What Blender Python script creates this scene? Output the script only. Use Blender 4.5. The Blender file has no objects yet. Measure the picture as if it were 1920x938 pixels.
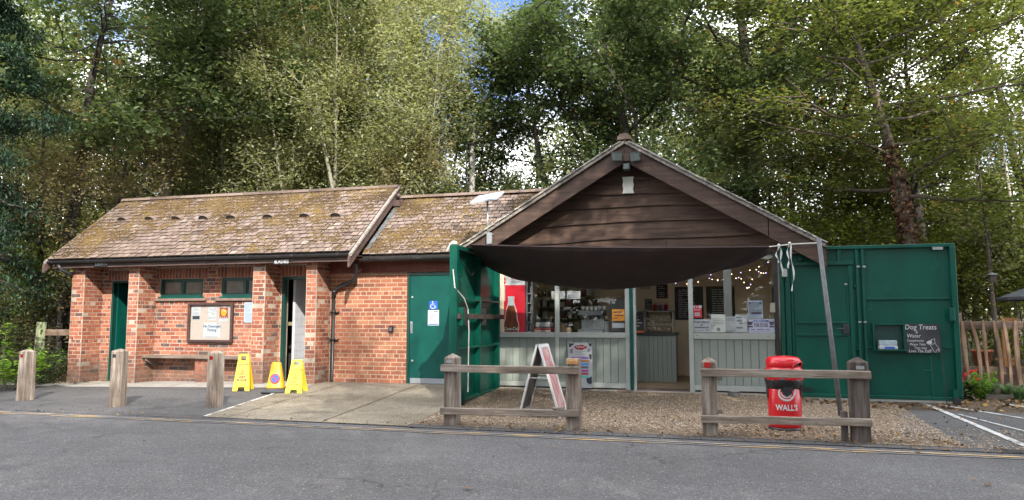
import bpy, bmesh, math, random
import numpy as np
from mathutils import Vector, Matrix, noise as mnoise
R = random.Random(7)
S = bpy.context.scene
C = S.collection
# ------------------------------------------------------------------ camera
# World axes follow the buildings: X runs along the fronts, Y goes back into them.
F, PITCH, YAW, EYE = 1387.0, math.radians(5.4), math.radians(16.0), 1.13
cam_d = bpy.data.cameras.new('camera'); cam = bpy.data.objects.new('camera', cam_d); C.objects.link(cam)
cam.location = (0, 0, EYE)
cam.rotation_euler = (math.radians(90) + PITCH, 0, YAW)
cam_d.sensor_width = 36.0; cam_d.lens = 36.0 * F / 1920.0
cam_d.clip_start = 0.05; cam_d.clip_end = 2000
S.camera = cam
# ------------------------------------------------------------------ sky, sun, exposure
SUN_AZ, SUN_EL = math.radians(31), math.radians(33.5)
sv = Vector((math.sin(SUN_AZ) * math.cos(SUN_EL), -math.cos(SUN_AZ) * math.cos(SUN_EL), math.sin(SUN_EL)))
W = bpy.data.worlds.new('World'); S.world = W; W.use_nodes = True
wn = W.node_tree.nodes; wl = W.node_tree.links
bg = wn['Background']; bg.inputs[1].default_value = 0.15
sky = wn.new('ShaderNodeTexSky'); sky.sky_type = 'NISHITA'; sky.sun_disc = False
sky.sun_elevation = SUN_EL; sky.sun_rotation = math.atan2(sv.x, sv.y)
sky.air_density = 1.0; sky.dust_density = 0.2; sky.ozone_density = 3.0
tc = wn.new('ShaderNodeTexCoord')
mp = wn.new('ShaderNodeMapping'); mp.inputs['Scale'].default_value = (1, 1, 2.0); mp.inputs['Location'].default_value = (5.2, 1.1, 0.6)
cn = wn.new('ShaderNodeTexNoise'); cn.inputs['Scale'].default_value = 2.3; cn.inputs['Detail'].default_value = 6; cn.inputs['Roughness'].default_value = 0.55
cr = wn.new('ShaderNodeValToRGB'); cr.color_ramp.elements[0].position = 0.40; cr.color_ramp.elements[1].position = 0.56
mx = wn.new('ShaderNodeMix'); mx.data_type = 'RGBA'
mx.inputs['B'].default_value = (9.6, 9.8, 10.0, 1)
wl.new(tc.outputs['Generated'], mp.inputs[0]); wl.new(mp.outputs[0], cn.inputs['Vector']); wl.new(cn.outputs['Fac'], cr.inputs[0])
tint = wn.new('ShaderNodeMix'); tint.data_type = 'RGBA'; tint.blend_type = 'MULTIPLY'; tint.inputs['Factor'].default_value = 1; tint.inputs['B'].default_value = (.33, .35, .46, 1)
wl.new(sky.outputs[0], tint.inputs['A']); wl.new(cr.outputs[0], mx.inputs['Factor']); wl.new(tint.outputs['Result'], mx.inputs['A']); wl.new(mx.outputs['Result'], bg.inputs[0])
sun_d = bpy.data.lights.new('sun', 'SUN'); sun_d.energy = 2.05; sun_d.angle = math.radians(0.5); sun_d.color = (1.0, 0.94, 0.84)
sun = bpy.data.objects.new('sun', sun_d); C.objects.link(sun)
sun.rotation_euler = sv.to_track_quat('Z', 'Y').to_euler()
S.view_settings.view_transform = 'Standard'; S.view_settings.look = 'None'
S.view_settings.exposure = 2.0; S.view_settings.gamma = 1.0
# ------------------------------------------------------------------ placing helpers
cp, sp, cy_, sy_ = math.cos(PITCH), math.sin(PITCH), math.cos(YAW), math.sin(YAW)
def ray(u, v):
    a, b = u - 960.0, 469.0 - v
    D, z = F * cp - b * sp, b * cp + F * sp
    return Vector((a * cy_ - D * sy_, D * cy_ + a * sy_, z))
def P(u, v, Y):                      # the point of the wall plane Y that stands at this spot of the view
    d = ray(u, v); t = Y / d.y
    return Vector((d.x * t, Y, EYE + d.z * t))
def G(u, v, z=-0.15):                # the point at height z
    d = ray(u, v); t = (z - EYE) / d.z
    return Vector((d.x * t, d.y * t, z))
def UD(u, D):                        # ground position at camera depth D
    l = (u - 960.0) / 1393.0 * D
    return Vector((l * cy_ - D * sy_, D * cy_ + l * sy_, 0))
def PX(u, v, X):
    d = ray(u, v); t = X / d.x
    return Vector((X, d.y * t, EYE + d.z * t))
def cl(a, lo=0.0, hi=1.0): return max(lo, min(hi, a))
def gz(x, y):
    r = cl((y - 8.3) / 3.5)
    z = -0.15 + 0.15 * r
    z -= 0.10 * cl((-7 - x) / 5) * r
    z -= 0.07 * cl((x - 0.8) / 1.2) * r
    return z
# ------------------------------------------------------------------ materials
MATS = {}
def nt(name):
    m = bpy.data.materials.new(name); m.use_nodes = True
    return m, m.node_tree.nodes, m.node_tree.links, m.node_tree.nodes['Principled BSDF']
def ramp(n, stops):
    r = n.new('ShaderNodeValToRGB'); e = r.color_ramp.elements
    e[0].position, e[0].color = stops[0][0], (*stops[0][1], 1)
    e[1].position, e[1].color = stops[-1][0], (*stops[-1][1], 1)
    for p, c in stops[1:-1]:
        k = e.new(p); k.color = (*c, 1)
    return r
def pos(n, l, scale=(1, 1, 1)):
    g = n.new('ShaderNodeNewGeometry'); m = n.new('ShaderNodeMapping'); m.inputs['Scale'].default_value = scale
    l.new(g.outputs['Position'], m.inputs[0]); return m.outputs[0]
def noise(n, l, vec, scale, detail=5, rough=0.6):
    t = n.new('ShaderNodeTexNoise'); t.inputs['Scale'].default_value = scale
    t.inputs['Detail'].default_value = detail; t.inputs['Roughness'].default_value = rough
    l.new(vec, t.inputs['Vector']); return t.outputs['Fac']
def mixc(n, l, fac, a, b, mode='MIX'):
    m = n.new('ShaderNodeMix'); m.data_type = 'RGBA'; m.blend_type = mode
    if isinstance(fac, (int, float)): m.inputs['Factor'].default_value = fac
    else: l.new(fac, m.inputs['Factor'])
    for k, x in (('A', a), ('B', b)):
        if isinstance(x, tuple): m.inputs[k].default_value = (*x, 1)
        else: l.new(x, m.inputs[k])
    return m.outputs['Result']
def bumpn(n, l, h, strength, dist, bs, prev=None):
    b = n.new('ShaderNodeBump'); b.inputs['Strength'].default_value = strength; b.inputs['Distance'].default_value = dist
    l.new(h, b.inputs['Height'])
    if prev: l.new(prev, b.inputs['Normal'])
    l.new(b.outputs[0], bs.inputs['Normal']); return b.outputs[0]
def steps(n, l, fac, a, b):
    r = n.new('ShaderNodeMapRange'); r.inputs[1].default_value = a; r.inputs[2].default_value = b
    l.new(fac, r.inputs[0]); return r.outputs[0]
def mat(name, c1, c2=None, scale=6, rough=0.6, bump=0.0, bscale=80, metal=0, stretch=(1, 1, 1), dirt=None, dscale=2.5, damt=0.5, spec=None, coat=0, rust=None, damp=False):
    if name in MATS: return MATS[name]
    m, n, l, b = nt(name)
    v = pos(n, l, stretch)
    c2 = c2 or tuple(x * 0.8 for x in c1)
    col = mixc(n, l, steps(n, l, noise(n, l, v, scale), 0.3, 0.7), c1, c2)
    if dirt:
        d = steps(n, l, noise(n, l, pos(n, l), dscale, 8, 0.7), 0.62 - damt * 0.3, 0.75)
        col = mixc(n, l, d, col, dirt)
    if rust: col = mixc(n, l, steps(n, l, noise(n, l, pos(n, l, (1, 1, .35)), 7, 10, .8), .625, .69), col, rust)
    if damp: col = dampen(n, l, col)
    l.new(col, b.inputs['Base Color'])
    b.inputs['Roughness'].default_value = rough; b.inputs['Metallic'].default_value = metal
    if spec is not None: b.inputs['Specular IOR Level'].default_value = spec
    if coat: b.inputs['Coat Weight'].default_value = coat
    if bump: bumpn(n, l, noise(n, l, v, bscale, 4), bump, 0.01, b)
    MATS[name] = m; return m
def dampen(n, l, col):
    # damp and algae creeping up from the ground with a ragged edge
    g = n.new('ShaderNodeNewGeometry'); s = n.new('ShaderNodeSeparateXYZ'); l.new(g.outputs['Position'], s.inputs[0])
    nz = noise(n, l, pos(n, l, (1, 1, .6)), 2.4, 8, .7); a = n.new('ShaderNodeMath'); a.operation = 'MULTIPLY_ADD'; a.inputs[1].default_value = -1.6; l.new(nz, a.inputs[0]); l.new(s.outputs['Z'], a.inputs[2])
    f = n.new('ShaderNodeMapRange'); f.inputs[1].default_value = -.22; f.inputs[2].default_value = -.72; f.inputs[4].default_value = .8; l.new(a.outputs[0], f.inputs[0])
    return mixc(n, l, f.outputs[0], col, mixc(n, l, .55, mixc(n, l, 1.0, col, (.42, .42, .42), 'MULTIPLY'), (.13, .105, .085)))
def wood(name, c1, c2, c3, axis='z', rough=0.85, bump=0.5, grain=22):
    if name in MATS: return MATS[name]
    m, n, l, b = nt(name)
    st = {'z': (1, 1, .07), 'x': (.07, 1, 1), 'y': (1, .07, 1)}[axis]
    v = pos(n, l, st); g1 = noise(n, l, v, grain, 8, 0.65); g2 = noise(n, l, v, grain * 3.3, 4)
    big = noise(n, l, pos(n, l), 2.2, 4)
    r = ramp(n, [(0.32, c1), (0.5, c2), (0.66, c3)]); l.new(g1, r.inputs[0])
    col = mixc(n, l, steps(n, l, big, .4, .65), r.outputs[0], mixc(n, l, 1.0, r.outputs[0], (.7, .66, .62), 'MULTIPLY'))
    crack = steps(n, l, g2, .36, .30)
    col = mixc(n, l, crack, col, tuple(x * .35 for x in c1))
    l.new(col, b.inputs['Base Color']); b.inputs['Roughness'].default_value = rough
    bumpn(n, l, g1, bump, .012, b); MATS[name] = m; return m
def toned(name, stops, rough=.85, bump=.4, bscale=50, over=None, oscale=1.2, o_lo=.55, o_hi=.7, over2=None, o2scale=9, damp=False):
    """colour from the per-face attribute 'tone', plus patches of stain"""
    m, n, l, b = nt(name)
    a = n.new('ShaderNodeAttribute'); a.attribute_name = 'tone'
    r = ramp(n, stops); l.new(a.outputs['Fac'], r.inputs[0]); col = r.outputs[0]
    p = pos(n, l)
    col = mixc(n, l, steps(n, l, noise(n, l, p, 45, 4), .35, .7), col, mixc(n, l, 1.0, col, (.68, .66, .64), 'MULTIPLY'))
    if over: col = mixc(n, l, steps(n, l, noise(n, l, p, oscale, 9, .72), o_lo, o_hi), col, over)
    if over2: col = mixc(n, l, steps(n, l, noise(n, l, p, o2scale, 6, .7), .60, .68), col, over2)
    if damp: col = dampen(n, l, col)
    l.new(col, b.inputs['Base Color']); b.inputs['Roughness'].default_value = rough
    b.inputs['Specular IOR Level'].default_value = .25
    bumpn(n, l, noise(n, l, p, bscale, 5), bump, .01, b)
    MATS[name] = m; return m
def leafmat(name, stops, trans=.45, rough=.55):
    m, n, l, b = nt(name)
    a = n.new('ShaderNodeAttribute'); a.attribute_name = 'tone'
    r = ramp(n, stops); l.new(a.outputs['Fac'], r.inputs[0])
    l.new(r.outputs[0], b.inputs['Base Color']); b.inputs['Roughness'].default_value = rough; b.inputs['Specular IOR Level'].default_value = .3
    t = n.new('ShaderNodeBsdfTranslucent'); l.new(mixc(n, l, 1.0, r.outputs[0], (1.25, 1.25, .7), 'MULTIPLY'), t.inputs[0])
    s = n.new('ShaderNodeMixShader'); s.inputs[0].default_value = trans
    l.new(b.outputs[0], s.inputs[1]); l.new(t.outputs[0], s.inputs[2]); l.new(s.outputs[0], n['Material Output'].inputs[0])
    MATS[name] = m; return m
# ------------------------------------------------------------------ mesh builder
ORG = {}
class MB:
    def __init__(s, M=None): s.v = []; s.f = []; s.t = []; s.M = M
    def add(s, vs, fs, tone=0.5):
        k = len(s.v)
        for p in vs:
            p = Vector(p); s.v.append(s.M @ p if s.M else p)
        for f in fs: s.f.append(tuple(k + i for i in f)); s.t.append(tone)
        return s
    def box(s, a, b, tone=.5, rot=None):
        (x0, y0, z0), (x1, y1, z1) = a, b
        x0, x1 = min(x0, x1), max(x0, x1); y0, y1 = min(y0, y1), max(y0, y1); z0, z1 = min(z0, z1), max(z0, z1)
        vs = [Vector(p) for p in ((x0,y0,z0),(x1,y0,z0),(x1,y1,z0),(x0,y1,z0),(x0,y0,z1),(x1,y0,z1),(x1,y1,z1),(x0,y1,z1))]
        if rot is not None:
            c = Vector(((x0+x1)/2, (y0+y1)/2, (z0+z1)/2)); vs = [c + rot @ (p - c) for p in vs]
        return s.add(vs, [(0,3,2,1),(4,5,6,7),(0,1,5,4),(1,2,6,5),(2,3,7,6),(3,0,4,7)], tone)
    def tube(s, pts, rad, n=8, cap=True, tone=.5):
        pts = [Vector(p) for p in pts]
        if not hasattr(rad, '__len__'): rad = [rad] * len(pts)
        vs = []; ref = Vector((.12, .2, 1))
        for i, p in enumerate(pts):
            d = (pts[min(i+1, len(pts)-1)] - pts[max(i-1, 0)]).normalized()
            u = d.cross(ref); u = u.normalized() if u.length > .05 else d.cross(Vector((1, 0, 0))).normalized()
            w = d.cross(u)
            for k in range(n):
                a = 2*math.pi*k/n; vs.append(p + (u*math.cos(a) + w*math.sin(a)) * rad[i])
        fs = []
        for i in range(len(pts)-1):
            for k in range(n):
                a, b = i*n+k, i*n+(k+1) % n; fs.append((a, b, b+n, a+n))
        if cap: fs.append(tuple(range(n-1, -1, -1))); fs.append(tuple(len(vs)-n+k for k in range(n)))
        return s.add(vs, fs, tone)
    def lathe(s, prof, c=(0, 0, 0), n=24, tone=.5, sq=None):
        vs = []; c = Vector(c)
        for r, z in prof:
            for k in range(n):
                a = 2*math.pi*k/n; x, y = math.cos(a), math.sin(a)
                if sq: q = (abs(x)**sq + abs(y)**sq) ** (-1/sq); x *= q; y *= q
                vs.append(c + Vector((r*x, r*y, z)))
        fs = []
        for i in range(len(prof)-1):
            for k in range(n):
                a, b = i*n+k, i*n+(k+1) % n; fs.append((a, b, b+n, a+n))
        if prof[0][0] > 1e-4: fs.append(tuple(range(n-1, -1, -1)))
        if prof[-1][0] > 1e-4: fs.append(tuple(len(vs)-n+k for k in range(n)))
        return s.add(vs, fs, tone)
    def prism(s, poly, y0, y1, tone=.5):     # poly in (x,z), extruded from y0 to y1
        n = len(poly); vs = [(x, y0, z) for x, z in poly] + [(x, y1, z) for x, z in poly]
        ar = sum(poly[i][0]*poly[(i+1) % n][1] - poly[(i+1) % n][0]*poly[i][1] for i in range(n))
        if (ar < 0) != (y1 < y0): poly = None
        fr, bk = tuple(range(n)), tuple(range(2*n-1, n-1, -1))
        sd = [(i, i+n, (i+1) % n+n, (i+1) % n) for i in range(n)]
        if poly is None: fr, bk, sd = fr[::-1], bk[::-1], [f[::-1] for f in sd]
        return s.add(vs, [fr, bk] + sd, tone)
    def sphere(s, c, r, n=8, m=6, tone=.5, sc=(1, 1, 1)):
        prof = [(r*math.sin(math.pi*i/m), -r*math.cos(math.pi*i/m)) for i in range(m+1)]
        k = len(s.v); M = s.M; s.M = None; s.lathe(prof, (0, 0, 0), n, tone); s.M = M
        for i in range(k, len(s.v)):
            p = s.v[i]; p = Vector((p.x*sc[0], p.y*sc[1], p.z*sc[2])) + Vector(c); s.v[i] = M @ p if M else p
        return s
    def build(s, name, m, parent=None, smooth=False, bevel=0, label=None, kind=None, seg=1):
        if not s.v: return None
        c = sum(s.v, Vector()) / len(s.v)
        if parent is None: c.z = min(p.z for p in s.v)
        me = bpy.data.meshes.new(name); me.from_pydata([p - c for p in s.v], [], s.f)
        at = me.attributes.new('tone', 'FLOAT', 'FACE'); at.data.foreach_set('value', s.t)
        for x in (m if isinstance(m, (list, tuple)) else [m]): me.materials.append(x)
        if smooth: me.shade_smooth()
        o = bpy.data.objects.new(name, me); C.objects.link(o); place(o, c, parent)
        if bevel:
            b = o.modifiers.new('bevel', 'BEVEL'); b.width = bevel; b.segments = seg; b.limit_method = 'ANGLE'
            if smooth: me.set_sharp_from_angle(angle=math.radians(40))
        if label: o['label'] = label
        if kind: o['kind'] = kind
        return o
def place(o, w, parent=None):
    ORG[o.name] = Vector(w)
    if parent is not None: o.parent = parent; o.location = Vector(w) - ORG[parent.name]
    else: o.location = w
def thing(name, label, cat, loc, group=None, rz=0):
    o = bpy.data.objects.new(name, None); C.objects.link(o); o.empty_display_size = .1
    place(o, loc); o['label'] = label; o['category'] = cat
    if group: o['group'] = group
    return o
def tag(o, label, cat, group=None, kind=None):
    o['label'] = label
    if cat: o['category'] = cat
    if group: o['group'] = group
    if kind: o['kind'] = kind
    return o
def copy_tree(o, loc=None, parent=None):
    c = o.copy(); C.objects.link(c)
    if parent is not None: c.parent = parent
    if loc is not None: c.location = loc; ORG[c.name] = Vector(loc)
    for ch in list(o.children): copy_tree(ch, None, c)
    return c
def leafmesh(name, m, cen, size, tone, up=.5, aspect=1.6, droop=0., seed=0, fold=True):
    """n small leaf-shaped faces (a bent quad each) at the points cen"""
    n = len(cen); rg = np.random.RandomState(seed)
    nrm = rg.normal(size=(n, 3)); nrm[:, 2] = np.abs(nrm[:, 2]) + up * 2; nrm /= np.linalg.norm(nrm, axis=1)[:, None]
    t = rg.normal(size=(n, 3)); t[:, 2] -= droop * 3; t -= (t*nrm).sum(1)[:, None]*nrm; t /= np.linalg.norm(t, axis=1)[:, None] + 1e-9
    b = np.cross(nrm, t); s = (size * rg.uniform(.6, 1.3, n))[:, None]
    v = np.empty((n, 4, 3)); v[:, 0] = cen - t*s*.5; v[:, 2] = cen + t*s*.5
    off = nrm * s * .12 if fold else 0
    v[:, 1] = cen + b*s*.5/aspect + off - t*s*.06; v[:, 3] = cen - b*s*.5/aspect + off - t*s*.06
    me = bpy.data.meshes.new(name); me.vertices.add(4*n); me.vertices.foreach_set('co', v.reshape(-1).astype(np.float32))
    me.loops.add(4*n); me.loops.foreach_set('vertex_index', np.arange(4*n, dtype=np.int32))
    me.polygons.add(n); me.polygons.foreach_set('loop_start', np.arange(0, 4*n, 4, dtype=np.int32)); me.polygons.foreach_set('loop_total', np.full(n, 4, dtype=np.int32))
    at = me.attributes.new('tone', 'FLOAT', 'FACE'); at.data.foreach_set('value', np.clip(tone, 0, 1).astype(np.float32))
    me.materials.append(m); me.update(calc_edges=True); return me
def linkmesh(name, me, w, parent=None):
    o = bpy.data.objects.new(name, me); C.objects.link(o); place(o, w, parent); return o
def text(s, size, loc, m, parent, name='lettering', rot=None, align='CENTER', sx=1.0, off=0.0, shear=0.0, depth=.0015, bold=0.0):
    cu = bpy.data.curves.new('t', 'FONT'); cu.body = s; cu.size = size; cu.align_x = align; cu.align_y = 'CENTER'
    cu.extrude = depth / 2; cu.shear = shear; cu.offset = bold; cu.resolution_u = 2; cu.space_line = .95
    o = bpy.data.objects.new('t', cu); C.objects.link(o)
    dg = bpy.context.evaluated_depsgraph_get(); me = bpy.data.meshes.new_from_object(o.evaluated_get(dg))
    bpy.data.objects.remove(o); bpy.data.curves.remove(cu)
    Mx = (rot or Matrix.Rotation(math.radians(90), 3, 'X')).to_4x4() @ Matrix.Diagonal((sx, 1, 1, 1))
    me.transform(Mx); me.name = name; me.materials.clear(); me.materials.append(m)
    o = bpy.data.objects.new(name, me); C.objects.link(o); place(o, loc, parent); return o
# ------------------------------------------------------------------ palette
M_mortar = mat('mortar', (.52, .40, .29), (.40, .305, .215), 5, .95, .5, 90, dirt=(.20, .15, .11), dscale=1.6)
M_mortar_old = mat('mortar_old', (.52, .42, .335), (.36, .28, .215), 6, .95, .7, 60, dirt=(.18, .14, .11), dscale=1.3, damp=True)
B_ST = [(0, (.09, .075, .075)), (.12, (.17, .075, .06)), (.35, (.27, .085, .055)), (.7, (.38, .125, .07)), (1, (.45, .19, .11))]
M_brick_old = toned('brick_old', B_ST, over=(.38, .24, .18), oscale=2.6, o_lo=.54, o_hi=.78, over2=(.52, .42, .35), o2scale=26, damp=True)
M_brick = toned('brick_newer', [(0, (.20, .085, .065)), (.3, (.31, .11, .065)), (.75, (.38, .14, .08)), (1, (.43, .20, .11))], over=(.46, .22, .12), oscale=1.5, o_lo=.6, o_hi=.8)
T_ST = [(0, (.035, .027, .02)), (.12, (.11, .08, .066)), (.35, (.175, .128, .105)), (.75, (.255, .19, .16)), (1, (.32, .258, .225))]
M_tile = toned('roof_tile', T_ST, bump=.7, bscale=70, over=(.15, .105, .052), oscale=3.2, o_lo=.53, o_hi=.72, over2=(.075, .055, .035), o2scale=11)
M_tile_grey = toned('roof_tile_lichen', [(0, (.13, .11, .10)), (.5, (.26, .24, .22)), (1, (.42, .40, .36))], bump=.7, bscale=60, over=(.46, .44, .38), oscale=12, o_lo=.5, o_hi=.6)
M_moss = toned('moss', [(0, (.04, .027, .014)), (.5, (.12, .075, .028)), (1, (.24, .165, .05))], bump=.6, bscale=120)
M_felt = mat('roof_felt', (.03, .025, .022), rough=.95)
M_black = mat('black_plastic', (.018, .018, .02), (.03, .03, .032), 9, .38, dirt=(.09, .085, .08), dscale=6, damt=.2)
M_fascia = wood('fascia_wood', (.065, .04, .034), (.10, .062, .053), (.14, .09, .078), 'x', .7, .25)
M_soffit = wood('red_board', (.09, .022, .012), (.15, .035, .018), (.19, .05, .028), 'z', .7, .25, 30)
M_verge = mat('verge_cement', (.24, .205, .175), (.14, .115, .10), 14, .95, .6, 50, dirt=(.42, .40, .36), dscale=20)
M_lead = mat('lead_grey', (.13, .14, .145), (.08, .085, .09), 10, .6, .3)
M_green = mat('green_paint', (.003, .075, .058), (.002, .052, .042), 3, .42, .06, 30, dirt=(.006, .095, .075), dscale=1.7, damt=.3, spec=.25, rust=(.05, .06, .04))
M_green_d = mat('green_paint_dark', (.004, .05, .038), (.003, .035, .028), 3, .4, .1, 30)
M_gate = mat('gate_paint', (.0028, .082, .054), (.0018, .044, .032), 1.8, .34, .3, 4, stretch=(1, 1, .35), dirt=(.006, .10, .07), dscale=3, damt=.1, spec=.25, rust=(.07, .045, .03))
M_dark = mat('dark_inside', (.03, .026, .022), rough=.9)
M_glass_brown = mat('frosted_pane', (.12, .095, .075), (.20, .17, .14), 5, .25)
M_sill = mat('stone_sill', (.25, .17, .14), (.16, .11, .09), 12, .9, .4)
M_white = mat('white_paint', (.60, .60, .585), (.52, .52, .50), 6, .5)
M_paper = mat('paper', (.44, .455, .47), (.39, .405, .42), 8, .7)
M_paper_blue = mat('paper_bluish', (.36, .43, .54), (.31, .37, .47), 8, .6)
M_ink = mat('ink', (.03, .035, .05), rough=.7)
M_ink_grey = mat('ink_grey', (.22, .23, .25), rough=.7)
M_steel = mat('steel', (.42, .43, .43), (.30, .31, .31), 20, .4, metal=.7)
M_tilew = mat('white_wall_tile', (.55, .56, .60), (.48, .49, .52), 6, .25)
M_cream = mat('cream_wall', (.82, .70, .52), (.75, .63, .46), 3, .8, .2, 60)
M_sage = mat('sage_board', (.27, .30, .265), (.235, .265, .235), 4, .5, .08, 40, stretch=(1, 1, .3), dirt=(.22, .22, .18), dscale=2.2, damt=-.05)
M_offwhite = mat('offwhite_frame', (.40, .42, .385), (.34, .355, .33), 5, .5, dirt=(.25, .24, .2), dscale=5, damt=0)
M_gable = wood('gable_board', (.034, .018, .011), (.075, .041, .027), (.120, .070, .046), 'x', .8, .9, 16)
M_barge = wood('barge_board', (.040, .021, .014), (.068, .037, .025), (.105, .062, .042), 'x', .72, .4, 20)
M_chalk = mat('chalk', (.62, .62, .60), rough=.95)
M_slate = mat('blackboard', (.022, .022, .026), (.045, .045, .05), 4, .75)
M_red = mat('red_plastic', (.62, .008, .016), (.52, .006, .012), 3, .28, coat=.3)
M_yellow = mat('yellow_plastic', (.60, .385, .006), (.53, .33, .005), 5, .45, dirt=(.42, .27, .05), dscale=14, damt=.25)
M_lemon = mat('lemon_plastic', (.56, .52, .04), (.48, .44, .035), 5, .45, dirt=(.46, .40, .12), dscale=14, damt=.25)
M_orange = mat('orange_ink', (.75, .17, .02), rough=.6)
M_blue = mat('blue_ink', (.015, .10, .50), rough=.5)
M_aw = mat('awning_cloth', (.020, .010, .011), (.030, .016, .017), 3, .75, .3, 200)
def glassmat():
    m, n, l, b = nt('window_glass'); n.remove(b)
    t = n.new('ShaderNodeBsdfTransparent'); t.inputs[0].default_value = (.985, .99, .985, 1)
    g = n.new('ShaderNodeBsdfGlossy'); g.inputs['Roughness'].default_value = .02
    f = n.new('ShaderNodeFresnel'); f.inputs[0].default_value = 1.52
    gg = n.new('ShaderNodeNewGeometry'); k = n.new('ShaderNodeMath'); k.operation = 'SUBTRACT'; k.inputs[0].default_value = 1; l.new(gg.outputs['Backfacing'], k.inputs[1]); k2 = n.new('ShaderNodeMath'); k2.operation = 'MULTIPLY'; l.new(f.outputs[0], k2.inputs[0]); l.new(k.outputs[0], k2.inputs[1])
    s = n.new('ShaderNodeMixShader'); l.new(k2.outputs[0], s.inputs[0]); l.new(t.outputs[0], s.inputs[1]); l.new(g.outputs[0], s.inputs[2])
    l.new(s.outputs[0], n['Material Output'].inputs[0]); return m
M_glass = glassmat()
def emat(name, c, e):
    m, n, l, b = nt(name); b.inputs['Base Color'].default_value = (*c, 1)
    b.inputs['Emission Color'].default_value = (*c, 1); b.inputs['Emission Strength'].default_value = e; return m
# ------------------------------------------------------------------ brickwork
def core(name, axis, fixed, th, a0, a1, z0, z1, ops, m, parent):
    """mortar wall with openings; axis 'x': lies along X with its face at Y=fixed, 'y': along Y with its face at X=fixed (th signed)"""
    As = sorted({a0, a1, *[o[0] for o in ops], *[o[1] for o in ops]}); As = [a for a in As if a0 <= a <= a1]
    b = MB()
    for i in range(len(As)-1):
        s, e = As[i], As[i+1]; mid = (s+e)/2
        segs = [(z0, z1)]
        for o in ops:
            if o[0] < mid < o[1]:
                ns = []
                for q0, q1 in segs:
                    if o[2] > q0: ns.append((q0, min(q1, o[2])))
                    if o[3] < q1: ns.append((max(q0, o[3]), q1))
                segs = ns
        for q0, q1 in segs:
            if axis == 'x': b.box((s, fixed, q0), (e, fixed+th, q1))
            else: b.box((fixed, s, q0), (fixed+th, e, q1))
    return b.build(name, m, parent)
def bricks(out, axis, fixed, sgn, a0, a1, z0, z1, ops=(), H=.075, L=.225, wear=0.0, dark=.06, soldiers=()):
    """brick faces standing 6 mm proud of the mortar. sgn = outward direction of the face"""
    g = .015; r = 0; z = z0
    while z < z1 - .01:
        h = min(H, z1 - z); a = a0 - (L/2 if r % 2 else 0)
        hdr = (r % 5 == 2)
        if hdr: a = a0 - (L/4)
        while a < a1 - .004:
            ln = L/2 if hdr else L
            s, e = max(a, a0), min(a + ln, a1)
            a += ln
            if e - s < .03: continue
            parts = [(s, e)]
            for o in list(ops) + [(q[0], q[1], q[2], q[3]) for q in soldiers]:
                if z + h*.5 > o[2] and z + h*.5 < o[3]:
                    ns = []
                    for p0, p1 in parts:
                        if p1 <= o[0] or p0 >= o[1]: ns.append((p0, p1)); continue
                        if p0 < o[0]: ns.append((p0, o[0]))
                        if p1 > o[1]: ns.append((o[1], p1))
                    parts = ns
            for p0, p1 in parts:
                if p1 - p0 < .03: continue
                t = R.random(); t = R.uniform(0, .12) if t < dark else R.uniform(.28, 1)
                out.append((axis, fixed, sgn, (p0+p1)/2, z + h/2, p1-p0-g, h-g, t, R.uniform(-wear, wear*.6)))
        z += H; r += 1
    for q in soldiers:
        n = max(1, round((q[1]-q[0]) / .075)); w = (q[1]-q[0]) / n
        for i in range(n):
            out.append((axis, fixed, sgn, q[0]+w*(i+.5), (q[2]+q[3])/2, w-g, q[3]-q[2]-g, R.uniform(.2, .8), 0))
BRICK_ME = {}
def emit_bricks(out, m, parent, nmax=300):
    def score(b):
        axis, fx, sg, a, z = b[:5]
        p = Vector((a, fx, z)) if axis == 'x' else Vector((fx, a, z))
        d = p - Vector((0, 0, EYE)); nn = Vector((0, sg, 0)) if axis == 'x' else Vector((sg, 0, 0))
        c = -(d.normalized().dot(nn))
        return c * b[5] / d.length**2
    out = [b for b in out if score(b) > 0]
    out.sort(key=score, reverse=True)
    rest = MB()
    for i, b in enumerate(out):
        axis, fx, sg, a, z, ln, h, t, wr = b
        pr = .0035 + wr
        cx = fx + sg*(pr - .012)
        if i < nmax:
            k = (m.name, axis, int(t*15))
            if k not in BRICK_ME:
                q = MB().box((-.5, -.5, -.5), (.5, .5, .5), (int(t*15)+.5)/15)
                me = bpy.data.meshes.new('brick'); me.from_pydata(q.v, [], q.f)
                me.attributes.new('tone', 'FLOAT', 'FACE').data.foreach_set('value', q.t); me.materials.append(m); BRICK_ME[k] = me
            o = bpy.data.objects.new('brick', BRICK_ME[k]); C.objects.link(o)
            w = (a, cx, z) if axis == 'x' else (cx, a, z)
            place(o, w, parent); o.scale = (ln, .024, h) if axis == 'x' else (.024, ln, h)
            o.rotation_euler = (R.uniform(-.004, .004), R.uniform(-.006, .006), R.uniform(-.004, .004))
        elif axis == 'x': rest.box((a-ln/2, cx-.012, z-h/2), (a+ln/2, cx+.012, z+h/2), t)
        else: rest.box((cx-.012, a-ln/2, z-h/2), (cx+.012, a+ln/2, z+h/2), t)
    rest.build('brickwork', m, parent, kind='stuff')
TILE_ME = {}
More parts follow.
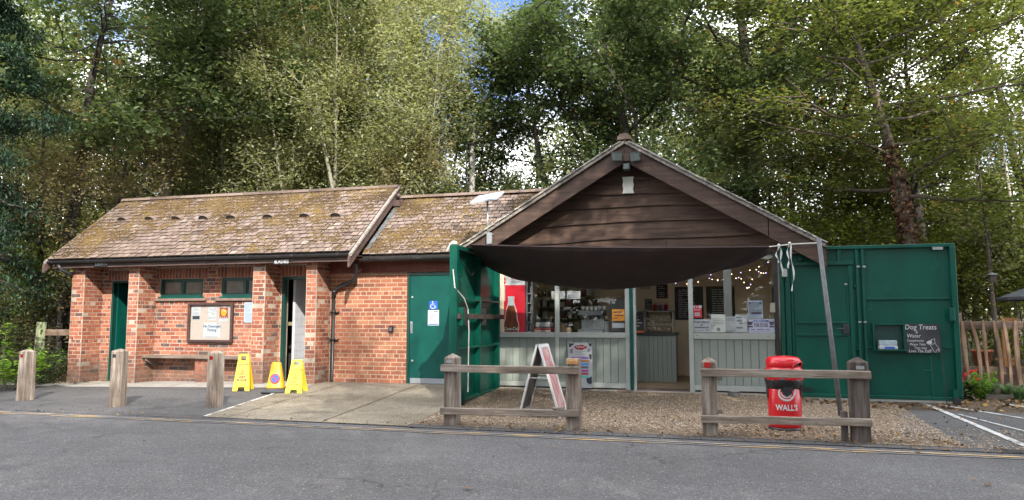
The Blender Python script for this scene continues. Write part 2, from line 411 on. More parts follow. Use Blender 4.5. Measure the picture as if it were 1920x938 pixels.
def tiles(parent, m, X0, X1, eY, eZ, slope, n, gauge=.125, w=.15, nmax=300, skip=None, side=1):
    """plain tiles on a pitch rising in +Y from (eY, eZ)"""
    ca, sa = math.cos(slope), math.sin(slope); lst = []
    for i in range(n):
        off = (w/2 if i % 2 else 0); x = X0 - off
        while x < X1 - .01:
            s, e = max(x, X0), min(x + w, X1); x += w
            if e - s < .03 or (skip and skip((s+e)/2, i)): continue
            lst.append((i, s, e))
    rest = MB(); ln = gauge + .05
    cam0 = Vector((0, 0, EYE))
    def cen(i, s, e):
        q = i*gauge + ln/2; return Vector(((s+e)/2, eY + q*ca - sa*.012, eZ + q*sa + ca*.012))
    lst.sort(key=lambda t: (cen(*t) - cam0).length)
    for k, (i, s, e) in enumerate(lst):
        c = cen(i, s, e); j = R.uniform(-.004, .006); wd = e - s - .015; tone = cl(R.gauss(.56, .17))
        c += Vector((0, -sa*j, ca*j)); tilt = slope - .10 + R.uniform(-.025, .025); rz = R.uniform(-.02, .02)
        if k < nmax:
            key = (m.name, int(tone*9.99))
            if key not in TILE_ME:
                q = MB().box((-.5, -.5, -.5), (.5, .5, .5), max(.15, (key[1]+.5)/10)); q.t[2] = 0; q.t[3] = q.t[5] = .05  # butt and sides toned dark: mossy edge plus painted shadow line of each course
                me = bpy.data.meshes.new('roof_tile'); me.from_pydata(q.v, [], q.f)
                me.attributes.new('tone', 'FLOAT', 'FACE').data.foreach_set('value', q.t); me.materials.append(m); TILE_ME[key] = me
            o = bpy.data.objects.new('roof_tile', TILE_ME[key]); C.objects.link(o); place(o, c, parent)
            o.scale = (wd, ln, .022); o.rotation_euler = (tilt, 0, rz)
        else:
            rt = Matrix.Rotation(rz, 3, 'Z') @ Matrix.Rotation(tilt, 3, 'X')
            rest.box((c.x-wd/2, c.y-ln/2, c.z-.011), (c.x+wd/2, c.y+ln/2, c.z+.011), max(.15, tone), rt); rest.t[-4] = 0; rest.t[-3] = rest.t[-1] = .05  # same dark butt and sides, with the course shadow painted in
    rest.build('roof_tiling', m, parent, kind='stuff')
def moss(parent, X0, X1, eY, eZ, slope, L, n, f, seed=3):
    ca, sa = math.cos(slope), math.sin(slope); b = MB(); rr = random.Random(seed); k = 0; tries = 0
    while k < n and tries < n*30:
        tries += 1; x = rr.uniform(X0, X1); s = rr.uniform(.03, L)
        if rr.random() > f(x, s/L): continue
        k += 1; r = rr.uniform(.008, .028); z = eZ + s*sa + .03*ca; y = eY + s*ca - .03*sa
        t = cl(.5 + .5*mnoise.noise(Vector((x*1.5, s*2, 3))) + rr.uniform(-.2, .2))
        vs = [(x+r*rr.uniform(.8, 1.6), y, z), (x, y+r*ca, z+r*sa), (x-r*rr.uniform(.8, 1.6), y, z), (x, y-r*ca, z-r*sa), (x+rr.uniform(-.005, .005), y-sa*r*.6, z+ca*r*.6)]
        b.add(vs, [(0, 1, 4), (1, 2, 4), (2, 3, 4), (3, 0, 4)], t)
    return b.build('moss', M_moss, parent, kind='stuff')
def roof_sheet(parent, X0, X1, eY, eZ, slope, L, th=.08, back=True):
    rY, rZ = eY + L*math.cos(slope), eZ + L*math.sin(slope)
    b = MB(); b.add([(X0, eY+.02, eZ-.012), (X1, eY+.02, eZ-.012), (X1, rY, rZ-.012), (X0, rY, rZ-.012), (X0, eY+.02, eZ-th), (X1, eY+.02, eZ-th), (X1, rY, rZ-th), (X0, rY, rZ-th)],
        [(0,1,2,3), (7,6,5,4), (4,5,1,0), (1,5,6,2), (3,7,4,0)])
    bY, bZ = rY + L*math.cos(slope), eZ
    b.add([(X0, rY, rZ), (X1, rY, rZ), (X1, bY, bZ), (X0, bY, bZ), (X0, rY, rZ-th), (X1, rY, rZ-th), (X1, bY, bZ-th), (X0, bY, bZ-th)],
        [(0,1,2,3), (7,6,5,4), (1,5,6,2), (2,6,7,3), (3,7,4,0)])
    return b.build('roof', M_felt, parent), rY, rZ
FY, BY = 11.8, 12.28           # front of the piers, face of the recessed wall
SL = math.radians(38.2)
# ------------------------------------------------------------------ toilet block (left wing)
tb = thing('toilet_block', 'weathered red brick toilet block with four piers and a mossy tiled roof', 'building', (-9.5, 12.3, 0))
pe = [(P(137, 500, FY).x, P(160, 500, FY).x), (P(238, 600, FY).x, P(257, 600, FY).x), (P(472, 600, FY).x, P(495, 600, FY).x), (P(572.5, 600, FY).x, P(592, 600, FY).x)]
XL, XR = pe[0][0], pe[3][1]
Z0, ZT = -.3, 2.28
d1 = (P(207, 600, BY).x, pe[1][0]+.08, -.3, P(207, 527, BY).z)
d2 = (P(527, 600, BY).x, pe[3][0]+.22, -.3, P(530, 519, BY).z)
w1 = (P(300, 540, BY).x, P(381, 540, BY).x, P(340, 557.5, BY).z, P(340, 523, BY).z)
w2 = (P(415, 540, BY).x, P(415, 540, BY).x + (w1[1]-w1[0]), P(440, 557, BY).z, P(440, 520.5, BY).z)
fw = core('wall', 'x', BY, .22, XL, XR, Z0, ZT, [d1, d2, w1, w2], M_mortar_old, tb)
sol = [(w1[0]-.1, w1[1]+.1, w1[3], w1[3]+.215), (w2[0]-.1, w2[1]+.1, w2[3], w2[3]+.215), (d1[0]-.1, d1[1]+.1, d1[3], d1[3]+.215), (d2[0]-.1, d2[1]+.1, d2[3], d2[3]+.215)]
bl = []
H0 = -.225
bricks(bl, 'x', BY, -1, pe[0][1], pe[3][0], H0, ZT, [d1, d2, w1, w2], wear=.003, soldiers=sol, dark=.16)
pier = MB()
for i, (a, b_) in enumerate(pe):
    pier.box((a, FY, Z0), (b_, BY, ZT))
    bricks(bl, 'x', FY, -1, a+.003, b_-.003, H0, ZT, wear=.004, dark=.04)
    bricks(bl, 'y', b_, 1, FY+.003, BY, H0, ZT, wear=.004, dark=.06)
pier.box((XL, BY+.22, Z0), (XL+.22, 15.1, ZT)); pier.box((XR-.22, BY+.22, Z0), (XR, 15.1, ZT)); pier.box((XL+.22, 14.88, Z0), (XR-.22, 15.1, ZT))
# gable triangles under the roof ends
for a in (XL, XR-.22): pier.add([(a, 11.82, ZT), (a+.22, 11.82, ZT), (a, 15.1, ZT), (a+.22, 15.1, ZT), (a, 13.46, 3.55), (a+.22, 13.46, 3.55)], [(0,4,2), (1,3,5), (0,1,5,4), (2,4,5,3)])
prw = pier.build('pier_wall', M_mortar_old, tb)
emit_bricks(bl, M_brick_old, fw)
# worn footing of the left pier
for i in range(22):
    lay = i // 11; x = XL-.05+(i % 11)*.075+R.uniform(0, .02); y = FY-R.uniform(.015, .05)
    MB().box((x, y, -.26+lay*.075), (x+R.uniform(.055, .07), FY+.03, -.19+lay*.075+R.uniform(-.008, .004)), R.random()).build('footing_brick', M_brick_old, tb, bevel=.008)
# doors, windows
def door_frame(b, x0, x1, z0, z1, y0, y1, w=.05):
    b.box((x0, y0, z0), (x0+w, y1, z1-w)); b.box((x1-w, y0, z0), (x1, y1, z1-w)); b.box((x0, y0, z1-w), (x1, y1, z1))
dr = MB(); door_frame(dr, d1[0], d1[1], -.2, d1[3], BY-.004, BY+.1, .045)
df1 = dr.build('door_frame', M_green_d, tb, bevel=.004)
dl = MB().box((d1[0]+.05, BY+.09, -.12), (d1[0]+.085, BY+.80, d1[3]-.06)).build('door', M_green, tb, label='green door pushed open into the dark doorway')
hb = MB(); hb.tube([(d1[0]+.09, BY+.68, .72), (d1[0]+.14, BY+.68, .72), (d1[0]+.14, BY+.6, .72)], .012); hb.build('handle', M_steel, dl)
dr = MB(); door_frame(dr, d2[0], d2[1], -.2, d2[3], BY-.004, BY+.1, .055); df2 = dr.build('door_frame', M_green_d, tb, bevel=.004)
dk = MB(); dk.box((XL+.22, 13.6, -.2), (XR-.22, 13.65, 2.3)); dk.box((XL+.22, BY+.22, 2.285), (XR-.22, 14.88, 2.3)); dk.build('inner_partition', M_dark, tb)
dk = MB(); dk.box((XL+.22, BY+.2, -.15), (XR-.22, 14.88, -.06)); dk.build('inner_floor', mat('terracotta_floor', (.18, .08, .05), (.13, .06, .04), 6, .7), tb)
# white wall tiles seen through the doorway
def wtile(a, b_): MB().box(a, b_, R.random()).build('wall_tile', M_tilew, tb)
tx0, tx1 = P(555, 600, 12.9).x, P(590, 600, 12.9).x
for i in range(14):
    for j in range(3): wtile((tx0+.15*j, 12.9, -.05+.15*i), (tx0+.15*j+.146, 12.915, -.05+.15*i+.146))
for i in range(14):
    for j in range(4): wtile((d2[0]+.13, BY+.24+.15*j, -.05+.15*i), (d2[0]+.145, BY+.24+.15*j+.146, -.05+.15*i+.146))
tw = MB(); tw.box((d2[0]+.1, BY+.23, -.1), (d2[0]+.128, BY+.85, 2.1)); tw.box((tx0, 12.918, -.1), (tx1+.3, 12.96, 2.1))
tw.build('tile_backing', M_tilew, tb)
tw = MB(); tw.box((tx0-.15, 12.86, 1.02), (tx1+.3, 12.895, 1.09)); tw.build('dado_rail', mat('dado', (.30, .26, .16), rough=.6), tb)
for (a, b_, z0, z1) in (w1, w2):
    f = MB(); y0, y1 = BY+.03, BY+.1; f.box((a, y0, z0), (a+.045, y1, z1)); f.box((b_-.045, y0, z0), (b_, y1, z1))
    f.box((a+.045, y0, z1-.045), (b_-.045, y1, z1)); f.box((a+.045, y0-.02, z0), (b_-.045, y1, z0+.055)); mid = (a+b_)/2; f.box((mid-.03, y0, z0+.055), (mid+.03, y1, z1-.045))
    fo = f.build('window', M_green_d, tb, bevel=.004)
    for q0, q1 in ((a+.045, mid-.03), (mid+.03, b_-.045)):
        MB().box((q0, y0+.035, z0+.055), (q1, y0+.041, z1-.045)).build('pane', M_glass_brown, fo)
        f = MB(); f.box((q0, y0+.012, z0+.055), (q0+.02, y0+.03, z1-.045)); f.box((q1-.02, y0+.012, z0+.055), (q1, y0+.03, z1-.045)); f.box((q0+.02, y0+.012, z1-.065), (q1-.02, y0+.03, z1-.045)); f.box((q0+.02, y0+.012, z0+.055), (q1-.02, y0+.03, z0+.075)); f.build('sash', M_green_d, fo)
    MB().box((a-.1, BY-.055, z0-.075), (b_+.09, BY+.12, z0-.025)).build('window_sill', M_sill, tb, bevel=.006)
    MB().box((a-.02, BY-.03, z0-.024), (b_+.02, BY+.1, z0+.012)).build('cill_board', M_green, tb, bevel=.004)
# eaves
X0r, X1r = P(90, 484, 11.55).x, P(657, 473, 11.55).x
eY, eZ = 11.55, 2.31; Lr = 2.37
rf, rY, rZ = roof_sheet(tb, X0r+.02, X1r-.02, eY, eZ, SL, Lr)
vent_u = [230, 281, 331, 382, 434, 503, 572, 630]
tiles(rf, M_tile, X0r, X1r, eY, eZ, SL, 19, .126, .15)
def mf(x, s): 
    k = mnoise.noise(Vector((x*.9, s*2.2, 1.7))) + .5*mnoise.noise(Vector((x*3.1, s*7, 4)))
    return cl(.25 + k*1.4 + (s-.35)*.9)
moss(rf, X0r, X1r, eY, eZ, SL, Lr-.05, 9000, mf)
for u in vent_u:
    # where the view ray meets the roof plane
    d = ray(u, 416 - (u-230)*.018); t = (eZ - EYE - eY*math.tan(SL)) / (d.z - d.y*math.tan(SL)); p = Vector((0, 0, EYE)) + d*t
    b = MB(); ca, sa = math.cos(SL), math.sin(SL); n = 7; vs = []; hw = .115
    for k in range(n):
        a = math.pi*k/(n-1); vs.append((p.x - hw*math.cos(a), p.y - sa*(.03+.08*math.sin(a)), p.z + ca*(.03+.08*math.sin(a))))
    bk = [(x, p.y + ca*.2 - sa*.022, p.z + sa*.2 + ca*.022) for x in (p.x-hw, p.x+hw)]
    b.add(vs + bk, [(i, i+1, n+1 if i >= 3 else n) for i in range(n-1)] + [(3, n+1, n)], .5)
    vo = b.build('vent_tile', M_tile, tb)
    vs2 = [(x, y+.012, z-.012) for x, y, z in vs]; MB().add(vs2, [tuple(range(n))]).build('opening', M_dark, vo)
g = MB(); n = 9
def gutter(x0, x1, y, z0, z1, parent):
    b = MB(); vs = []; r = .05
    for i, x in enumerate((x0, x1)):
        z = z0 if i == 0 else z1
        for k in range(n): a = math.pi*k/(n-1); vs.append((x, y - r*math.cos(a), z - r*math.sin(a)))
        for k in range(n): a = math.pi*(n-1-k)/(n-1); vs.append((x, y - (r-.006)*math.cos(a), z - (r-.006)*math.sin(a)))
    m2 = 2*n; b.add(vs, [(i, i+1, m2+i+1, m2+i) for i in range(m2-1)] + [(m2-1, 0, m2, 2*m2-1), tuple(range(n)), tuple(range(m2+n-1, m2-1, -1))][:3])
    for i in range(int((x1-x0)/.9)+1):
        x = x0 + .15 + i*.9
        if x < x1: b.box((x, y-r-.006, (z0+z1)/2-.03), (x+.03, y+r+.004, (z0+z1)/2+.004)); b.box((x-.01, y-r-.01, (z0+z1)/2-.005), (x+.04, y-r+.01, (z0+z1)/2+.01))
    return b.build('gutter', M_black, parent)
gutter(X0r-.03, X1r-.02, 11.565, 2.287, 2.287, tb)
MB().box((X0r+.1, 11.63, 2.155), (X1r, 11.66, 2.30)).build('fascia', M_fascia, tb)
MB().box((X0r+.1, 11.66, 2.262), (X1r, BY, 2.275)).build('soffit', M_fascia, tb)
# bargeboard and verge at the right end
def slopebox(b, x0, x1, ya, yb, off0, off1, tone=.5, eY_=None, eZ_=None):
    e0, e1 = (eY_ if eY_ is not None else eY), (eZ_ if eZ_ is not None else eZ); t = math.tan(SL)
    vs = []
    for x in (x0, x1):
        for y in (ya, yb):
            for o in (off0, off1): vs.append((x, y, e1 + (y-e0)*t + o))
    return b.add(vs, [(0,2,3,1), (4,5,7,6), (0,1,5,4), (2,6,7,3), (1,3,7,5), (0,4,6,2)], tone)
b = MB(); slopebox(b, X1r-.01, X1r+.03, 11.47, rY, -.21, -.04); b.build('bargeboard', M_fascia, tb)
b = MB(); slopebox(b, X1r-.005, X1r+.055, 11.5, rY, -.035, .012); b.build('verge', M_verge, tb)
b = MB(); slopebox(b, X0r-.04, X0r+.0, 11.47, rY, -.19, -.04); b.build('bargeboard', M_fascia, tb)
b = MB(); slopebox(b, X0r-.05, X0r+.005, 11.5, rY, -.035, .012); b.build('verge', M_verge, tb)
nr = 17; wr = (X1r+.05-X0r)/nr
for i in range(nr):
    x = X0r + i*wr; zz = rZ - .015 + .02*(1-i/(nr-1)); q = MB(); vs = []
    for xx in (x+.004, x+wr-.004):
        for k in range(5): a = math.pi*(k/4); vs.append((xx, rY - .11*math.cos(a), zz + .075*math.sin(a) - .01))
    q.add(vs, [(k+1, k, k+5, k+6) for k in range(4)] + [(0,1,2,3,4), (9,8,7,6,5), (0,4,9,5)], R.uniform(.1, .7)); q.build('ridge_tile', M_tile, tb)
bc = MB(); xg = X1r+.03; bc.box((xg-.02, rY-.22, rZ-.42), (xg+.13, rY+.02, rZ-.30)); bc.sphere((xg+.06, rY-.12, rZ-.2), .05); bc.build('purlin_end', M_fascia, tb)
# eaves outlet at the left corner
b = MB(); b.tube([(X0r+.25, 11.565, 2.22), (X0r+.27, 11.6, 2.13), (X0r+.36, 11.72, 2.06), (XL+.02, 11.77, 2.02)], .035); b.build('downpipe', M_black, tb, smooth=True)
# signs on the fascia
def small_sign(u0, v0, u1, v1, Y, m, txt, size, label, sx=1.0, parent=None, mt=None):
    a, c = P(u0, v1, Y), P(u1, v0, Y)
    o = MB().box((a.x, Y-.008, a.z), (c.x, Y, c.z)).build('door_sign', m, parent, label=label)
    if txt: text(txt, size, ((a.x+c.x)/2+.02, Y-.0095, (a.z+c.z)/2), mt or M_white, o, sx=sx, bold=.001)
    return o
s = small_sign(176, 489.5, 202, 500.5, 11.622, mat('sign_black', (.02, .02, .02), rough=.4), 'GENTS', .095, 'black sign with white letters above the left doorway', 1.0, tb, M_white)
s2 = small_sign(513, 486, 543, 496, 11.622, MATS['sign_black'], 'LADIES', .085, 'black sign reading LADIES above the right doorway', 1.0, tb, M_white)
def person_icon(x, y, z, parent, skirt):
    b = MB(); b.box((x-.006, y, z+.02), (x+.006, y+.001, z+.032))
    b.add([(x-.012, y, z+.016), (x+.012, y, z+.016), (x+(.02 if skirt else .01), y, z-.012), (x-(.02 if skirt else .01), y, z-.012)], [(0,3,2,1)]); b.box((x-.008, y, z-.035), (x-.002, y+.001, z-.012)); b.box((x+.002, y, z-.035), (x+.008, y+.001, z-.012))
    b.build('figure_symbol', M_white, parent)
sa_, sb_ = P(179, 495, 11.61), P(516, 491, 11.61)
person_icon(sa_.x, 11.611, sa_.z, s, False); person_icon(sb_.x, 11.611, sb_.z, s2, True)
# bench fixed between the piers
bn = thing('wall_bench', 'narrow timber bench on a brick support below the notice board', 'bench', ((pe[1][1]+pe[2][0])/2, BY-.2, -.05))
M_bench = wood('bench_wood', (.12, .085, .07), (.20, .15, .12), (.27, .21, .17), 'x', .85, .5)
zb = P(340, 668, 12.0).z
MB().box((pe[1][1]+.012, BY-.33, zb-.045), (pe[2][0]-.01, BY-.02, zb)).build('seat', M_bench, bn, bevel=.008)
sx0, sx1 = P(366, 690, 12.05).x, P(389, 690, 12.05).x
sup = MB().box((sx0, BY-.24, -.25), (sx1, BY-.008, zb-.047)).build('support', M_mortar_old, bn)
for r_ in range(9):
    for q in range(2):
        z = -.2+r_*.072; 
        if z+.07 > zb-.047: continue
        aa = sx0+(sx1-sx0)*(q*.5 if r_ % 2 else (0 if q == 0 else .68)); bb = sx0+(sx1-sx0)*(.5+q*.5 if r_ % 2 else (.66 if q == 0 else 1))
        MB().box((aa+.004, BY-.247, z), (bb-.004, BY-.2, z+.063), R.uniform(.3, .8)).build('brick', M_brick_old, sup)
for k, x in enumerate((pe[1][1]+.06, pe[2][0]-.09)):
    MB().add([(x, BY-.3, zb-.05), (x+.05, BY-.3, zb-.05), (x+.05, BY-.01, zb-.05), (x, BY-.01, zb-.05), (x, BY-.3, zb-.10), (x+.05, BY-.3, zb-.10), (x+.05, BY-.01, zb-.24), (x, BY-.01, zb-.24)], [(0,1,2,3), (7,6,5,4), (4,5,1,0), (1,5,6,2), (3,7,4,0), (2,6,7,3)]).build('bracket', M_bench, bn)
# notice board
a, c = P(350, 642, BY-.06), P(437, 568, BY-.06)
nb = thing('notice_board', 'dark wood framed glazed notice board with pinned papers on the brick wall', 'notice board', ((a.x+c.x)/2, BY-.05, a.z))
fw_ = .05; M_nbf = wood('dark_frame', (.035, .018, .016), (.065, .032, .028), (.09, .05, .04), 'x', .6, .3)
f = MB(); f.box((a.x, BY-.075, a.z), (a.x+fw_, BY-.012, c.z)); f.box((c.x-fw_, BY-.075, a.z), (c.x, BY-.012, c.z)); f.box((a.x+fw_, BY-.075, c.z-fw_), (c.x-fw_, BY-.012, c.z)); f.box((a.x+fw_, BY-.075, a.z), (c.x-fw_, BY-.012, a.z+fw_)); f.build('frame', M_nbf, nb, bevel=.006)
MB().box((a.x+fw_, BY-.03, a.z+fw_), (c.x-fw_, BY-.013, c.z-fw_)).build('pinboard', mat('cork_fabric', (.42, .36, .32), (.37, .31, .275), 20, .9), nb)
def paper(u0, v0, u1, v1, Y, parent, m=None, th=.003, name='poster', label=None):
    a, c = P(u0, v1, Y), P(u1, v0, Y); a2, c2 = P((u0+u1)/2, v1, Y), P((u0+u1)/2, v0, Y)
    return MB().box((a.x, Y, a2.z), (c.x, Y+th, c2.z)).build(name, m or M_paper, parent, label=label), (a.x, a2.z, c.x, c2.z)
def rule(parent, bx, Y, rows, m=None, name='print'):
    """printed lines: rows of (x0, x1, z0, z1) in fractions of the sheet"""
    x0, z0, x1, z1 = bx; b = MB()
    for q in rows: b.box((x0+(x1-x0)*q[0], Y-.0012, z0+(z1-z0)*q[2]), (x0+(x1-x0)*q[1], Y-.0004, z0+(z1-z0)*q[3]))
    return b.build(name, m or M_ink_grey, parent)
def lines(n, z0, z1, x0=.12, x1=.88, seed=1, h=.35):
    rr = random.Random(seed); o = []
    for i in range(n):
        z = z1 - (z1-z0)*(i+.5)/n; w = (z1-z0)/n*h
        x = x0
        while x < x1-.05:
            e = min(x + rr.uniform(.08, .22), x1); o.append((x, e, z-w/2, z+w/2)); x = e + .03
            if rr.random() < .12: break
    return o
Yp = BY-.034
o, bx = paper(360, 575, 376, 600, Yp, nb, label='printed page with a dark photograph at its foot'); rule(o, bx, Yp, lines(7, .38, .92, seed=2)); rule(o, bx, Yp, [(.05, .95, .04, .30)], M_ink)
o, bx = paper(389.5, 575.5, 406, 601, Yp, nb, label='white page with a line drawing')
b = MB(); x0, z0, x1, z1 = bx
rr = random.Random(5)
for i in range(14):
    x, z = x0+(x1-x0)*rr.uniform(.15, .85), z0+(z1-z0)*rr.uniform(.38, .85); a_ = rr.uniform(0, 3.1); ln = .022
    b.tube([(x, Yp-.001, z), (x+ln*math.cos(a_), Yp-.001, z+ln*math.sin(a_)), (x+1.7*ln*math.cos(a_+.6), Yp-.001, z+1.7*ln*math.sin(a_+.6))], .0022, 4)
b.build('print', M_ink, o); rule(o, bx, Yp, lines(3, .08, .28, .1, .9, 4, .45), M_ink)
o, bx = paper(410.5, 576, 428.5, 603, Yp, nb, label='orange and dark red poster'); x0, z0, x1, z1 = bx
M_fire = mat('orange_picture', (.80, .42, .02), (.70, .16, .01), 26, .6)
MB().box((x0+.006, Yp-.0012, z0+(z1-z0)*.22), (x1-.006, Yp-.0003, z1-.006)).build('print', mat('maroon_ink', (.18, .03, .02), (.30, .06, .02), 20, .6), o)
bb = MB(); bb.lathe([(0, 0), (.062, .0), (.062, .001), (0, .001)], n=20); 
for i in range(len(bb.v)): q = bb.v[i]; bb.v[i] = Vector(((x0+x1)/2+q.x, Yp-.0015-q.z, z0+(z1-z0)*.62+q.y*1.1))
bb.build('pumpkin_shape', M_fire, o); rule(o, bx, Yp-.001, [(.12, .2, .26, .34), (.32, .4, .26, .34), (.55, .63, .26, .34), (.78, .86, .26, .34)], M_paper); rule(o, bx, Yp, [(.3, .7, .1, .13)], M_ink_grey)
o, bx = paper(381, 605, 413.5, 633, Yp, nb, label='white notice reading No Overnight Parking'); x0, z0, x1, z1 = bx
text('No Overnight\nParking', .075, ((x0+x1)/2, Yp-.001, z0+(z1-z0)*.62), mat('navy_ink', (.02, .06, .16), rough=.6), o, sx=.92, bold=.0012); rule(o, bx, Yp, [(.78, .93, .92, .95), (.12, .88, .04, .055)], M_ink)
MB().box((a.x+fw_, BY-.06, a.z+fw_), (c.x-fw_, BY-.057, c.z-fw_)).build('glazing', M_glass, nb)
# paper notice half behind the third pier
a, c = P(457, 605, BY-.012), P(476, 567, BY-.012)
pn = MB().box((a.x, BY-.012, a.z), (a.x+.22, BY-.007, c.z)).build('paper_notice', M_paper_blue)
tag(pn, 'laminated sheet of small print on the brick wall beside the notice board', 'notice')
rule(pn, (a.x, a.z, a.x+.22, c.z), BY-.012, lines(17, .06, .94, seed=9))
# ------------------------------------------------------------------ accessible toilet section (middle)
an = thing('annexe', 'middle brick section with a green accessible toilet door and lower tiled roof', 'building', (-5.2, 12.3, 0))
MX1 = -3.70
dd = (P(764, 600, BY).x, P(764, 600, BY).x+1.13, -.05, P(800, 511.5, BY).z)
aw = core('wall', 'x', BY+.001, .22, XR-.06, MX1, Z0, 2.1, [dd], M_mortar, an)
bl = []; bricks(bl, 'x', BY+.001, -1, XR+.01, dd[0], -.075, 1.98, [], wear=.0015, dark=.02)
emit_bricks(bl, M_brick, aw)
b = MB(); b.box((XR-.2, 14.88, Z0), (MX1, 15.08, 2.3)); b.build('rear_wall', M_mortar, an)
MB().box((XR+.02, BY-.05, 1.985), (MX1+.1, BY-.02, 2.22)).build('eaves_board', M_soffit, an)
MB().box((XR+.02, 12.02, 2.225), (MX1+.1, BY+.2, 2.24)).build('soffit', M_soffit, an)
e2Y, e2Z, L2 = 11.93, 2.275, 2.05
X2a, X2b = X1r+.03, -2.25
rf2, r2Y, r2Z = roof_sheet(an, X2a, X2b, e2Y, e2Z, SL, L2)
gab = lambda x: 2.35 + (x+4.17)*.596
def sk(x, i): return gab(x) < e2Z + (i*.126)*math.sin(SL) - .35 and False
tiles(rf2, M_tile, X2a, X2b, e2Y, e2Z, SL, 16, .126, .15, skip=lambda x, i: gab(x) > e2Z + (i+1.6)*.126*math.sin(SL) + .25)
moss(rf2, X2a, X2b-.5, e2Y, e2Z, SL, L2-.05, 4200, lambda x, s: cl(.15 + 1.2*mnoise.noise(Vector((x*1.3, s*2.5, 8))) + .7*cl(1-(x-X2a-1.5*s)/.5)*(1 if x-X2a-1.5*s > -.2 else .3)), 5)
gutter(X2a-.05, MX1+.02, 11.945, 2.222, 2.235, an)
MB().box((X2a, 12.0, 2.16), (MX1+.05, 12.02, 2.26)).build('fascia', M_fascia, an)
nr = 12; wr = (X2b-.2-X2a)/nr
for i in range(nr):
    x = X2a + i*wr; q = MB(); vs = []
    for xx in (x+.004, x+wr-.004):
        for k in range(5): a_ = math.pi*(k/4); vs.append((xx, r2Y - .11*math.cos(a_), r2Z + .02 + .07*math.sin(a_) - .01))
    q.add(vs, [(k+1, k, k+5, k+6) for k in range(4)] + [(0,1,2,3,4), (9,8,7,6,5), (0,4,9,5)], R.uniform(.1, .6)); q.build('ridge_tile', M_tile, an)
nfl = 9
for i in range(nfl):
    y0 = e2Y + .1 + i*.17; b = MB(); slopebox(b, X2a+.0, X2a+.07+.015*(i % 2), y0, y0+.165, .012, .045+.01*(i % 2), eY_=e2Y, eZ_=e2Z); b.build('flashing', M_lead, an, bevel=.004)
# door with signs
ddx0, ddx1, _, ddz = dd
f = MB(); door_frame(f, ddx0, ddx1, -.02, ddz, BY-.03, BY+.08, .05); f.build('door_frame', M_green_d, an, bevel=.005)
dl = MB().box((ddx0+.053, BY-.012, .0), (ddx1-.053, BY+.03, ddz-.053)).build('door', M_green, an)
zk = P(800, 717, BY).z; kp = MB(); kp.box((ddx0+.07, BY-.018, .015), (ddx1-.07, BY-.0125, .105)); kpo = kp.build('kick_plate', mat('tread_plate', (.40, .42, .44), (.26, .28, .30), 60, .35, .6, 90, metal=.6), dl)
st_ = MB()
for i in range(30):
    for j in range(3): x = ddx0+.085+i*.032; z = .03+j*.028; st_.add([(x-.009, BY-.0205, z), (x, BY-.0205, z-.005), (x+.009, BY-.0205, z), (x, BY-.0205, z+.005), (x, BY-.023, z)], [(0,1,4), (1,2,4), (2,3,4), (3,0,4)])
st_.build('studs', M_steel, kpo)
a, c = P(768.5, 625, BY-.03), P(773.5, 603, BY-.03); hd = MB(); hd.box((a.x, BY-.02, a.z), (a.x+.045, BY-.0125, c.z)); hd.tube([(a.x+.022, BY-.02, a.z+.03), (a.x+.022, BY-.05, a.z+.05), (a.x+.022, BY-.05, c.z-.05), (a.x+.022, BY-.02, c.z-.03)], .009); hd.build('handle', M_steel, dl)
for v in (558, 677):
    p = P(773.5, v, BY); q = MB(); q.M = Matrix.Translation((p.x, BY-.013, p.z)) @ Matrix.Rotation(math.radians(90), 4, 'X'); q.lathe([(.022, 0), (.022, .012), (.012, .02), (0, .021)], n=14); q.build('lock', M_steel, dl)
a, c = P(804.5, 580, BY-.02), P(820.5, 564.5, BY-.02); o = MB().box((a.x, BY-.0175, a.z), (c.x, BY-.013, c.z)).build('wheelchair_sign', M_blue, dl, label='blue sign with a white wheelchair symbol')
def disc(b, x, y, z, r0, r1, a0=0, a1=6.2832, n=20):
    k = n; vs = []
    for i in range(k+1):
        a_ = a0+(a1-a0)*i/k; vs += [(x+r0*math.cos(a_), y, z+r0*math.sin(a_)), (x+r1*math.cos(a_), y, z+r1*math.sin(a_))]
    b.add(vs, [(2*i, 2*i+2, 2*i+3, 2*i+1) for i in range(k)])
q = MB(); x, z = (a.x+c.x)/2-.01, (a.z+c.z)/2; k = (c.x-a.x)
disc(q, x, BY-.0188, z-.12*k, .22*k, .29*k, 2.2, 6.1); disc(q, x-.03*k, BY-.0188, z+.36*k, 0, .075*k)
q.tube([(x-.03*k, BY-.0188, z+.26*k), (x-.0*k, BY-.0188, z-.02*k), (x+.24*k, BY-.0188, z-.04*k), (x+.34*k, BY-.0188, z-.28*k), (x+.42*k, BY-.0188, z-.26*k)], .035*k, 4); q.tube([(x-.0*k, BY-.0188, z+.13*k), (x+.2*k, BY-.0188, z+.12*k)], .03*k, 4)
q.build('wheelchair_symbol', M_white, o)
a, c = P(802, 610.5, BY-.02), P(823, 581.5, BY-.02); o = MB().box((a.x, BY-.0175, a.z), (c.x, BY-.013, c.z)).build('door_notice', M_paper, dl, label='white notice of small print on the green door')
rule(o, (a.x, a.z, c.x, c.z), BY-.0175, lines(6, .3, .75, .2, .8, 3)); rule(o, (a.x, a.z, c.x, c.z), BY-.0175, [(.05, .95, .05, .11)], M_blue); rule(o, (a.x, a.z, c.x, c.z), BY-.0175, [(.55, .9, .88, .92)], M_ink)
# keypad
a, c = P(728.5, 623, BY-.04), P(737, 611, BY-.04)
kb = MB().box((a.x, BY-.05, a.z), (a.x+.085, BY-.007, c.z)).build('keypad', M_black, an, bevel=.008)
MB().box((a.x+.02, BY-.056, a.z+.025), (a.x+.065, BY-.0515, c.z-.03)).build('cover', M_lead, kb)
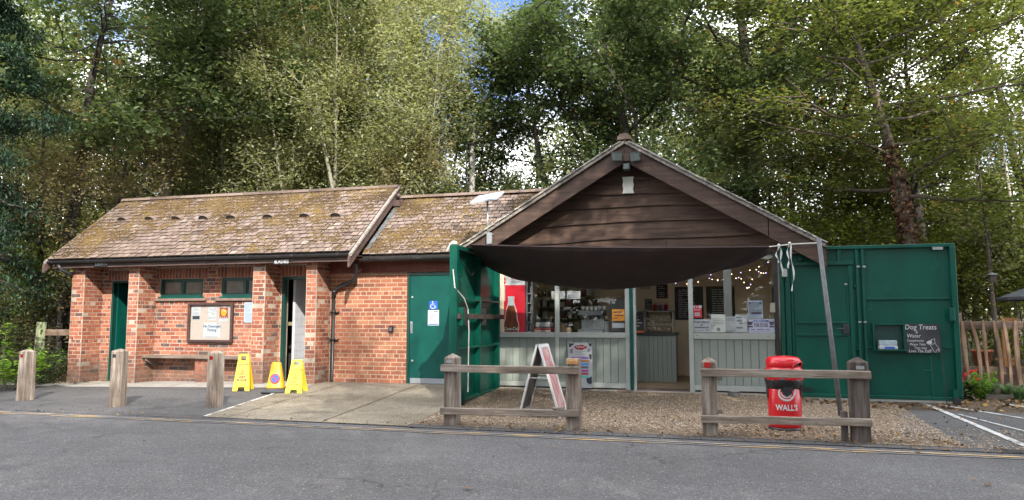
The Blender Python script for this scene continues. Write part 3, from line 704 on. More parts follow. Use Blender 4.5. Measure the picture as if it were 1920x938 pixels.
# downpipe
dp = MB(); Yq = BY-.07; px = P(625, 600, Yq).x
p0 = P(666, 492, 11.96); p1 = P(668, 508, 12.08); p2 = P(667, 523, 12.12); p3 = P(632, 541, Yq)
dp.tube([p0, (p1.x, p1.y, p1.z), (p2.x, p2.y, p2.z+.02), (p2.x-.04, p2.y, p2.z-.03), (p3.x+.03, Yq, p3.z+.02), (px+.0, Yq, p3.z-.05), (px-.005, Yq, p3.z-.25)], .037, 10)
dp.tube([(px, Yq, p3.z-.2), (px-.01, Yq, .04), (px-.01, Yq-.01, .0)], .034, 10)
for z in (p3.z-.07, p3.z-.09): dp.tube([(px, Yq, z-.03), (px, Yq, z+.03)], .045, 10)
for z in (1.28, .78): dp.tube([(px, Yq, z-.025), (px, Yq, z+.025)], .044, 10); dp.box((px-.08, Yq+.02, z-.02), (px+.09, Yq+.06, z+.005))
dp.build('downpipe', M_black, an, smooth=True)
# ------------------------------------------------------------------ kiosk
KY = 12.0
ks = thing('kiosk', 'open refreshment kiosk with a dark waney board gable over a glazed sage green front', 'building', (-1.5, 12.2, 0))
AX, AZ = -1.46, 3.97                      # apex of the verge line at Y 11.6
gl = P(868, 462, 11.6); gr = P(1548, 457, 11.6)
def gz_roof(x): return AZ - (AX-x)*(AZ-gl.z)/(AX-gl.x) if x < AX else AZ - (x-AX)*(AZ-gr.z)/(gr.x-AX)
# gable cladding: overlapping waney-edged boards
bounds = [P(1175, v, 11.93).z for v in (478, 450, 420, 390, 366, 340, 311)] + [AZ-.24]
M_gab = M_gable
def xs(z, inset=.16):
    zz = z + inset
    l = AX - (AZ - zz)*(AX-gl.x)/(AZ-gl.z); r = AX + (AZ - zz)*(gr.x-AX)/(AZ-gr.z)
    return l, r
joints = {0: [P(1250, 460, 11.93).x], 1: [P(1033, 435, 11.93).x]}
for i in range(7):
    z0, z1 = bounds[i], bounds[i+1] + .035
    l0, r0 = xs(z0); l1, r1 = xs(z1)
    cuts = [l0] + joints.get(i, []) + [r0]
    for j in range(len(cuts)-1):
        a, b_ = cuts[j]+.002, cuts[j+1]-.002
        n = max(3, int((b_-a)/.16)); ph = R.uniform(0, 9); bot = []; amp = .034
        for k in range(n+1):
            x = a+(b_-a)*k/n; w = amp*mnoise.noise(Vector((x*.9+ph*0, i*3.1, .5))) + .010*mnoise.noise(Vector((x*3.4, i*5.7, 2)))
            bot.append((x, z0 + w + (.02*math.sin(x*.7+i) if i else 0)))
        ta, tb_ = max(a, l1 if j == 0 else a), min(b_, r1 if j == len(cuts)-2 else b_)
        top = [(tb_, z1), (ta, z1)]
        vs = []; m_ = MB()
        poly = bot + top
        for x, z in poly:
            d = .010 + .042*cl((z1-z)/(z1-z0)); vs.append((x, 11.965-d, z))
        for x, z in poly: vs.append((x, 11.985, z))
        N = len(poly)
        m_.add(vs, [tuple(range(N)), tuple(range(2*N-1, N-1, -1))] + [(q, q+N, (q+1) % N+N, (q+1) % N) for q in range(N)], R.random())
        m_.build('board', M_gab, ks)
b = MB(); l0, r0 = xs(bounds[0]-.02, .1); b.prism([(l0, bounds[0]-.02), (r0, bounds[0]-.02), (AX, AZ-.12)], 11.99, 12.05); b.build('gable_wall', M_dark, ks)
# roof planes
sl_l, sl_r = math.atan2(AZ-gl.z, AX-gl.x), math.atan2(AZ-gr.z, gr.x-AX)
b = MB(); t = .10
for (x, z) in ((gl.x, gl.z), (gr.x, gr.z)):
    b.add([(x, 11.56, z-.02), (AX, 11.56, AZ-.02), (AX, 16.8, AZ-.02), (x, 16.8, z-.02), (x, 11.56, z-.02-.05), (AX, 11.56, AZ-.02-.05), (AX, 16.8, AZ-.07), (x, 16.8, z-.07)], [(0,1,2,3), (7,6,5,4), (0,4,5,1), (1,5,6,2), (2,6,7,3), (3,7,4,0)])
rk = b.build('roof', M_felt, ks)
for side, (gx, gz_, sl) in enumerate(((gl.x, gl.z, sl_l), (gr.x, gr.z, sl_r))):
    sg = 1 if side == 0 else -1; L = math.hypot(AX-gx, AZ-gz_); n = 26; st = L/n
    for i in range(n-1):
        s = i*st; c_ = Vector((gx + sg*(s+.08)*math.cos(sl), 11.56, gz_ + (s+.08)*math.sin(sl) + .012))
        for q in range(2):
            rt = Matrix.Rotation(-sg*(sl-.07+R.uniform(-.02, .02)), 3, 'Y'); y0 = 11.5+q*.17+R.uniform(-.008, .008)
            MB().box((c_.x-.095, y0, c_.z-.009), (c_.x+.095, y0+.166, c_.z+.009), cl(R.gauss(.55, .28)), rt).build('roof_tile', M_tile_grey, rk)
    b = MB()       # rest of the slope, one course per row
    for i in range(n-2):
        s = i*st; rt = Matrix.Rotation(-sg*(sl-.07), 3, 'Y')
        for k in range(28):
            cx, cz = gx + sg*(s+.08)*math.cos(sl), gz_ + (s+.08)*math.sin(sl) + .012; y0 = 11.85+k*.17
            b.box((cx-.095, y0, cz-.009), (cx+.095, y0+.165, cz+.009), cl(R.gauss(.5, .25)), rt)
    b.build('roof_tiling', M_tile, rk, kind='stuff')
    # mortar undercloak along the verge, bargeboard, soffit
    def sb(o0, o1, y0, y1, s0=0, s1=1, mt=M_barge, name='bargeboard'):
        q = MB(); vs = []
        for s in (s0, s1):
            x = gx + (AX-gx)*s; z = gz_ + (AZ-gz_)*s
            for y in (y0, y1):
                for o in (o0, o1): vs.append((x, y, z+o))
        q.add(vs, [(0,2,3,1), (4,5,7,6), (0,1,5,4), (2,6,7,3), (1,3,7,5), (0,4,6,2)]); return q.build(name, mt, ks, bevel=.004)
    sb(-.062, -.004, 11.53, 11.62, 0, 1, M_verge, 'verge_mortar')
    jn = .27
    if side == 1: sb(-.35, -.064, 11.585, 11.625, 0, jn-.002); sb(-.343, -.064, 11.585, 11.625, jn+.002, 1)
    else: sb(-.35, -.064, 11.585, 11.625)
    sb(-.115, -.085, 11.63, 11.95, 0, 1, M_barge, 'soffit')
    q = MB(); q.box((gx-(.02 if side == 0 else -.02), 11.63, gz_-.13), (gx+sg*.52, 12.2, gz_-.1)); q.box((gx, 11.6, gz_-.3), (gx+sg*.03, 16, gz_-.07)); q.build('eaves_box', M_barge, ks)
for i in range(12):
    q = MB(); y = 11.5+i*.42; vs = []
    for yy in (y, y+.41):
        for k in range(7): a_ = math.pi*(k/6); vs.append((AX+.115*math.cos(a_), yy, AZ+.0+.105*math.sin(a_)))
    q.add(vs, [(k, k+1, k+8, k+7) for k in range(6)] + [tuple(range(6, -1, -1)), tuple(range(7, 14)), (0, 7, 13, 6)], R.uniform(.2, .7)); q.build('ridge_tile', M_tile, rk)
# body of the kiosk: side and rear walls, floor, ceiling
KX0, KX1, KB = -3.70, .80, 14.9
b = MB(); b.box((KX0-.001, 12.05, -.3), (KX0+.1, KB+.1, 2.3)); b.box((KX1+.02, 12.05, -.3), (KX1+.1, KB+.1, 2.2)); b.box((KX0+.1, KB, -.3), (KX1+.02, KB+.1, 2.3))
iw = b.build('inner_wall', M_cream, ks)
for r_ in range(11):     # painted blocks on the rear wall
    for q in range(12):
        x = KX0+.12+q*.40-(.2 if r_ % 2 else 0); x0, x1 = max(x, KX0+.11), min(x+.393, KX1)
        if x1-x0 > .05: MB().box((x0, KB-.006, .08+r_*.2), (x1, KB+.002, .273+r_*.2), R.random()).build('block', M_cream, iw)
MB().box((KX0+.1, 12.06, -.2), (KX1+.02, KB, .05)).build('inner_floor', mat('brown_floor', (.34, .24, .15), (.26, .18, .11), 3, .6), ks)
MB().box((KX0+.1, 12.06, 2.26), (KX1+.02, KB, 2.28)).build('ceiling', M_cream, ks)
MB().box((KX0-.02, 11.93, 2.13), (KX1+.1, 12.05, 2.20)).build('lintel', M_barge, ks)
# front frame
zs = P(1100, 627, KY).z; zt = 2.13
def xk(u, v=600): return P(u, v, KY-.05).x
posts = [(xk(930), xk(935)), (xk(1040.5), xk(1048)), (xk(1172), xk(1180.5)), (xk(1187), xk(1192)), (xk(1291), xk(1300))]
for k, (a, c) in enumerate(posts):
    MB().box((a, KY-.055, .0), (c, KY+.03, zt)).build('post', M_offwhite, ks, bevel=.004)
gp = MB().box((xk(1180.8), KY-.085, .0), (xk(1186.8), KY+.02, zt)).build('post', M_green, ks, bevel=.004, label='dark green steel post beside the doorway')
xr1 = xk(1452.5); MB().box((xr1+.001, KY-.075, .0), (xk(1461), KY+.05, 2.17)).build('corner_post', M_black, ks, bevel=.004)
MB().box((KX0-.03, KY-.06, .0), (posts[0][0]-.001, KY+.05, 2.13)).build('corner_post', M_black, ks, bevel=.004)
bays = [(posts[0][1], posts[1][0]), (posts[1][1], posts[2][0]), (posts[4][1], xr1)]
for k, (a, c) in enumerate(bays):
    st = zs-.055 if k < 2 else P(1376, 636.5, KY-.05).z; sT = zs + .03 if k < 2 else P(1376, 624.5, KY-.05).z
    MB().box((a+.001, KY-.075, st), (c-.001, KY+.03, sT)).build('sill_rail', M_offwhite, ks, bevel=.004)
    MB().box((a+.001, KY-.05, .045), (c-.001, KY+.02, .125)).build('bottom_rail', M_offwhite, ks, bevel=.003)
    n = max(1, round((c-a)/.117)); w = (c-a)/n
    for i in range(n):
        MB().box((a+i*w+.003, KY-.036, .127), (a+(i+1)*w-.003, KY-.012, st-.002)).build('panel_board', M_sage, ks, bevel=.003)
    MB().box((a, KY-.010, .13), (c, KY+.015, st)).build('backing', M_dark, ks)
    MB().box((a+.001, KY-.004, sT+.001), (c-.001, KY+.002, zt-.06)).build('window_pane', M_glass, ks)
    MB().box((a+.001, KY-.03, zt-.06), (c-.001, KY+.02, zt)).build('top_rail', M_offwhite, ks)
a = P(1357, 560, KY+.12); c = P(1372, 560, KY+.12)
MB().box((a.x, KY+.08, .06), (c.x, KY+.14, 2.25)).build('post', mat('grey_green_post', (.20, .21, .19), (.16, .17, .15), 4, .6), ks, label='inner grey post seen through the right window')
MB().box((posts[3][1], KY-.05, .0), (posts[4][0], KY+.05, .055)).build('threshold', M_fascia, ks)
# screws on the sill
for u, v in ((958, 624), (1022, 625), (1142, 626), (1307, 629), (1440, 631)):
    p = P(u, v, KY-.077); q = MB(); q.M = Matrix.Translation(p) @ Matrix.Rotation(math.radians(90), 4, 'X'); q.lathe([(.008, 0), (.007, .004), (0, .005)], n=8); q.build('screw', M_fascia, ks)
# concrete kerb in front of the panels
# --- things inside
def bm(label, u0, v0, u1, v1, Y, seed, frame=None, name='blackboard', nl=9, group=None, x0=.12, x1=.7):
    a, c = P(u0, v1, Y), P(u1, v0, Y); zb, zt_ = P((u0+u1)/2, v1, Y).z, P((u0+u1)/2, v0, Y).z
    t_ = thing(name, label, 'blackboard', ((a.x+c.x)/2, Y, zb), group)
    MB().box((a.x, Y-.012, zb), (c.x, Y, zt_)).build('board', M_slate, t_)
    rule(t_, (a.x, zb, c.x, zt_), Y-.012, lines(nl, .05, .93, x0, x1, seed, .28), M_chalk, 'chalk_writing')
    if frame:
        w = frame; f = MB(); f.box((a.x-w, Y-.02, zb-w), (a.x, Y, zt_+w)); f.box((c.x, Y-.02, zb-w), (c.x+w, Y, zt_+w)); f.box((a.x, Y-.02, zt_), (c.x, Y, zt_+w)); f.box((a.x, Y-.02, zb-w), (c.x, Y, zb)); f.build('frame', mat('pine_frame', (.36, .20, .09), (.28, .15, .06), 9, .6), t_)
    return t_
Yb = KB-.012
bm('tall blackboard of chalked menu lines behind the doorway post', 1266, 538, 1318, 600, Yb, 21, nl=16)
bm('wide blackboard menu behind the right hand window', 1325, 537, 1377, 596, Yb, 22, nl=12, x0=.2, x1=.85)
bm('small wood framed blackboard high on the cream wall above the cups', 1232, 534, 1251, 559, Yb, 23, .012, nl=6, x0=.15, x1=.85)
Yc = 13.3
zc = P(1225, 624, Yc).z
sh = thing('wall_shelf', 'thin dark shelf holding coloured cups behind the counter', 'shelf', (P(1230, 582, 14.6).x, 14.7, P(1230, 582, 14.6).z))
zsf = P(1230, 582.5, 14.6).z
MB().box((P(1205, 582, 14.6).x, 14.58, zsf-.02), (P(1262, 582, 14.6).x, KB-.01, zsf)).build('shelf_board', M_black, sh)
for x in (P(1212, 582, 14.6).x, P(1256, 582, 14.6).x): MB().add([(x, 14.6, zsf-.02), (x+.02, 14.6, zsf-.02), (x+.02, KB-.01, zsf-.16), (x, KB-.01, zsf-.16), (x, KB-.01, zsf-.02), (x+.02, KB-.01, zsf-.02)], [(0,3,2,1), (0,1,5,4), (0,4,3), (1,2,5), (3,4,5,2)]).build('bracket', M_black, sh)
q = bm('small blackboard standing at the left end of the wall shelf', 1209.5, 561, 1222.5, 580, 14.68, 24, nl=5, x0=.1, x1=.9)
for lab, u, colr, colr2 in (('orange cup of sticks on the shelf', 1228, (.55, .10, .02), (.40, .2, .05)), ('lilac cup of straws on the shelf between orange and red cups', 1238, (.30, .24, .40), (.6, .5, .45)), ('red cup of straws at the right end of the shelf', 1248.5, (.50, .02, .05), (.6, .2, .2))):
    p = P(u, 582.5, 14.68); p.z = zsf; t_ = thing('cup', lab, 'cup', p, 'cups on the wall shelf')
    k = MB(); k.lathe([(.03, 0), (.042, .11), (.044, .11), (.044, .118), (.037, .118), (.034, .02), (0, .02)], p, 14); k.build('cup_body', mat('cup_'+lab.split()[0], colr, rough=.5), t_, smooth=True)
    k = MB()
    for i in range(7): a_ = i*.9; k.tube([(p.x+.01*math.cos(a_), p.y+.01*math.sin(a_), p.z+.03), (p.x+.034*math.cos(a_), p.y+.034*math.sin(a_), p.z+.15+.02*R.random())], .004, 5)
    k.build('sticks', mat('sticks_'+lab.split()[0], colr2, rough=.6), t_)
a, c = P(1199.5, 543, Yb), P(1219, 528, Yb); tag(MB().box((a.x, Yb-.004, a.z), (c.x, Yb, c.z)).build('paper_sheet', mat('old_paper', (.50, .44, .36), rough=.8)), 'blank cream sheet pinned high on the wall inside the doorway', 'paper')
# counter
ct = thing('counter', 'sage panelled serving counter with a black top inside the doorway', 'counter', (P(1225, 700, Yc).x, Yc+.25, .05))
cx0, cx1 = P(1184, 660, Yc).x, P(1268, 660, Yc).x
n = 10; w = (cx1-cx0)/n
for i in range(n): MB().box((cx0+i*w+.002, Yc, .052), (cx0+(i+1)*w-.002, Yc+.018, zc-.052)).build('panel_board', M_sage, ct, bevel=.002)
MB().box((cx0, Yc+.02, .052), (cx1-.002, Yc+.5, zc-.052)).build('carcass', M_sage, ct)
MB().box((cx0-.02, Yc-.03, zc-.05), (cx1+.02, Yc+.55, zc)).build('worktop', M_black, ct, bevel=.005)
ct2 = thing('rear_counter', 'long dark counter behind the left windows crowded with equipment', 'counter', (-2.6, 12.9, .05))
MB().box((KX0+.75, 12.62, .052), (cx0-.15, 13.2, .84)).build('carcass', M_sage, ct2); MB().box((KX0+.73, 12.58, .842), (cx0-.12, 13.25, .88)).build('worktop', M_black, ct2)
# clear case and little board on the counter
M_pack = mat('wrapped_paper', (.42, .33, .25), (.30, .22, .16), 12, .35, .3, 40, dirt=(.62, .55, .48), dscale=14, damt=0)
a, c = P(1209, 622, Yc+.1), P(1262, 584, Yc+.1)
t_ = thing('display_case', 'clear fronted display case of wrapped bakes on the counter', 'case', ((a.x+c.x)/2, Yc+.25, zc))
b = MB(); b.box((a.x, Yc+.09, zc+.001), (a.x+.008, Yc+.4, c.z)); b.box((c.x-.008, Yc+.09, zc+.001), (c.x, Yc+.4, c.z)); b.box((a.x+.008, Yc+.09, c.z-.006), (c.x-.008, Yc+.4, c.z)); b.build('case_edge', M_steel, t_)
MB().box((a.x+.01, Yc+.10, zc+.004), (c.x-.01, Yc+.105, c.z-.01)).build('glazing', M_glass, t_)
for i in range(5):
    for j in range(2):
        x = a.x+.05+i*(c.x-a.x-.08)/5; z = zc+.01+j*.15; k = MB(); k.sphere((x+.03, Yc+.24, z+.055), .055, 8, 6, .5, (1.0, .8, 1)); tag(k.build('wrapped_bake', M_pack, smooth=True), 'wrapped bake in the display case, ' + ('lower', 'upper')[j] + ' row, ' + ('leftmost', 'second from the left', 'middle one', 'second from the right', 'rightmost')[i], 'cake', 'wrapped bakes in the display case')
MB().box((a.x+.009, Yc+.12, zc+.148), (c.x-.009, Yc+.38, zc+.152)).build('shelf', M_steel, t_)
a, c = P(1192.5, 607, Yc+.05), P(1206.5, 584, Yc+.05)
t_ = thing('table_board', 'little arched black chalk sign with an orange base on the counter', 'sign', ((a.x+c.x)/2, Yc+.07, zc))
w = c.x-a.x; b = MB(); b.prism([(a.x, zc+.03), (c.x, zc+.03), (c.x, c.z-.05)] + [(a.x+w/2+w/2*math.cos(q), c.z-.05+.05*math.sin(q)) for q in (.4, .8, 1.2, 1.57, 1.95, 2.35, 2.75)] + [(a.x, c.z-.05)], Yc+.055, Yc+.065); b.build('board', M_slate, t_)
rule(t_, (a.x, zc+.06, c.x, c.z-.04), Yc+.055, lines(4, .1, .9, .15, .85, 31), M_chalk, 'chalk_writing'); MB().box((a.x, Yc+.045, zc+.001), (c.x, Yc+.09, zc+.03)).build('foot', M_orange, t_)
# drinks cooler behind the first pane
fz0 = .06; a, c = P(931, 622, KY+.06), P(985, 515, KY+.06)
fr = thing('drinks_cooler', 'tall drinks cooler with a red and white bottle advert on its side behind the glass', 'fridge', ((a.x+c.x)/2, KY+.4, fz0))
xw = c.x-a.x
MB().box((a.x, KY+.065, fz0), (c.x, KY+.62, c.z+.03)).build('cabinet', M_black, fr, bevel=.01)
Yf = KY+.062
ad = MB().box((a.x+.005, Yf-.002, .5), (c.x-.004, Yf+.001, c.z)).build('advert', mat('cola_red', (.52, .012, .03), (.46, .01, .025), 4, .4), fr)
hz = (c.z-.5); zt2 = P(958, 535, Yf).z
MB().box((a.x+.005, Yf-.004, zt2), (c.x-.004, Yf-.0025, c.z-.002)).build('advert_heading', M_paper, ad)
q = MB(); pc = P(941, 527, Yf); disc(q, pc.x, Yf-.005, pc.z, 0, .078, n=24); dco = q.build('red_disc', MATS['cola_red'], ad)
text('Coca-Cola', .045, (pc.x, Yf-.006, pc.z), M_white, ad, name='disc_lettering', shear=.25, sx=.75)
pc = P(969, 522, Yf); text('DRINK', .062, (pc.x, Yf-.0055, pc.z), MATS['cola_red'], ad, name='heading_lettering', shear=.25, sx=1.05, bold=.002); pc = P(969, 529, Yf); text('ICE COLD', .035, (pc.x, Yf-.0055, pc.z), M_ink, ad, name='subheading_lettering', shear=.2, sx=1.25)
# bottle
bxm = P(958.5, 600, Yf).x; zb0 = P(958, 622, Yf).z; zbt = P(958, 556, Yf).z; hb = zbt-zb0
prof = [(0, .15), (.12, .175), (.25, .165), (.35, .135), (.5, .125), (.62, .105), (.74, .07), (.84, .052), (.93, .05), (.95, .058), (1, .055)]
def bottle(w_add, y, lo=0, hi=1):
    pp = [(t_, w_) for t_, w_ in prof if lo <= t_ <= hi]
    return [(bxm+w_*.72+w_add, zb0+hb*t_) for t_, w_ in pp] + [(bxm-w_*.72-w_add, zb0+hb*t_) for t_, w_ in reversed(pp)]
MB().prism(bottle(.018, 0), Yf-.0045, Yf-.003).build('bottle_halo', mat('frost', (.62, .45, .42), (.7, .3, .3), 60, .5), ad)
MB().prism(bottle(0, 0), Yf-.006, Yf-.0048).build('bottle_glass', mat('bottle_print', (.045, .012, .008), (.22, .07, .03), 30, .3, stretch=(1, 1, .12)), ad)
MB().prism(bottle(-.004, 0, .74, 1), Yf-.0072, Yf-.0062).build('bottle_neck', mat('neck_print', (.42, .55, .60), (.22, .36, .42), 50, .3), ad)
pc = P(959, 616, Yf); text('Coca-Cola', .078, (pc.x, Yf-.0075, pc.z-.005), M_white, ad, name='bottle_lettering', shear=.25, sx=.8, bold=.001)
o, bx = paper(932, 537, 947, 565, Yf-.008, ad, name='price_list'); rule(ad, bx, Yf-.008, lines(7, .06, .95, seed=41), M_ink_grey, 'price_print')
# glass door of the cooler with shelves of bottles, lit inside
b = MB(); x0, x1 = c.x+.004, P(1001, 560, KY+.2).x; ztc = c.z
b.box((x0, KY+.10, fz0), (x0+.02, KY+.14, ztc)); b.box((x1-.02, KY+.10, fz0), (x1, KY+.14, ztc)); b.build('door_edge', M_lead, fr)
for i in range(7):
    z = .62+i*.16
    if z < ztc-.1:
        k = MB(); k.lathe([(.028, 0), (.03, .08), (.012, .12), (.012, .14), (0, .14)], (x0+.065, KY+.2, z), 10); tag(k.build('bottle', mat('clear_bottle', (.55, .58, .6), (.3, .32, .34), 30, .15), smooth=True), 'clear bottle in the drinks cooler, on shelf ' + ('one', 'two', 'three', 'four', 'five', 'six', 'seven')[i] + ' from the bottom', 'bottle', 'bottles in the drinks cooler')
        MB().box((x0+.022, KY+.12, z-.012), (x1-.022, KY+.3, z-.004)).build('shelf', M_white, fr)
# shelving, machines and clutter behind the left windows
M_clut = [mat('clutter_%s' % n_, c_, rough=.5) for n_, c_ in (('tan', (.36, .27, .17)), ('black', (.03, .03, .03)), ('grey', (.30, .31, .31)), ('white', (.6, .6, .57)), ('maroon', (.20, .04, .04)), ('olive', (.17, .18, .09)), ('brown', (.18, .11, .06)))]
rk_ = thing('shelf_rack', 'dark wall rack of jars and boxes behind the left windows', 'shelving', (-2.3, 14.6, .9))
x0, x1 = P(1004, 560, 14.4).x, P(1118, 560, 14.4).x
MB().box((x0, 14.6, .88), (x1, 14.62, P(1060, 562, 14.4).z)).build('back_panel', M_clut[1], rk_)
for i in range(4):
    z = .93+i*.22; MB().box((x0, 14.3, z), (x1, 14.6, z+.015)).build('shelf_board', M_clut[6], rk_)
    x = x0+.03; kk_ = 0
    while x < x1-.1:
        kk_ += 1
        w = R.uniform(.05, .14); h = R.uniform(.07, .17); m_ = R.choice(M_clut)
        od = ('first', 'second', 'third', 'fourth', 'fifth', 'sixth', 'seventh', 'eighth', 'ninth', 'tenth', 'eleventh', 'twelfth'); lb_ = m_.name.split('_')[1] + ' %s on the ' + ('bottom', 'second', 'third', 'top')[i] + ' rack shelf, ' + od[kk_-1] + ' from the left'
        if R.random() < .5: tag(MB().box((x, 14.36, z+.016), (x+w, 14.5, z+.016+h)).build('packet', m_), lb_ % 'packet', 'packet', 'packets and jars on the kiosk rack')
        else: k = MB(); k.lathe([(w*.4, 0), (w*.42, h*.75), (w*.3, h*.85), (w*.3, h), (0, h)], (x+w/2, 14.42, z+.016), 10); tag(k.build('jar', m_, smooth=True), lb_ % 'jar', 'jar', 'packets and jars on the kiosk rack')
        x += w+R.uniform(.01, .05)
for k, (u, lab) in enumerate(((1046, 'white price card taped up behind the left window, nearest the cooler'), (1075, 'white price card taped up behind the left window, nearest the doorway'))):
    a, c = P(u-12, 561, 12.5), P(u+13, 546, 12.5); o = MB().box((a.x, 12.5, a.z), (c.x, 12.504, c.z)).build('price_card', M_paper); tag(o, lab, 'card'); rule(o, (a.x, a.z, c.x, c.z), 12.5, lines(4, .1, .9, .05, .95, k+50), M_ink_grey)
em = thing('coffee_machine', 'steel coffee machine on the counter behind the centre window', 'coffee machine', (P(1110, 600, 12.9).x, 12.9, .88))
x0, x1 = P(1085, 600, 12.8).x, P(1132, 600, 12.8).x
MB().box((x0, 12.7, .883), (x1, 13.1, .97)).build('base', M_steel, em, bevel=.01); MB().box((x0+.02, 12.95, .97), (x1-.02, 13.1, 1.22)).build('back', M_steel, em); MB().box((x0, 12.7, 1.2), (x1, 13.1, 1.3)).build('head', M_lead, em, bevel=.015)
for i in range(3):
    x = x0+.08+i*.13; k = MB(); k.lathe([(.03, 0), (.03, .05), (.02, .055), (0, .055)], (x, 12.8, 1.14), 12); k.tube([(x, 12.8, 1.16), (x, 12.64, 1.14)], .01, 6); k.build('brew_handle', M_black, em)
for i in range(6):
    k = MB(); k.lathe([(.025, 0), (.038, .07), (.034, .07), (.02, .006), (0, .006)], (x0+.05+i*.075, 12.95, 1.3), 12); tag(k.build('cup', M_white, smooth=True), 'white cup on the coffee machine, ' + ('leftmost', 'second from the left', 'third from the left', 'third from the right', 'second from the right', 'rightmost')[i], 'cup', 'cups on the coffee machine')
bx_ = thing('display_box', 'black counter display box with an orange poster behind the centre window', 'display', (P(1158, 600, 12.3).x, 12.35, .88))
a, c = P(1144, 622, 12.3), P(1172, 560, 12.3)
MB().box((a.x, 12.3, .883), (c.x, 12.55, c.z)).build('body', M_black, bx_, bevel=.008)
a1, c1 = P(1148, 602, 12.3), P(1171, 580, 12.3); o = MB().box((a1.x, 12.294, a1.z), (c1.x, 12.299, c1.z)).build('poster', M_fire, bx_); rule(o, (a1.x, a1.z, c1.x, c1.z), 12.294, [(.1, .8, .68, .82), (.2, .9, .4, .52), (.1, .5, .2, .28)], MATS['maroon_ink'])
a1, c1 = P(1148, 615, 12.3), P(1171, 606, 12.3); MB().box((a1.x, 12.29, a1.z), (c1.x, 12.299, c1.z)).build('label_plate', M_paper, bx_)
mr = thing('red_toaster', 'low dark red machine on the counter nearest the cooler', 'machine', (P(1020, 610, 12.7).x, 12.8, .88))
x0, x1 = P(1004, 600, 12.8).x, P(1036, 600, 12.8).x; MB().box((x0, 12.68, .883), (x1, 13.0, .99)).build('body', M_clut[4], mr, bevel=.02, seg=2); MB().box((x0+.02, 12.7, .992), (x1-.02, 12.98, 1.09)).build('hood', M_clut[2], mr, bevel=.03, seg=2); MB().box((x0+.01, 12.675, .93), (x1-.01, 12.679, .945)).build('trim', M_white, mr)
for i, u in enumerate((1056, 1066, 1137)):
    p = P(u, 600, 12.75); t_ = thing('storage_jar', ['glass jar of brown sweets on the counter by the window post', 'squat jar of pale sweets right of the brown jar', 'tall glass jar between the coffee machine and black display box'][i], 'jar', (p.x, 12.75, .882), 'jars on the counter')
    h = (.2, .13, .25)[i]; k = MB(); k.lathe([(.045, 0), (.05, .01), (.05, h*.8), (.035, h*.9)], (p.x, 12.75, .883), 14); k.build('jar_body', M_clut[(6, 0, 2)[i]], t_, smooth=True); k = MB(); k.lathe([(.04, 0), (.04, .02), (0, .025)], (p.x, 12.75, .883+h*.9), 14); k.build('lid', M_black, t_)
wl_ = thing('wall_notice', 'cream notice with dark bands pinned behind the centre window', 'notice', (P(1110, 560, 14.8).x, 14.8, 1.4))
a, c = P(1096, 585, Yb), P(1116, 540, Yb); MB().box((a.x, Yb-.004, a.z), (c.x, Yb, c.z)).build('sheet', M_paper, wl_); rule(wl_, (a.x, a.z, c.x, c.z), Yb-.004, [(.1, .9, .75, .8), (.1, .9, .5, .62), (.1, .9, .2, .3)], M_clut[4])
# handwriting on the glass
pc = P(1080, 565, KY-.006); o = text('the', .09, (pc.x, KY-.006, pc.z), M_chalk, ks, name='window_lettering', shear=.3); pc = P(1136, 563, KY-.006); text('shilling', .115, (pc.x, KY-.006, pc.z), M_chalk, ks, name='window_lettering', shear=.4, bold=-.0015)
# right-hand notices on the inside of the glass
Yg = KY+.012
def wn_(lab, u0, v0, u1, v1, m=None, y=Yg, cat='notice', group='notices in the right hand window'):
    o, bx = paper(u0, v0, u1, v1, y, None, m, name='window_notice'); tag(o, lab, cat, group); return o, bx
o, bx = wn_('red sticker with a white crest in the right window above the allergy notice', 1298, 573, 1315.5, 596, MATS['cola_red'], KY-.009); rule(o, bx, KY-.009, [(.0, 1, .78, 1)], M_paper); rule(o, bx, KY-.009, [(.25, .8, .15, .27), (.25, .8, .3, .42), (.2, .85, .62, .68)], M_paper, 'white_print')
q = MB(); x0, z0, x1, z1 = bx; disc(q, (x0+x1)/2, KY-.0105, z0+.88*(z1-z0), .015, .03); q.build('crest', MATS['cola_red'], o)
o, bx = wn_('white card asking about food allergy or intolerance, leftmost on the sill', 1298.5, 599, 1333, 623, y=KY-.009); x0, z0, x1, z1 = bx
text('Food Allergy\nor\nIntolerance?', .044, ((x0+x1)/2, KY-.0095, z0+(z1-z0)*.58), M_ink, o, bold=.0015); rule(o, bx, KY-.009, [(.08, .6, .12, .17), (.7, .9, .11, .2)], M_ink_grey)
o, bx = wn_('tall cream notice with a round badge at its foot in the right window', 1334, 589.5, 1360, 623, mat('ivory', (.70, .71, .66), rough=.7)); rule(o, bx, Yg, lines(5, .32, .78, .1, .9, 61)); q = MB(); x0, z0, x1, z1 = bx; disc(q, (x0+x1)/2, Yg-.001, z0+.15*(z1-z0), .012, .026); disc(q, (x0+x1)/2, Yg-.001, z0+.15*(z1-z0), 0, .006); q.build('badge', M_ink, o)
o, bx = wn_('small white sheet right of the cream badge notice', 1360.5, 593.5, 1379, 623); rule(o, bx, Yg, lines(2, .72, .9, .1, .9, 62) + [(.1, .9, .06, .1)])
o, bx = wn_('grey printed flyer pair between the small white sheet and the dog poster', 1379.5, 590, 1403, 623, mat('grey_flyer', (.45, .48, .50), (.55, .57, .60), 14, .6)); rule(o, bx, Yg, [(.05, .5, .8, .86), (.1, .5, .6, .7), (.3, .55, .45, .55), (.05, .55, .2, .3)] + [(.62, .92, .8, .83), (.62, .92, .5, .53)])
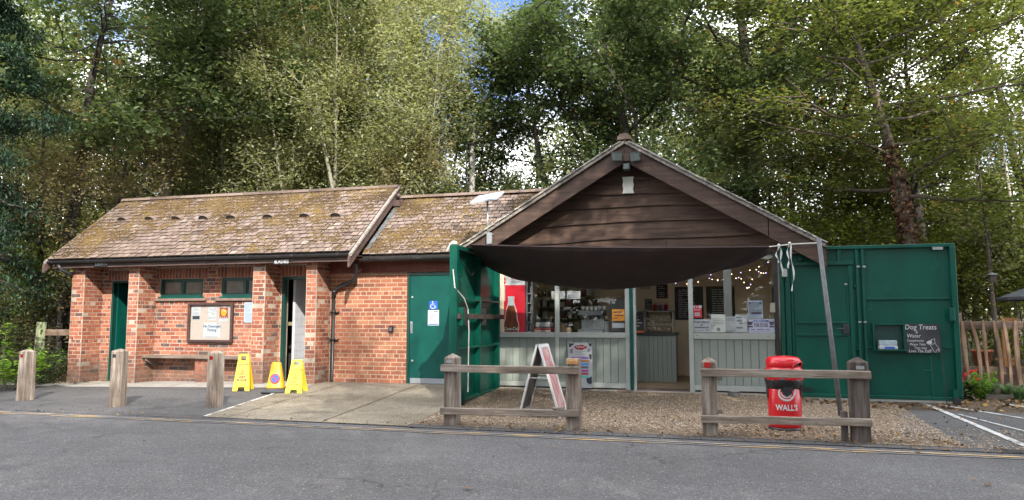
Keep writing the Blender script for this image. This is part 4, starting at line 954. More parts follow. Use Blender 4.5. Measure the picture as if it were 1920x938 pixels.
o, bx = wn_('pale blue sheet of small print above the dog ice cream poster', 1403.5, 563.5, 1429.5, 597, M_paper_blue); rule(o, bx, Yg, lines(6, .3, .9, .05, .95, 63, .5)); rule(o, bx, Yg, [(.05, .2, .8, .9), (.75, .92, .8, .9), (.2, .9, .22, .34)], mat('plum_ink', (.12, .08, .16), rough=.7), 'dark_print')
o, bx = wn_('long pale poster reading Ice Cream for Dogs at the right end of the sill', 1402, 598, 1452, 624, mat('lilac_paper', (.60, .60, .74), (.55, .56, .70), 6, .6)); x0, z0, x1, z1 = bx; nv = MATS['plum_ink']
text('ICE CREAM', .052, ((x0+x1)/2, Yg-.001, z0+(z1-z0)*.83), M_blue, o, sx=.85, bold=.001); text('FOR DOGS', .074, ((x0+x1)/2, Yg-.001, z0+(z1-z0)*.53), nv, o, sx=.55, bold=.003)
rule(o, bx, Yg, [(.12, .27, .2, .25), (.35, .6, .2, .25), (.68, .82, .2, .25), (.1, .9, .1, .12)], nv)
for s_ in (.11, .89):
    q = MB(); cx_, cz = x0+(x1-x0)*s_, z0+(z1-z0)*.66; disc(q, cx_, Yg-.001, cz, 0, .03, n=12); q.add([(cx_-.04, Yg-.001, cz+.035), (cx_-.012, Yg-.001, cz+.022), (cx_-.03, Yg-.001, cz+.0)], [(0,1,2), (2,1,0)]); q.add([(cx_+.04, Yg-.001, cz+.035), (cx_+.012, Yg-.001, cz+.022), (cx_+.03, Yg-.001, cz+.0)], [(0,1,2), (2,1,0)]); q.box((cx_-.035, Yg-.0012, cz-.06), (cx_+.035, Yg-.0008, cz-.035)); q.build('dog_face', nv, o)
# fairy lights: small coloured lamps that are lit
fl = thing('fairy_lights', 'string of tiny lit fairy lights looping under the kiosk ceiling', 'fairy lights', (0, 13.4, 2.0))
pts = []
for (ua, va, ub, vb, Y0, Y1, sag) in ((1246, 527, 1330, 522, 14.6, 14.2, 8), (1330, 522, 1372, 514, 14.2, 13.2, 8), (1372, 514, 1440, 492, 13.2, 12.4, 4), (1300, 506, 1352, 530, 13.5, 13.8, -6), (1380, 522, 1400, 540, 13.4, 13.2, -8), (1400, 540, 1412, 518, 13.2, 12.9, 8), (1418, 506, 1436, 512, 12.7, 12.5, 3)):
    for i in range(9):
        t_ = i/8; pts.append(P(ua+(ub-ua)*t_, va+(vb-va)*t_ + sag*math.sin(math.pi*t_), Y0+(Y1-Y0)*t_))
for k in range(0, 63, 9): q = MB(); q.tube(pts[k:k+9], .0025, 4); q.build('wire', M_black, fl)
M_bulb = [emat('bulb_warm', (1, .70, .40), 1.6), emat('bulb_violet', (.55, .45, 1), 1.2)]
for i, p in enumerate(pts[::2] ): q = MB(); q.sphere(p, .0085, 6, 4); q.build('bulb', M_bulb[i % 3 == 1], fl)
# framed things on the right inner wall, hinge plate
a = P(1401, 545, 13.6); t_ = thing('wall_picture', 'black framed picture on the right inner wall', 'picture', (KX1, 13.5, 1.4))
MB().box((KX1-.0, 13.2, 1.25), (KX1+.018, 13.7, 1.72)).build('frame', M_black, t_); MB().box((KX1-.006, 13.24, 1.29), (KX1-.001, 13.66, 1.68)).build('print', M_slate, t_)
a = P(1404, 548, 14.2); q = MB().box((KX1-.04, 12.3, 1.62), (KX1+.01, 12.42, 1.9)).build('wall_heater', M_paper); tag(q, 'pale box fixed high inside the right window beside the hinge', 'box')
a, c = P(1444, 586, KY-.085), P(1453, 568, KY-.085); hp = MB().box((a.x, KY-.09, a.z), (c.x, KY-.078, c.z)).build('hinge_plate', mat('cream_plate', (.50, .46, .36), rough=.6), ks, bevel=.003)
# ------------------------------------------------------------------ gable fittings
fld = thing('floodlight_pair', 'pair of black floodlights fixed under the gable apex', 'floodlights', P(1175, 300, 11.5))
for s_, u in ((-1, 1156), (1, 1193)):
    p = P(u, 294, 11.5); q = MB(); rt = Matrix.Rotation(-s_*.30, 3, 'Z') @ Matrix.Rotation(.22, 3, 'X')
    w_, h_ = .095, .075
    vs = [rt @ Vector(v) + p for v in ((-w_, -.05, h_), (w_, -.05, h_), (w_, -.05, -h_), (-w_, -.05, -h_), (-w_*.8, .02, h_*.8), (w_*.8, .02, h_*.8), (w_*.8, .02, -h_*.8), (-w_*.8, .02, -h_*.8))]
    q.add(vs, [(0,3,2,1), (4,5,6,7), (0,1,5,4), (1,2,6,5), (2,3,7,6), (3,0,4,7)]); ho = q.build('lamp_head', M_black, fld, bevel=.006)
    q = MB(); vs = [rt @ Vector(v) + p for v in ((-w_*.82, -.053, h_*.72), (w_*.82, -.053, h_*.72), (w_*.82, -.053, -h_*.78), (-w_*.82, -.053, -h_*.78))]; q.add(vs, [(0,3,2,1)]); q.build('lens', mat('lamp_lens', (.12, .14, .13), (.08, .10, .09), 30, .2), ho)
    q = MB(); q.tube([p+Vector((0, .02, 0)), (P(1175, 296, 11.55))], .014, 6); q.build('arm', M_black, fld)
p = P(1175, 297, 11.56); MB().box((p.x-.05, 11.52, p.z-.05), (p.x+.05, 11.583, p.z+.04)).build('mount', M_barge, fld); 
cmr = thing('sensor_box', 'small grey sensor below the floodlights', 'sensor', P(1175, 318, 11.6)); p = P(1175, 312, 11.6)
MB().box((p.x-.055, 11.55, p.z-.06), (p.x+.055, 11.68, p.z+.05)).build('housing', M_black, cmr, bevel=.006); MB().box((p.x-.042, 11.543, p.z-.05), (p.x+.042, 11.549, p.z+.03)).build('lens', MATS['lamp_lens'], cmr)
q = MB(); q.tube([(p.x, 11.68, p.z), (p.x, 11.95, p.z+.02)], .02, 6); q.build('bracket', M_black, cmr)
a = P(1167, 363, 11.88); c = P(1188, 331, 11.88); w = c.x-a.x; h = c.z-a.z; po = []
for i in range(25):
    t_ = i/24; po.append((c.x-.012*abs(math.sin(t_*math.pi*2))*1.0*(1 if True else 0) + (.012*math.sin(t_*math.pi*4) if False else 0), a.z+h*t_))
for i in range(25):
    t_ = 1-i/24; po.append((a.x+.012*abs(math.sin(t_*math.pi*2)), a.z+h*t_))
o = MB().prism(po, 11.885, 11.915).build('wall_plaque', mat('cream_plastic', (.70, .69, .62), (.64, .63, .56), 20, .5)); tag(o, 'blank cream plaque with scalloped sides on the gable boards', 'plaque')
# solar panel on its pole at the left verge
sp_ = thing('solar_panel', 'small solar panel on a thin steel pole at the left verge of the gable', 'solar panel', P(914, 465, 11.5))
pb, pt = P(915, 458, 11.52), P(914, 374, 11.52); q = MB(); q.tube([pb, pt], .018, 8); q.build('pole', M_steel, sp_, smooth=True)
q = MB(); rt = Matrix.Rotation(math.radians(14), 3, 'X') @ Matrix.Rotation(math.radians(-9), 3, 'Y'); pc = pt + Vector((0, 0, .03)); q.box((pc.x-.235, pc.y-.24, pc.z-.012), (pc.x+.235, pc.y+.24, pc.z+.012), .5, Matrix.Rotation(math.radians(23), 3, 'X') @ Matrix.Rotation(math.radians(-7), 3, 'Y')); q.build('panel', mat('solar_face', (.50, .54, .58), (.44, .48, .52), 9, .25), sp_)
p = P(920, 447, 11.56); q = MB(); q.box((pb.x-.02, 11.5, p.z-.1), (pb.x+.07, 11.56, p.z+.09)); q.box((pb.x-.04, 11.535, p.z+.05), (pb.x+.09, 11.582, p.z+.065)); q.build('clamp', M_steel, sp_, bevel=.004)
# ------------------------------------------------------------------ awning
aw_ = thing('awning', 'dark brown cloth awning sagging across the kiosk front', 'awning', (-1.5, 10.6, 1.9))
A0, A1 = P(884, 459, 9.95), P(1442, 463, 10.35); B0, B1 = P(868, 466, 11.4), P(1446, 470, 11.45)
nu, nv_ = 80, 30; vs = []
for j in range(nv_+1):
    t_ = j/nv_
    for i in range(nu+1):
        s = i/nu; p = (A0.lerp(A1, s)).lerp(B0.lerp(B1, s), t_)
        bel = math.sin(math.pi*s**.86)**.8
        sag = .60*bel*math.sin(math.pi*.5*min(1, t_*1.08))**.85 + .012*math.sin(s*23+t_*5)*t_
        z = p.z - sag - .03*math.sin(math.pi*s) + (.06*mnoise.noise(Vector((s*4+t_*2, t_*1.2, 1))) + .03*mnoise.noise(Vector((s*13-t_*5, t_*3+s*4, 4))))*t_ + .010*math.sin(46*s+9*t_)*math.sin(math.pi*t_)*abs(2*s-1)
        vs.append((p.x, p.y, z))
q = MB(); q.add(vs, [(j*(nu+1)+i, j*(nu+1)+i+1, (j+1)*(nu+1)+i+1, (j+1)*(nu+1)+i) for j in range(nv_) for i in range(nu)])
cl_ = q.build('cloth', M_aw, aw_, smooth=True); so = cl_.modifiers.new('thick', 'SOLIDIFY'); so.thickness = .004
q = MB(); e = [vs[i] for i in range(nu+1)]; q.tube(e, .009, 5); q.build('hem', M_aw, aw_)
poleT, poleB = P(1535, 447, 10.3), G(1578, 788, -.13)
# ------------------------------------------------------------------ leaning pole, rope and ribbons
o = MB(); o.tube([poleB + Vector((0, 0, -.05)), poleT], [.031, .029], 14); o = o.build('steel_pole', mat('galvanised', (.16, .165, .165), (.10, .10, .10), 18, .65, .2, 40, metal=.1, dirt=(.16, .11, .07), dscale=7, damt=.1), smooth=True); tag(o, 'leaning grey scaffold pole holding the awning rope in front of the green gate', 'pole')
M_rope = mat('white_rope', (.62, .60, .55), (.5, .48, .43), 40, .9, .4, 100)
rp = thing('rope', 'white rope tied from the awning corner to the leaning pole', 'rope', A1); q = MB(); mid = A1.lerp(poleT, .5) - Vector((0, 0, .02)); q.tube([A1, mid, poleT - Vector((0, 0, .06))], .008, 6); q.build('cord', M_rope, rp)
for k, (u, vb, lab, hw) in enumerate(((1459, 518, 'short white plastic ribbon hanging from the rope near the awning corner', 3), (1482, 546, 'long white plastic ribbon hanging from the middle of the rope', 4))):
    p0 = A1.lerp(poleT, .2 if k == 0 else .42); ze = P(u, vb, p0.y).z; q = MB()
    for s_ in (-1, 1):
        n_ = 12; vs2 = []
        ze2 = ze if s_ > 0 else ze+(.3 if k else .18)
        for i in range(n_+1):
            t_ = i/n_; z = p0.z + (ze2-p0.z)*t_; x = p0.x + s_*.022*math.sin(t_*2.6) + .012*math.sin(t_*9+k*2) + s_*.006; tw = t_*7+k+s_
            vs2 += [(x-.012*math.cos(tw), p0.y-.012*math.sin(tw), z), (x+.012*math.cos(tw), p0.y+.012*math.sin(tw), z)]
        q.add(vs2, [(2*i, 2*i+1, 2*i+3, 2*i+2) for i in range(n_)])
    q.sphere(p0, .02, 6, 5); o = q.build('ribbon', M_white); tag(o, lab, 'ribbon')
# ------------------------------------------------------------------ right gate, folded flat beside the kiosk
GY = 11.86
g = thing('steel_gate', 'wide green steel gate leaf with an inset door standing open right of the kiosk', 'gate', P(1630, 745, GY))
gx0, gx1 = P(1464, 600, GY).x, P(1795, 600, GY).x
gzt, gzb = P(1620, 461, GY).z, P(1600, 746, GY).z
xg_ = lambda u, v=600: P(u, v, GY-.05).x
zg_ = lambda v, u: P(u, v, GY-.05).z
MB().box((gx0+.01, GY, gzb+.01), (gx1-.01, GY+.008, gzt-.01)).build('sheet', M_gate, g)
def gbar(u0, v0, u1, v1, d=.05, name='frame_bar', m=None, y=GY):
    um, vm = (u0+u1)/2, (v0+v1)/2
    return MB().box((P(u0, vm, GY-.05).x, y-d, P(um, v1, GY-.05).z), (P(u1, vm, GY-.05).x, y-.001, P(um, v0, GY-.05).z)).build(name, m or M_gate, g, bevel=.004)
def hb_(u0, u1, v, w=5, d=.05): 
    x0, x1 = xg_(u0), xg_(u1); z = zg_(v, (u0+u1)/2); h = w/2/122
    return MB().box((x0, GY-d, z-h), (x1, GY-.001, z+h)).build('frame_bar', M_gate, g, bevel=.004)
def vb_(u, v0, v1, w=5, d=.05):
    um = u; h = w/2/122; x = P(u, (v0+v1)/2, GY-.05).x
    return MB().box((x-h, GY-d, zg_(v1, u)), (x+h, GY-.001, zg_(v0, u))).build('frame_bar', M_gate, g, bevel=.004)
MB().box((gx0, GY-.07, gzt-.05), (gx1, GY+.02, gzt)).build('frame_bar', M_gate, g, bevel=.005)
MB().box((gx0, GY-.07, gzb), (gx1, GY+.02, gzb+.045)).build('frame_bar', M_gate, g, bevel=.005)
MB().box((gx1-.07, GY-.09, gzb+.046), (gx1, GY+.03, gzt-.051)).build('frame_bar', M_gate, g, bevel=.005)
MB().box((gx0, GY-.07, gzb+.046), (gx0+.05, GY+.02, gzt-.051)).build('frame_bar', M_gate, g, bevel=.005)
xs_ = [P(1611, 600, GY-.05).x, P(1622, 600, GY-.05).x]
for x in xs_: MB().box((x-.02, GY-.06, gzb+.046), (x+.02, GY-.001, gzt-.051)).build('frame_bar', M_gate, g, bevel=.004)
hb_(1476, 1604, 494, 7, .06); vb_(1500, 467, 490, 7); vb_(1573, 467, 490, 6)
vb_(1479, 498, 740, 8, .055); vb_(1488, 502, 740, 4, .03); vb_(1599, 498, 740, 7, .055)
dr = MB(); x0, x1 = xg_(1491), xg_(1594); zt_, zb_ = zg_(501, 1540), gzb+.047
idr = MB().box((x0, GY-.016, zb_), (x1, GY-.003, zt_)).build('inset_door', M_gate, g)
for (a, c, z0, z1) in ((x0, x0+.03, zb_, zt_), (x1-.03, x1, zb_, zt_)): MB().box((a, GY-.03, z0), (c, GY-.017, z1)).build('frame_bar', M_gate, idr)
for v in (605, 628): z = zg_(v, 1540); MB().box((x0+.031, GY-.045, z-.016), (x1-.031, GY-.017, z+.016)).build('frame_bar', M_gate, idr, bevel=.003)
p = P(1586, 617, GY-.06); q = MB(); q.box((p.x-.045, GY-.075, p.z-.07), (p.x+.045, GY-.02, p.z+.07)); q.build('lock_case', M_black, idr, bevel=.004); q = MB(); q.tube([(p.x-.02, GY-.076, p.z), (p.x-.02, GY-.11, p.z), (p.x-.12, GY-.11, p.z)], .009); q.build('handle', M_black, idr)
hb_(1604, 1609, 537, 5); hb_(1624, 1782, 560, 4, .03); hb_(1768, 1782, 652, 4, .03); hb_(1624, 1636, 652, 3, .03); hb_(1604, 1609, 655, 4)
# hatch with a recess
a, c = P(1637, 657, GY-.06), P(1695, 607, GY-.06)
f = MB(); w = .022
for bx in (((a.x, GY-.11, a.z), (a.x+w, GY-.002, c.z)), ((c.x-w, GY-.11, a.z), (c.x, GY-.002, c.z)), ((a.x+w, GY-.11, a.z), (c.x-w, GY-.002, a.z+w*.8)), ((a.x+w, GY-.11, c.z-w*.8), (c.x-w, GY-.002, c.z))): f.box(*bx)
ho = f.build('hatch', M_gate, g); MB().box((a.x+w, GY-.0095, a.z+w*.8), (c.x-w, GY-.002, c.z-w*.8)).build('back_plate', M_green_d, ho)
MB().box((a.x+.01, GY-.24, a.z+.0), (c.x-.01, GY-.111, a.z+.012)).build('ledge', M_gate, ho)
a2, c2 = P(1647, 655, GY-.15), P(1681, 638, GY-.15)
tub = thing('food_tub', 'clear plastic tub with a white band and blue label inside the gate hatch', 'tub', ((a2.x+c2.x)/2, GY-.16, a.z+.018))
zb0 = a.z+.018; q = MB(); q.box((a2.x, GY-.22, zb0), (c2.x, GY-.115, zb0+.055)); q.build('band', M_paper, tub, bevel=.01)
q = MB(); q.box((a2.x+.005, GY-.215, zb0+.056), (c2.x-.005, GY-.118, zb0+.13)); q.build('lid', mat('cloudy_plastic', (.22, .30, .33), (.40, .46, .48), 22, .25), tub, bevel=.012, seg=2)
q = MB(); q.box((a2.x+.07, GY-.224, zb0+.013), (c2.x-.04, GY-.2215, zb0+.042)); q.build('label_strip', M_blue, tub)
# chalkboard on the gate
a, c = P(1699, 661.5, GY-.08), P(1761, 607.5, GY-.08)
cb = thing('chalkboard', 'black chalkboard reading Dog Treats with a chalk dog on the green gate', 'chalkboard', ((a.x+c.x)/2, GY-.08, a.z))
MB().box((a.x, GY-.085, a.z), (c.x, GY-.07, c.z)).build('board', M_slate, cb)
W_, H_ = c.x-a.x, c.z-a.z
for s, sz, fx, fz, sx in (('Dog Treats', .10, .45, .88, .88), ('&', .05, .33, .71, 1), ('Water', .075, .24, .58, .9), ('Compliments', .05, .28, .42, .8), ('Please Take', .05, .34, .29, .85), ('Two max', .05, .42, .17, .85), ('Love The Staff', .062, .40, .06, .8)):
    text(s, sz, (a.x+W_*fx, GY-.0865, a.z+H_*fz), M_chalk, cb, name='chalk_writing', sx=sx, shear=.12)
q = MB(); dog = [(.62, .38), (.60, .33), (.70, .28), (.74, .22), (.80, .06), (.86, .02), (.90, .08), (.86, .10), (.93, .12), (.97, .14), (.95, .04), (.93, .2), (.85, .32), (.84, .5), (.80, .46), (.76, .47), (.74, .44), (.70, .42), (.62, .38)]
q.tube([(a.x+W_*x, GY-.0865, a.z+H_*z) for x, z in dog], .0032, 4, False)
q.tube([(a.x+W_*x, GY-.0865, a.z+H_*z) for x, z in ((.70, .30), (.78, .30), (.84, .33))], .003, 4, False)
q.add([(a.x+W_*x, GY-.0862, a.z+H_*z) for x, z in ((.62, .38), (.62, .34), (.70, .30), (.76, .34), (.76, .42), (.70, .42))], [(0,1,2,3,4,5)]); q.build('chalk_dog', M_chalk, cb)
# latches, drop bolt, wheel
p = P(1752, 540, GY-.05)
def grod(pts, r=.008, m=M_gate, name='drop_bolt'): q = MB(); q.tube(pts, r, 6); return q.build(name, m, g)
grod([P(1745, 668, GY-.07), P(1751, 750, GY-.07)]); grod([P(1734, 694, GY-.07), P(1748, 694, GY-.07)], .006)
grod([P(1764, 652, GY-.07), P(1775, 756, GY-.08)], .007, M_black)
grod([P(1628, 582, GY-.07), P(1638, 581, GY-.07), P(1632, 596, GY-.07)], .006)
for u, v in ((1620, 500), (1609, 500), (1612, 604), (1622, 604), (1586, 533)): p = P(u, v, GY-.07); q = MB(); q.box((p.x-.02, GY-.078, p.z-.012), (p.x+.02, GY-.063, p.z+.012)); q.build('bracket', M_steel, g)
p = P(1785, 590, GY-.1); MB().box((p.x-.04, GY-.14, p.z-.09), (p.x+.03, GY-.092, p.z+.09)).build('keep', M_gate, g, bevel=.005)
p = P(1793, 745, GY-.12); q = MB(); q.M = Matrix.Translation((p.x, GY-.14, gzb+.0)) @ Matrix.Rotation(math.radians(90), 4, 'X'); q.lathe([(.0, -.02), (.05, -.02), (.055, 0), (.05, .02), (0, .02)], n=16); q.build('wheel', M_black, g); MB().box((p.x-.03, GY-.12, gzb), (p.x+.03, GY-.092, gzb+.16)).build('wheel_bracket', M_gate, g)
p = P(1758, 466, GY-.07); MB().box((p.x-.07, GY-.1, p.z-.02), (p.x+.06, GY-.071, p.z+.02)).build('top_latch', M_steel, g)
p = P(1471, 512, GY-.08); o = MB().box((p.x-.035, GY-.12, p.z-.06), (p.x+.035, GY-.072, p.z+.06)).build('switch_box', M_offwhite, bevel=.006); tag(o, 'small pale switch box at the hinge side of the gate', 'switch box')
b = MB(); b.box((gx0+.02, GY-.05, gzb-.035), (gx1-.1, GY-.03, gzb-.001)); b.build('bottom_strip', M_offwhite, g)
# ------------------------------------------------------------------ left gate, at right angles to the front
LX = -3.62
lg = thing('steel_gate', 'green steel gate leaf swung forward at the left side of the kiosk', 'gate', (LX, 10.9, 0))
y0, y1 = 9.80, 11.9; zt0, zb0 = P(858, 459, 9.8).z, P(861, 758, 9.8).z
MB().box((LX-.10, y0+.09, zb0+.02), (LX-.09, y1, zt0-.02)).build('sheet', M_gate, lg)
def lb(ya, yb, za, zb, d=.09, m=M_gate, name='frame_bar', par=None, x=None):
    x = LX if x is None else x
    return MB().box((x-d, ya, za), (x, yb, zb)).build(name, m, par or lg, bevel=.004)
lb(y0, y0+.09, zb0, zt0, .11); lb(y0+.091, y1, zt0-.06, zt0); lb(y0+.091, y1, zb0, zb0+.05)
ym = PX(902, 600, LX).y; lb(ym-.03, ym+.03, zb0+.051, zt0-.061); lb(y1-.06, y1, zb0+.051, zt0-.061)
for za in (PX(885, 563, LX).z, PX(885, 651, LX).z): lb(y0+.091, ym-.031, za-.012, za+.012, .06); lb(ym+.031, y1-.061, za-.012, za+.012, .06)
za = PX(885, 521, LX).z; lb(y0+.091, y0+.3, za-.01, za+.01, .05)
zb1 = PX(890, 594, LX).z
M_brn = wood('brown_bar', (.03, .022, .02), (.055, .04, .035), (.08, .06, .05), 'y', .7, .3)
MB().box((LX+.005, y0+.0, zb1-.035), (LX+.055, y1+.35-.30, zb1+.04)).build('draw_bar', M_brn, lg, bevel=.004)
for yy, mm in ((y0+.06, M_gate), (ym+.0, M_black), (y0+.2, M_black)):
    q = MB(); q.box((LX-.0, yy, zb1-.13), (LX+.07, yy+.07, zb1-.04)); q.box((LX-.0, yy, zb1+.045), (LX+.07, yy+.07, zb1+.13)); q.box((LX+.058, yy, zb1-.04), (LX+.07, yy+.07, zb1+.045)); q.build('clamp', mm, lg, bevel=.003)
q = MB(); q.M = Matrix.Translation((LX+.02, y0+.28, zb0-.01)) @ Matrix.Rotation(math.radians(90), 4, 'Y'); q.lathe([(.0, -.02), (.05, -.02), (.055, 0), (.05, .02), (0, .02)], n=16); q.build('wheel', M_black, lg); q = MB(); q.box((LX-.03, y0+.2, zb0+.02), (LX+.045, y0+.3, zb0+.14)); q.build('wheel_bracket', M_gate, lg)
q = MB(); q.M = Matrix.Translation((LX-.05, y0+.0, zt0-.06)); q.tube([(0, 0, 0), (.1, .5, -.35), (.12, .9, -.1)], .006, 5); q.build('cable', M_black, lg)
pts = [PX(856, 505, LX), PX(860, 540, LX), PX(866, 560, LX), PX(873, 580, LX), PX(875, 620, LX), PX(874, 670, LX), PX(873, 735, LX)]; pts[0] = Vector((LX-.05, y0-.02, pts[0].z)); pts[1] = Vector((LX-.02, y0-.02, pts[1].z)); pts = [pts[0], pts[1]] + [p+Vector((.035, 0, 0)) for p in pts[2:]]
q = MB(); q.tube(pts, .009, 6); o = q.build('rope', M_rope); tag(o, 'thin pale rope hanging down the left gate leaf', 'rope')
p = PX(862, 464, LX); q = MB(); q.sphere((LX-.06, y0+.04, zt0+.03), .04, 8, 6, .5, (1.3, 1, .8)); q.tube([(LX-.1, y0+.02, zt0+.02), (LX-.16, y0+.04, zt0-.08)], .02, 6); o = q.build('rope_knot', M_rope); tag(o, 'knotted white cloth tied on the top corner of the left gate', 'knot')
# ------------------------------------------------------------------ ground
def sheet(name, f, g_, nx, ny, off, m, kind='structure', label=None, th=0):
    """surface between the two rails f(s) and g_(s), draped on the ground"""
    vs = []
    for j in range(ny+1):
        t_ = j/ny
        for i in range(nx+1):
            s = i/nx; a, b_ = f(s), g_(s); x, y = a[0]+(b_[0]-a[0])*t_, a[1]+(b_[1]-a[1])*t_
            vs.append((x, y, gz(x, y)+off))
    q = MB(); q.add(vs, [(j*(nx+1)+i, j*(nx+1)+i+1, (j+1)*(nx+1)+i+1, (j+1)*(nx+1)+i) for j in range(ny) for i in range(nx)])
    o = q.build(name, m, kind=kind)
    if label: o['label'] = label
    return o
L2_ = lambda a, b_: (lambda s: (a[0]+(b_[0]-a[0])*s, a[1]+(b_[1]-a[1])*s))
def asphalt(name, c1, c2, fleck=.5):
    m, n, l, b = nt(name); p = pos(n, l)
    big = noise(n, l, pos(n, l, (.55, 1, 1)), .8, 8, .68); mid = noise(n, l, p, 9, 6, .7); fine = noise(n, l, p, 75, 3, .75)
    col = mixc(n, l, steps(n, l, big, .35, .65), c1, c2)
    col = mixc(n, l, steps(n, l, mid, .3, .75), mixc(n, l, 1.0, col, (.82, .82, .84), 'MULTIPLY'), col)
    col = mixc(n, l, steps(n, l, fine, .38, .64), mixc(n, l, 1.0, col, (.34, .34, .35), 'MULTIPLY'), col)
    if name == 'road_asphalt':
        wv = n.new('ShaderNodeVectorMath'); wv.operation = 'MULTIPLY_ADD'; nn = n.new('ShaderNodeTexNoise'); nn.inputs['Scale'].default_value = 1.6; nn.inputs['Detail'].default_value = 6; l.new(p, nn.inputs['Vector'])
        l.new(nn.outputs['Color'], wv.inputs[0]); wv.inputs[1].default_value = (1.1, 1.1, 0); l.new(p, wv.inputs[2])
        vc = n.new('ShaderNodeTexVoronoi'); vc.feature = 'DISTANCE_TO_EDGE'; vc.inputs['Scale'].default_value = .42; l.new(wv.outputs[0], vc.inputs['Vector'])
        mm = n.new('ShaderNodeMath'); mm.operation = 'MULTIPLY'; l.new(steps(n, l, vc.outputs['Distance'], .0065, .002), mm.inputs[0]); l.new(steps(n, l, noise(n, l, p, .5, 3), .48, .60), mm.inputs[1])
        col = mixc(n, l, mm.outputs[0], col, (.045, .043, .04))
    cc0 = name == 'apron_concrete'; st2 = steps(n, l, noise(n, l, pos(n, l, (1, 1.6, 1)), 1.9, 9, .8), .52 if cc0 else .62, .66 if cc0 else .72); col = mixc(n, l, st2, col, mixc(n, l, 1.0, col, (.58, .56, .52) if cc0 else (.72, .71, .70), 'MULTIPLY'))
    v = n.new('ShaderNodeTexVoronoi'); v.inputs['Scale'].default_value = 46; l.new(p, v.inputs['Vector'])
    cd = n.new('ShaderNodeSeparateColor'); l.new(v.outputs['Color'], cd.inputs[0])
    mk = n.new('ShaderNodeMath'); mk.operation = 'MULTIPLY'; l.new(steps(n, l, v.outputs['Distance'], .34, .22), mk.inputs[0]); l.new(steps(n, l, cd.outputs[0], .90, .93), mk.inputs[1])
    col = mixc(n, l, mk.outputs[0], col, (.34*fleck*2, .335*fleck*2, .33*fleck*2))
    l.new(col, b.inputs['Base Color']); b.inputs['Roughness'].default_value = .85; b.inputs['Specular IOR Level'].default_value = .3
    bumpn(n, l, fine, .8, .008, b); return m
M_road = asphalt('road_asphalt', (.138, .130, .128), (.195, .186, .182), .45)
M_tar = asphalt('yard_asphalt', (.115, .11, .108), (.165, .158, .152), .45)
M_soil = mat('woodland_soil', (.07, .048, .03), (.11, .07, .042), 3, .95, .9, 30, dirt=(.05, .06, .02), dscale=.6)
M_pathc = mat('pale_path', (.36, .33, .29), (.27, .25, .22), 7, .95, .6, 80, dirt=(.20, .17, .13), dscale=2)
M_conc = asphalt('apron_concrete', (.27, .225, .158), (.46, .39, .285), .8)
M_grav = mat('gravel_bed', (.12, .085, .056), (.20, .148, .10), 40, .95, 1, 120, dirt=(.08, .06, .045), dscale=2)
def worn(name, paint, under, thr, st):
    m, n, l, b = nt(name); p = pos(n, l, st)
    f = steps(n, l, noise(n, l, p, 3.2, 8, .75), thr-.03, thr+.03); g2 = steps(n, l, noise(n, l, pos(n, l), 60, 3), .3, .6)
    l.new(mixc(n, l, f, under, mixc(n, l, g2, tuple(x*.72 for x in paint), paint)), b.inputs['Base Color']); b.inputs['Roughness'].default_value = .85
    bumpn(n, l, noise(n, l, pos(n, l), 95, 3), .6, .008, b); return m
M_yel = worn('yellow_line_paint', (.58, .37, .14), (.155, .147, .142), .525, (.6, 4, 1)); M_yel2 = worn('yellow_line_paint_faint', (.58, .37, .14), (.155, .147, .142), .565, (.6, 5, 1))
M_wl = worn('white_line_paint', (.52, .51, .48), (.11, .108, .108), .44, (2.5, 2.5, 1)); M_wl2 = worn('apron_edge_paint', (.55, .54, .49), (.24, .22, .17), .47, (1.5, 1.5, 1))
# woodland floor with the rise behind
vs = []; nx, ny = 60, 50
for j in range(ny+1):
    y = -60 + 260*(j/ny) if False else -120 + 360*j/ny
    for i in range(nx+1):
        x = -180+360*i/nx; z = -.4
        vs.append((x, y, z + (.0 if y < 12 else min(2.2, (y-12)*.05))))
q = MB(); q.add(vs, [(j*(nx+1)+i, j*(nx+1)+i+1, (j+1)*(nx+1)+i+1, (j+1)*(nx+1)+i) for j in range(ny) for i in range(nx)]); q.build('woodland_ground', M_soil, kind='structure')
sheet('ground', L2_((-40, 8.4), (-9.7, 8.4)), L2_((-40, 22), (-9.7, 22)), 12, 10, -.012, M_soil)
sheet('ground', L2_((-9.7, 8.4), (26, 8.4)), L2_((-9.7, 22), (26, 22)), 30, 14, -.012, M_soil)
sheet('road', L2_((-60, -14), (60, -14)), L2_((-60, 8.30), (60, 8.30)), 4, 4, -.004, M_road)
sheet('road', L2_((-60, 8.30), (60, 8.30)), L2_((-60, 8.46), (60, 8.46)), 60, 1, -.004, M_road)
fr_ = lambda u, v, z=-.15: G(u, v, z)
# asphalt yard behind the bollards
A_ = G(386, 782); Bc = P(512, 739, 11.0)
sheet('yard', L2_((-40, 8.32), (-5.6, 8.32)), L2_((-40, 10.95), (-5.6, 11.35)), 24, 8, .0, M_tar)
sheet('footpath', L2_((-16, 11.0), (-5.6, 11.3)), L2_((-16, 12.6), (-5.6, 12.3)), 16, 3, .004, M_pathc)
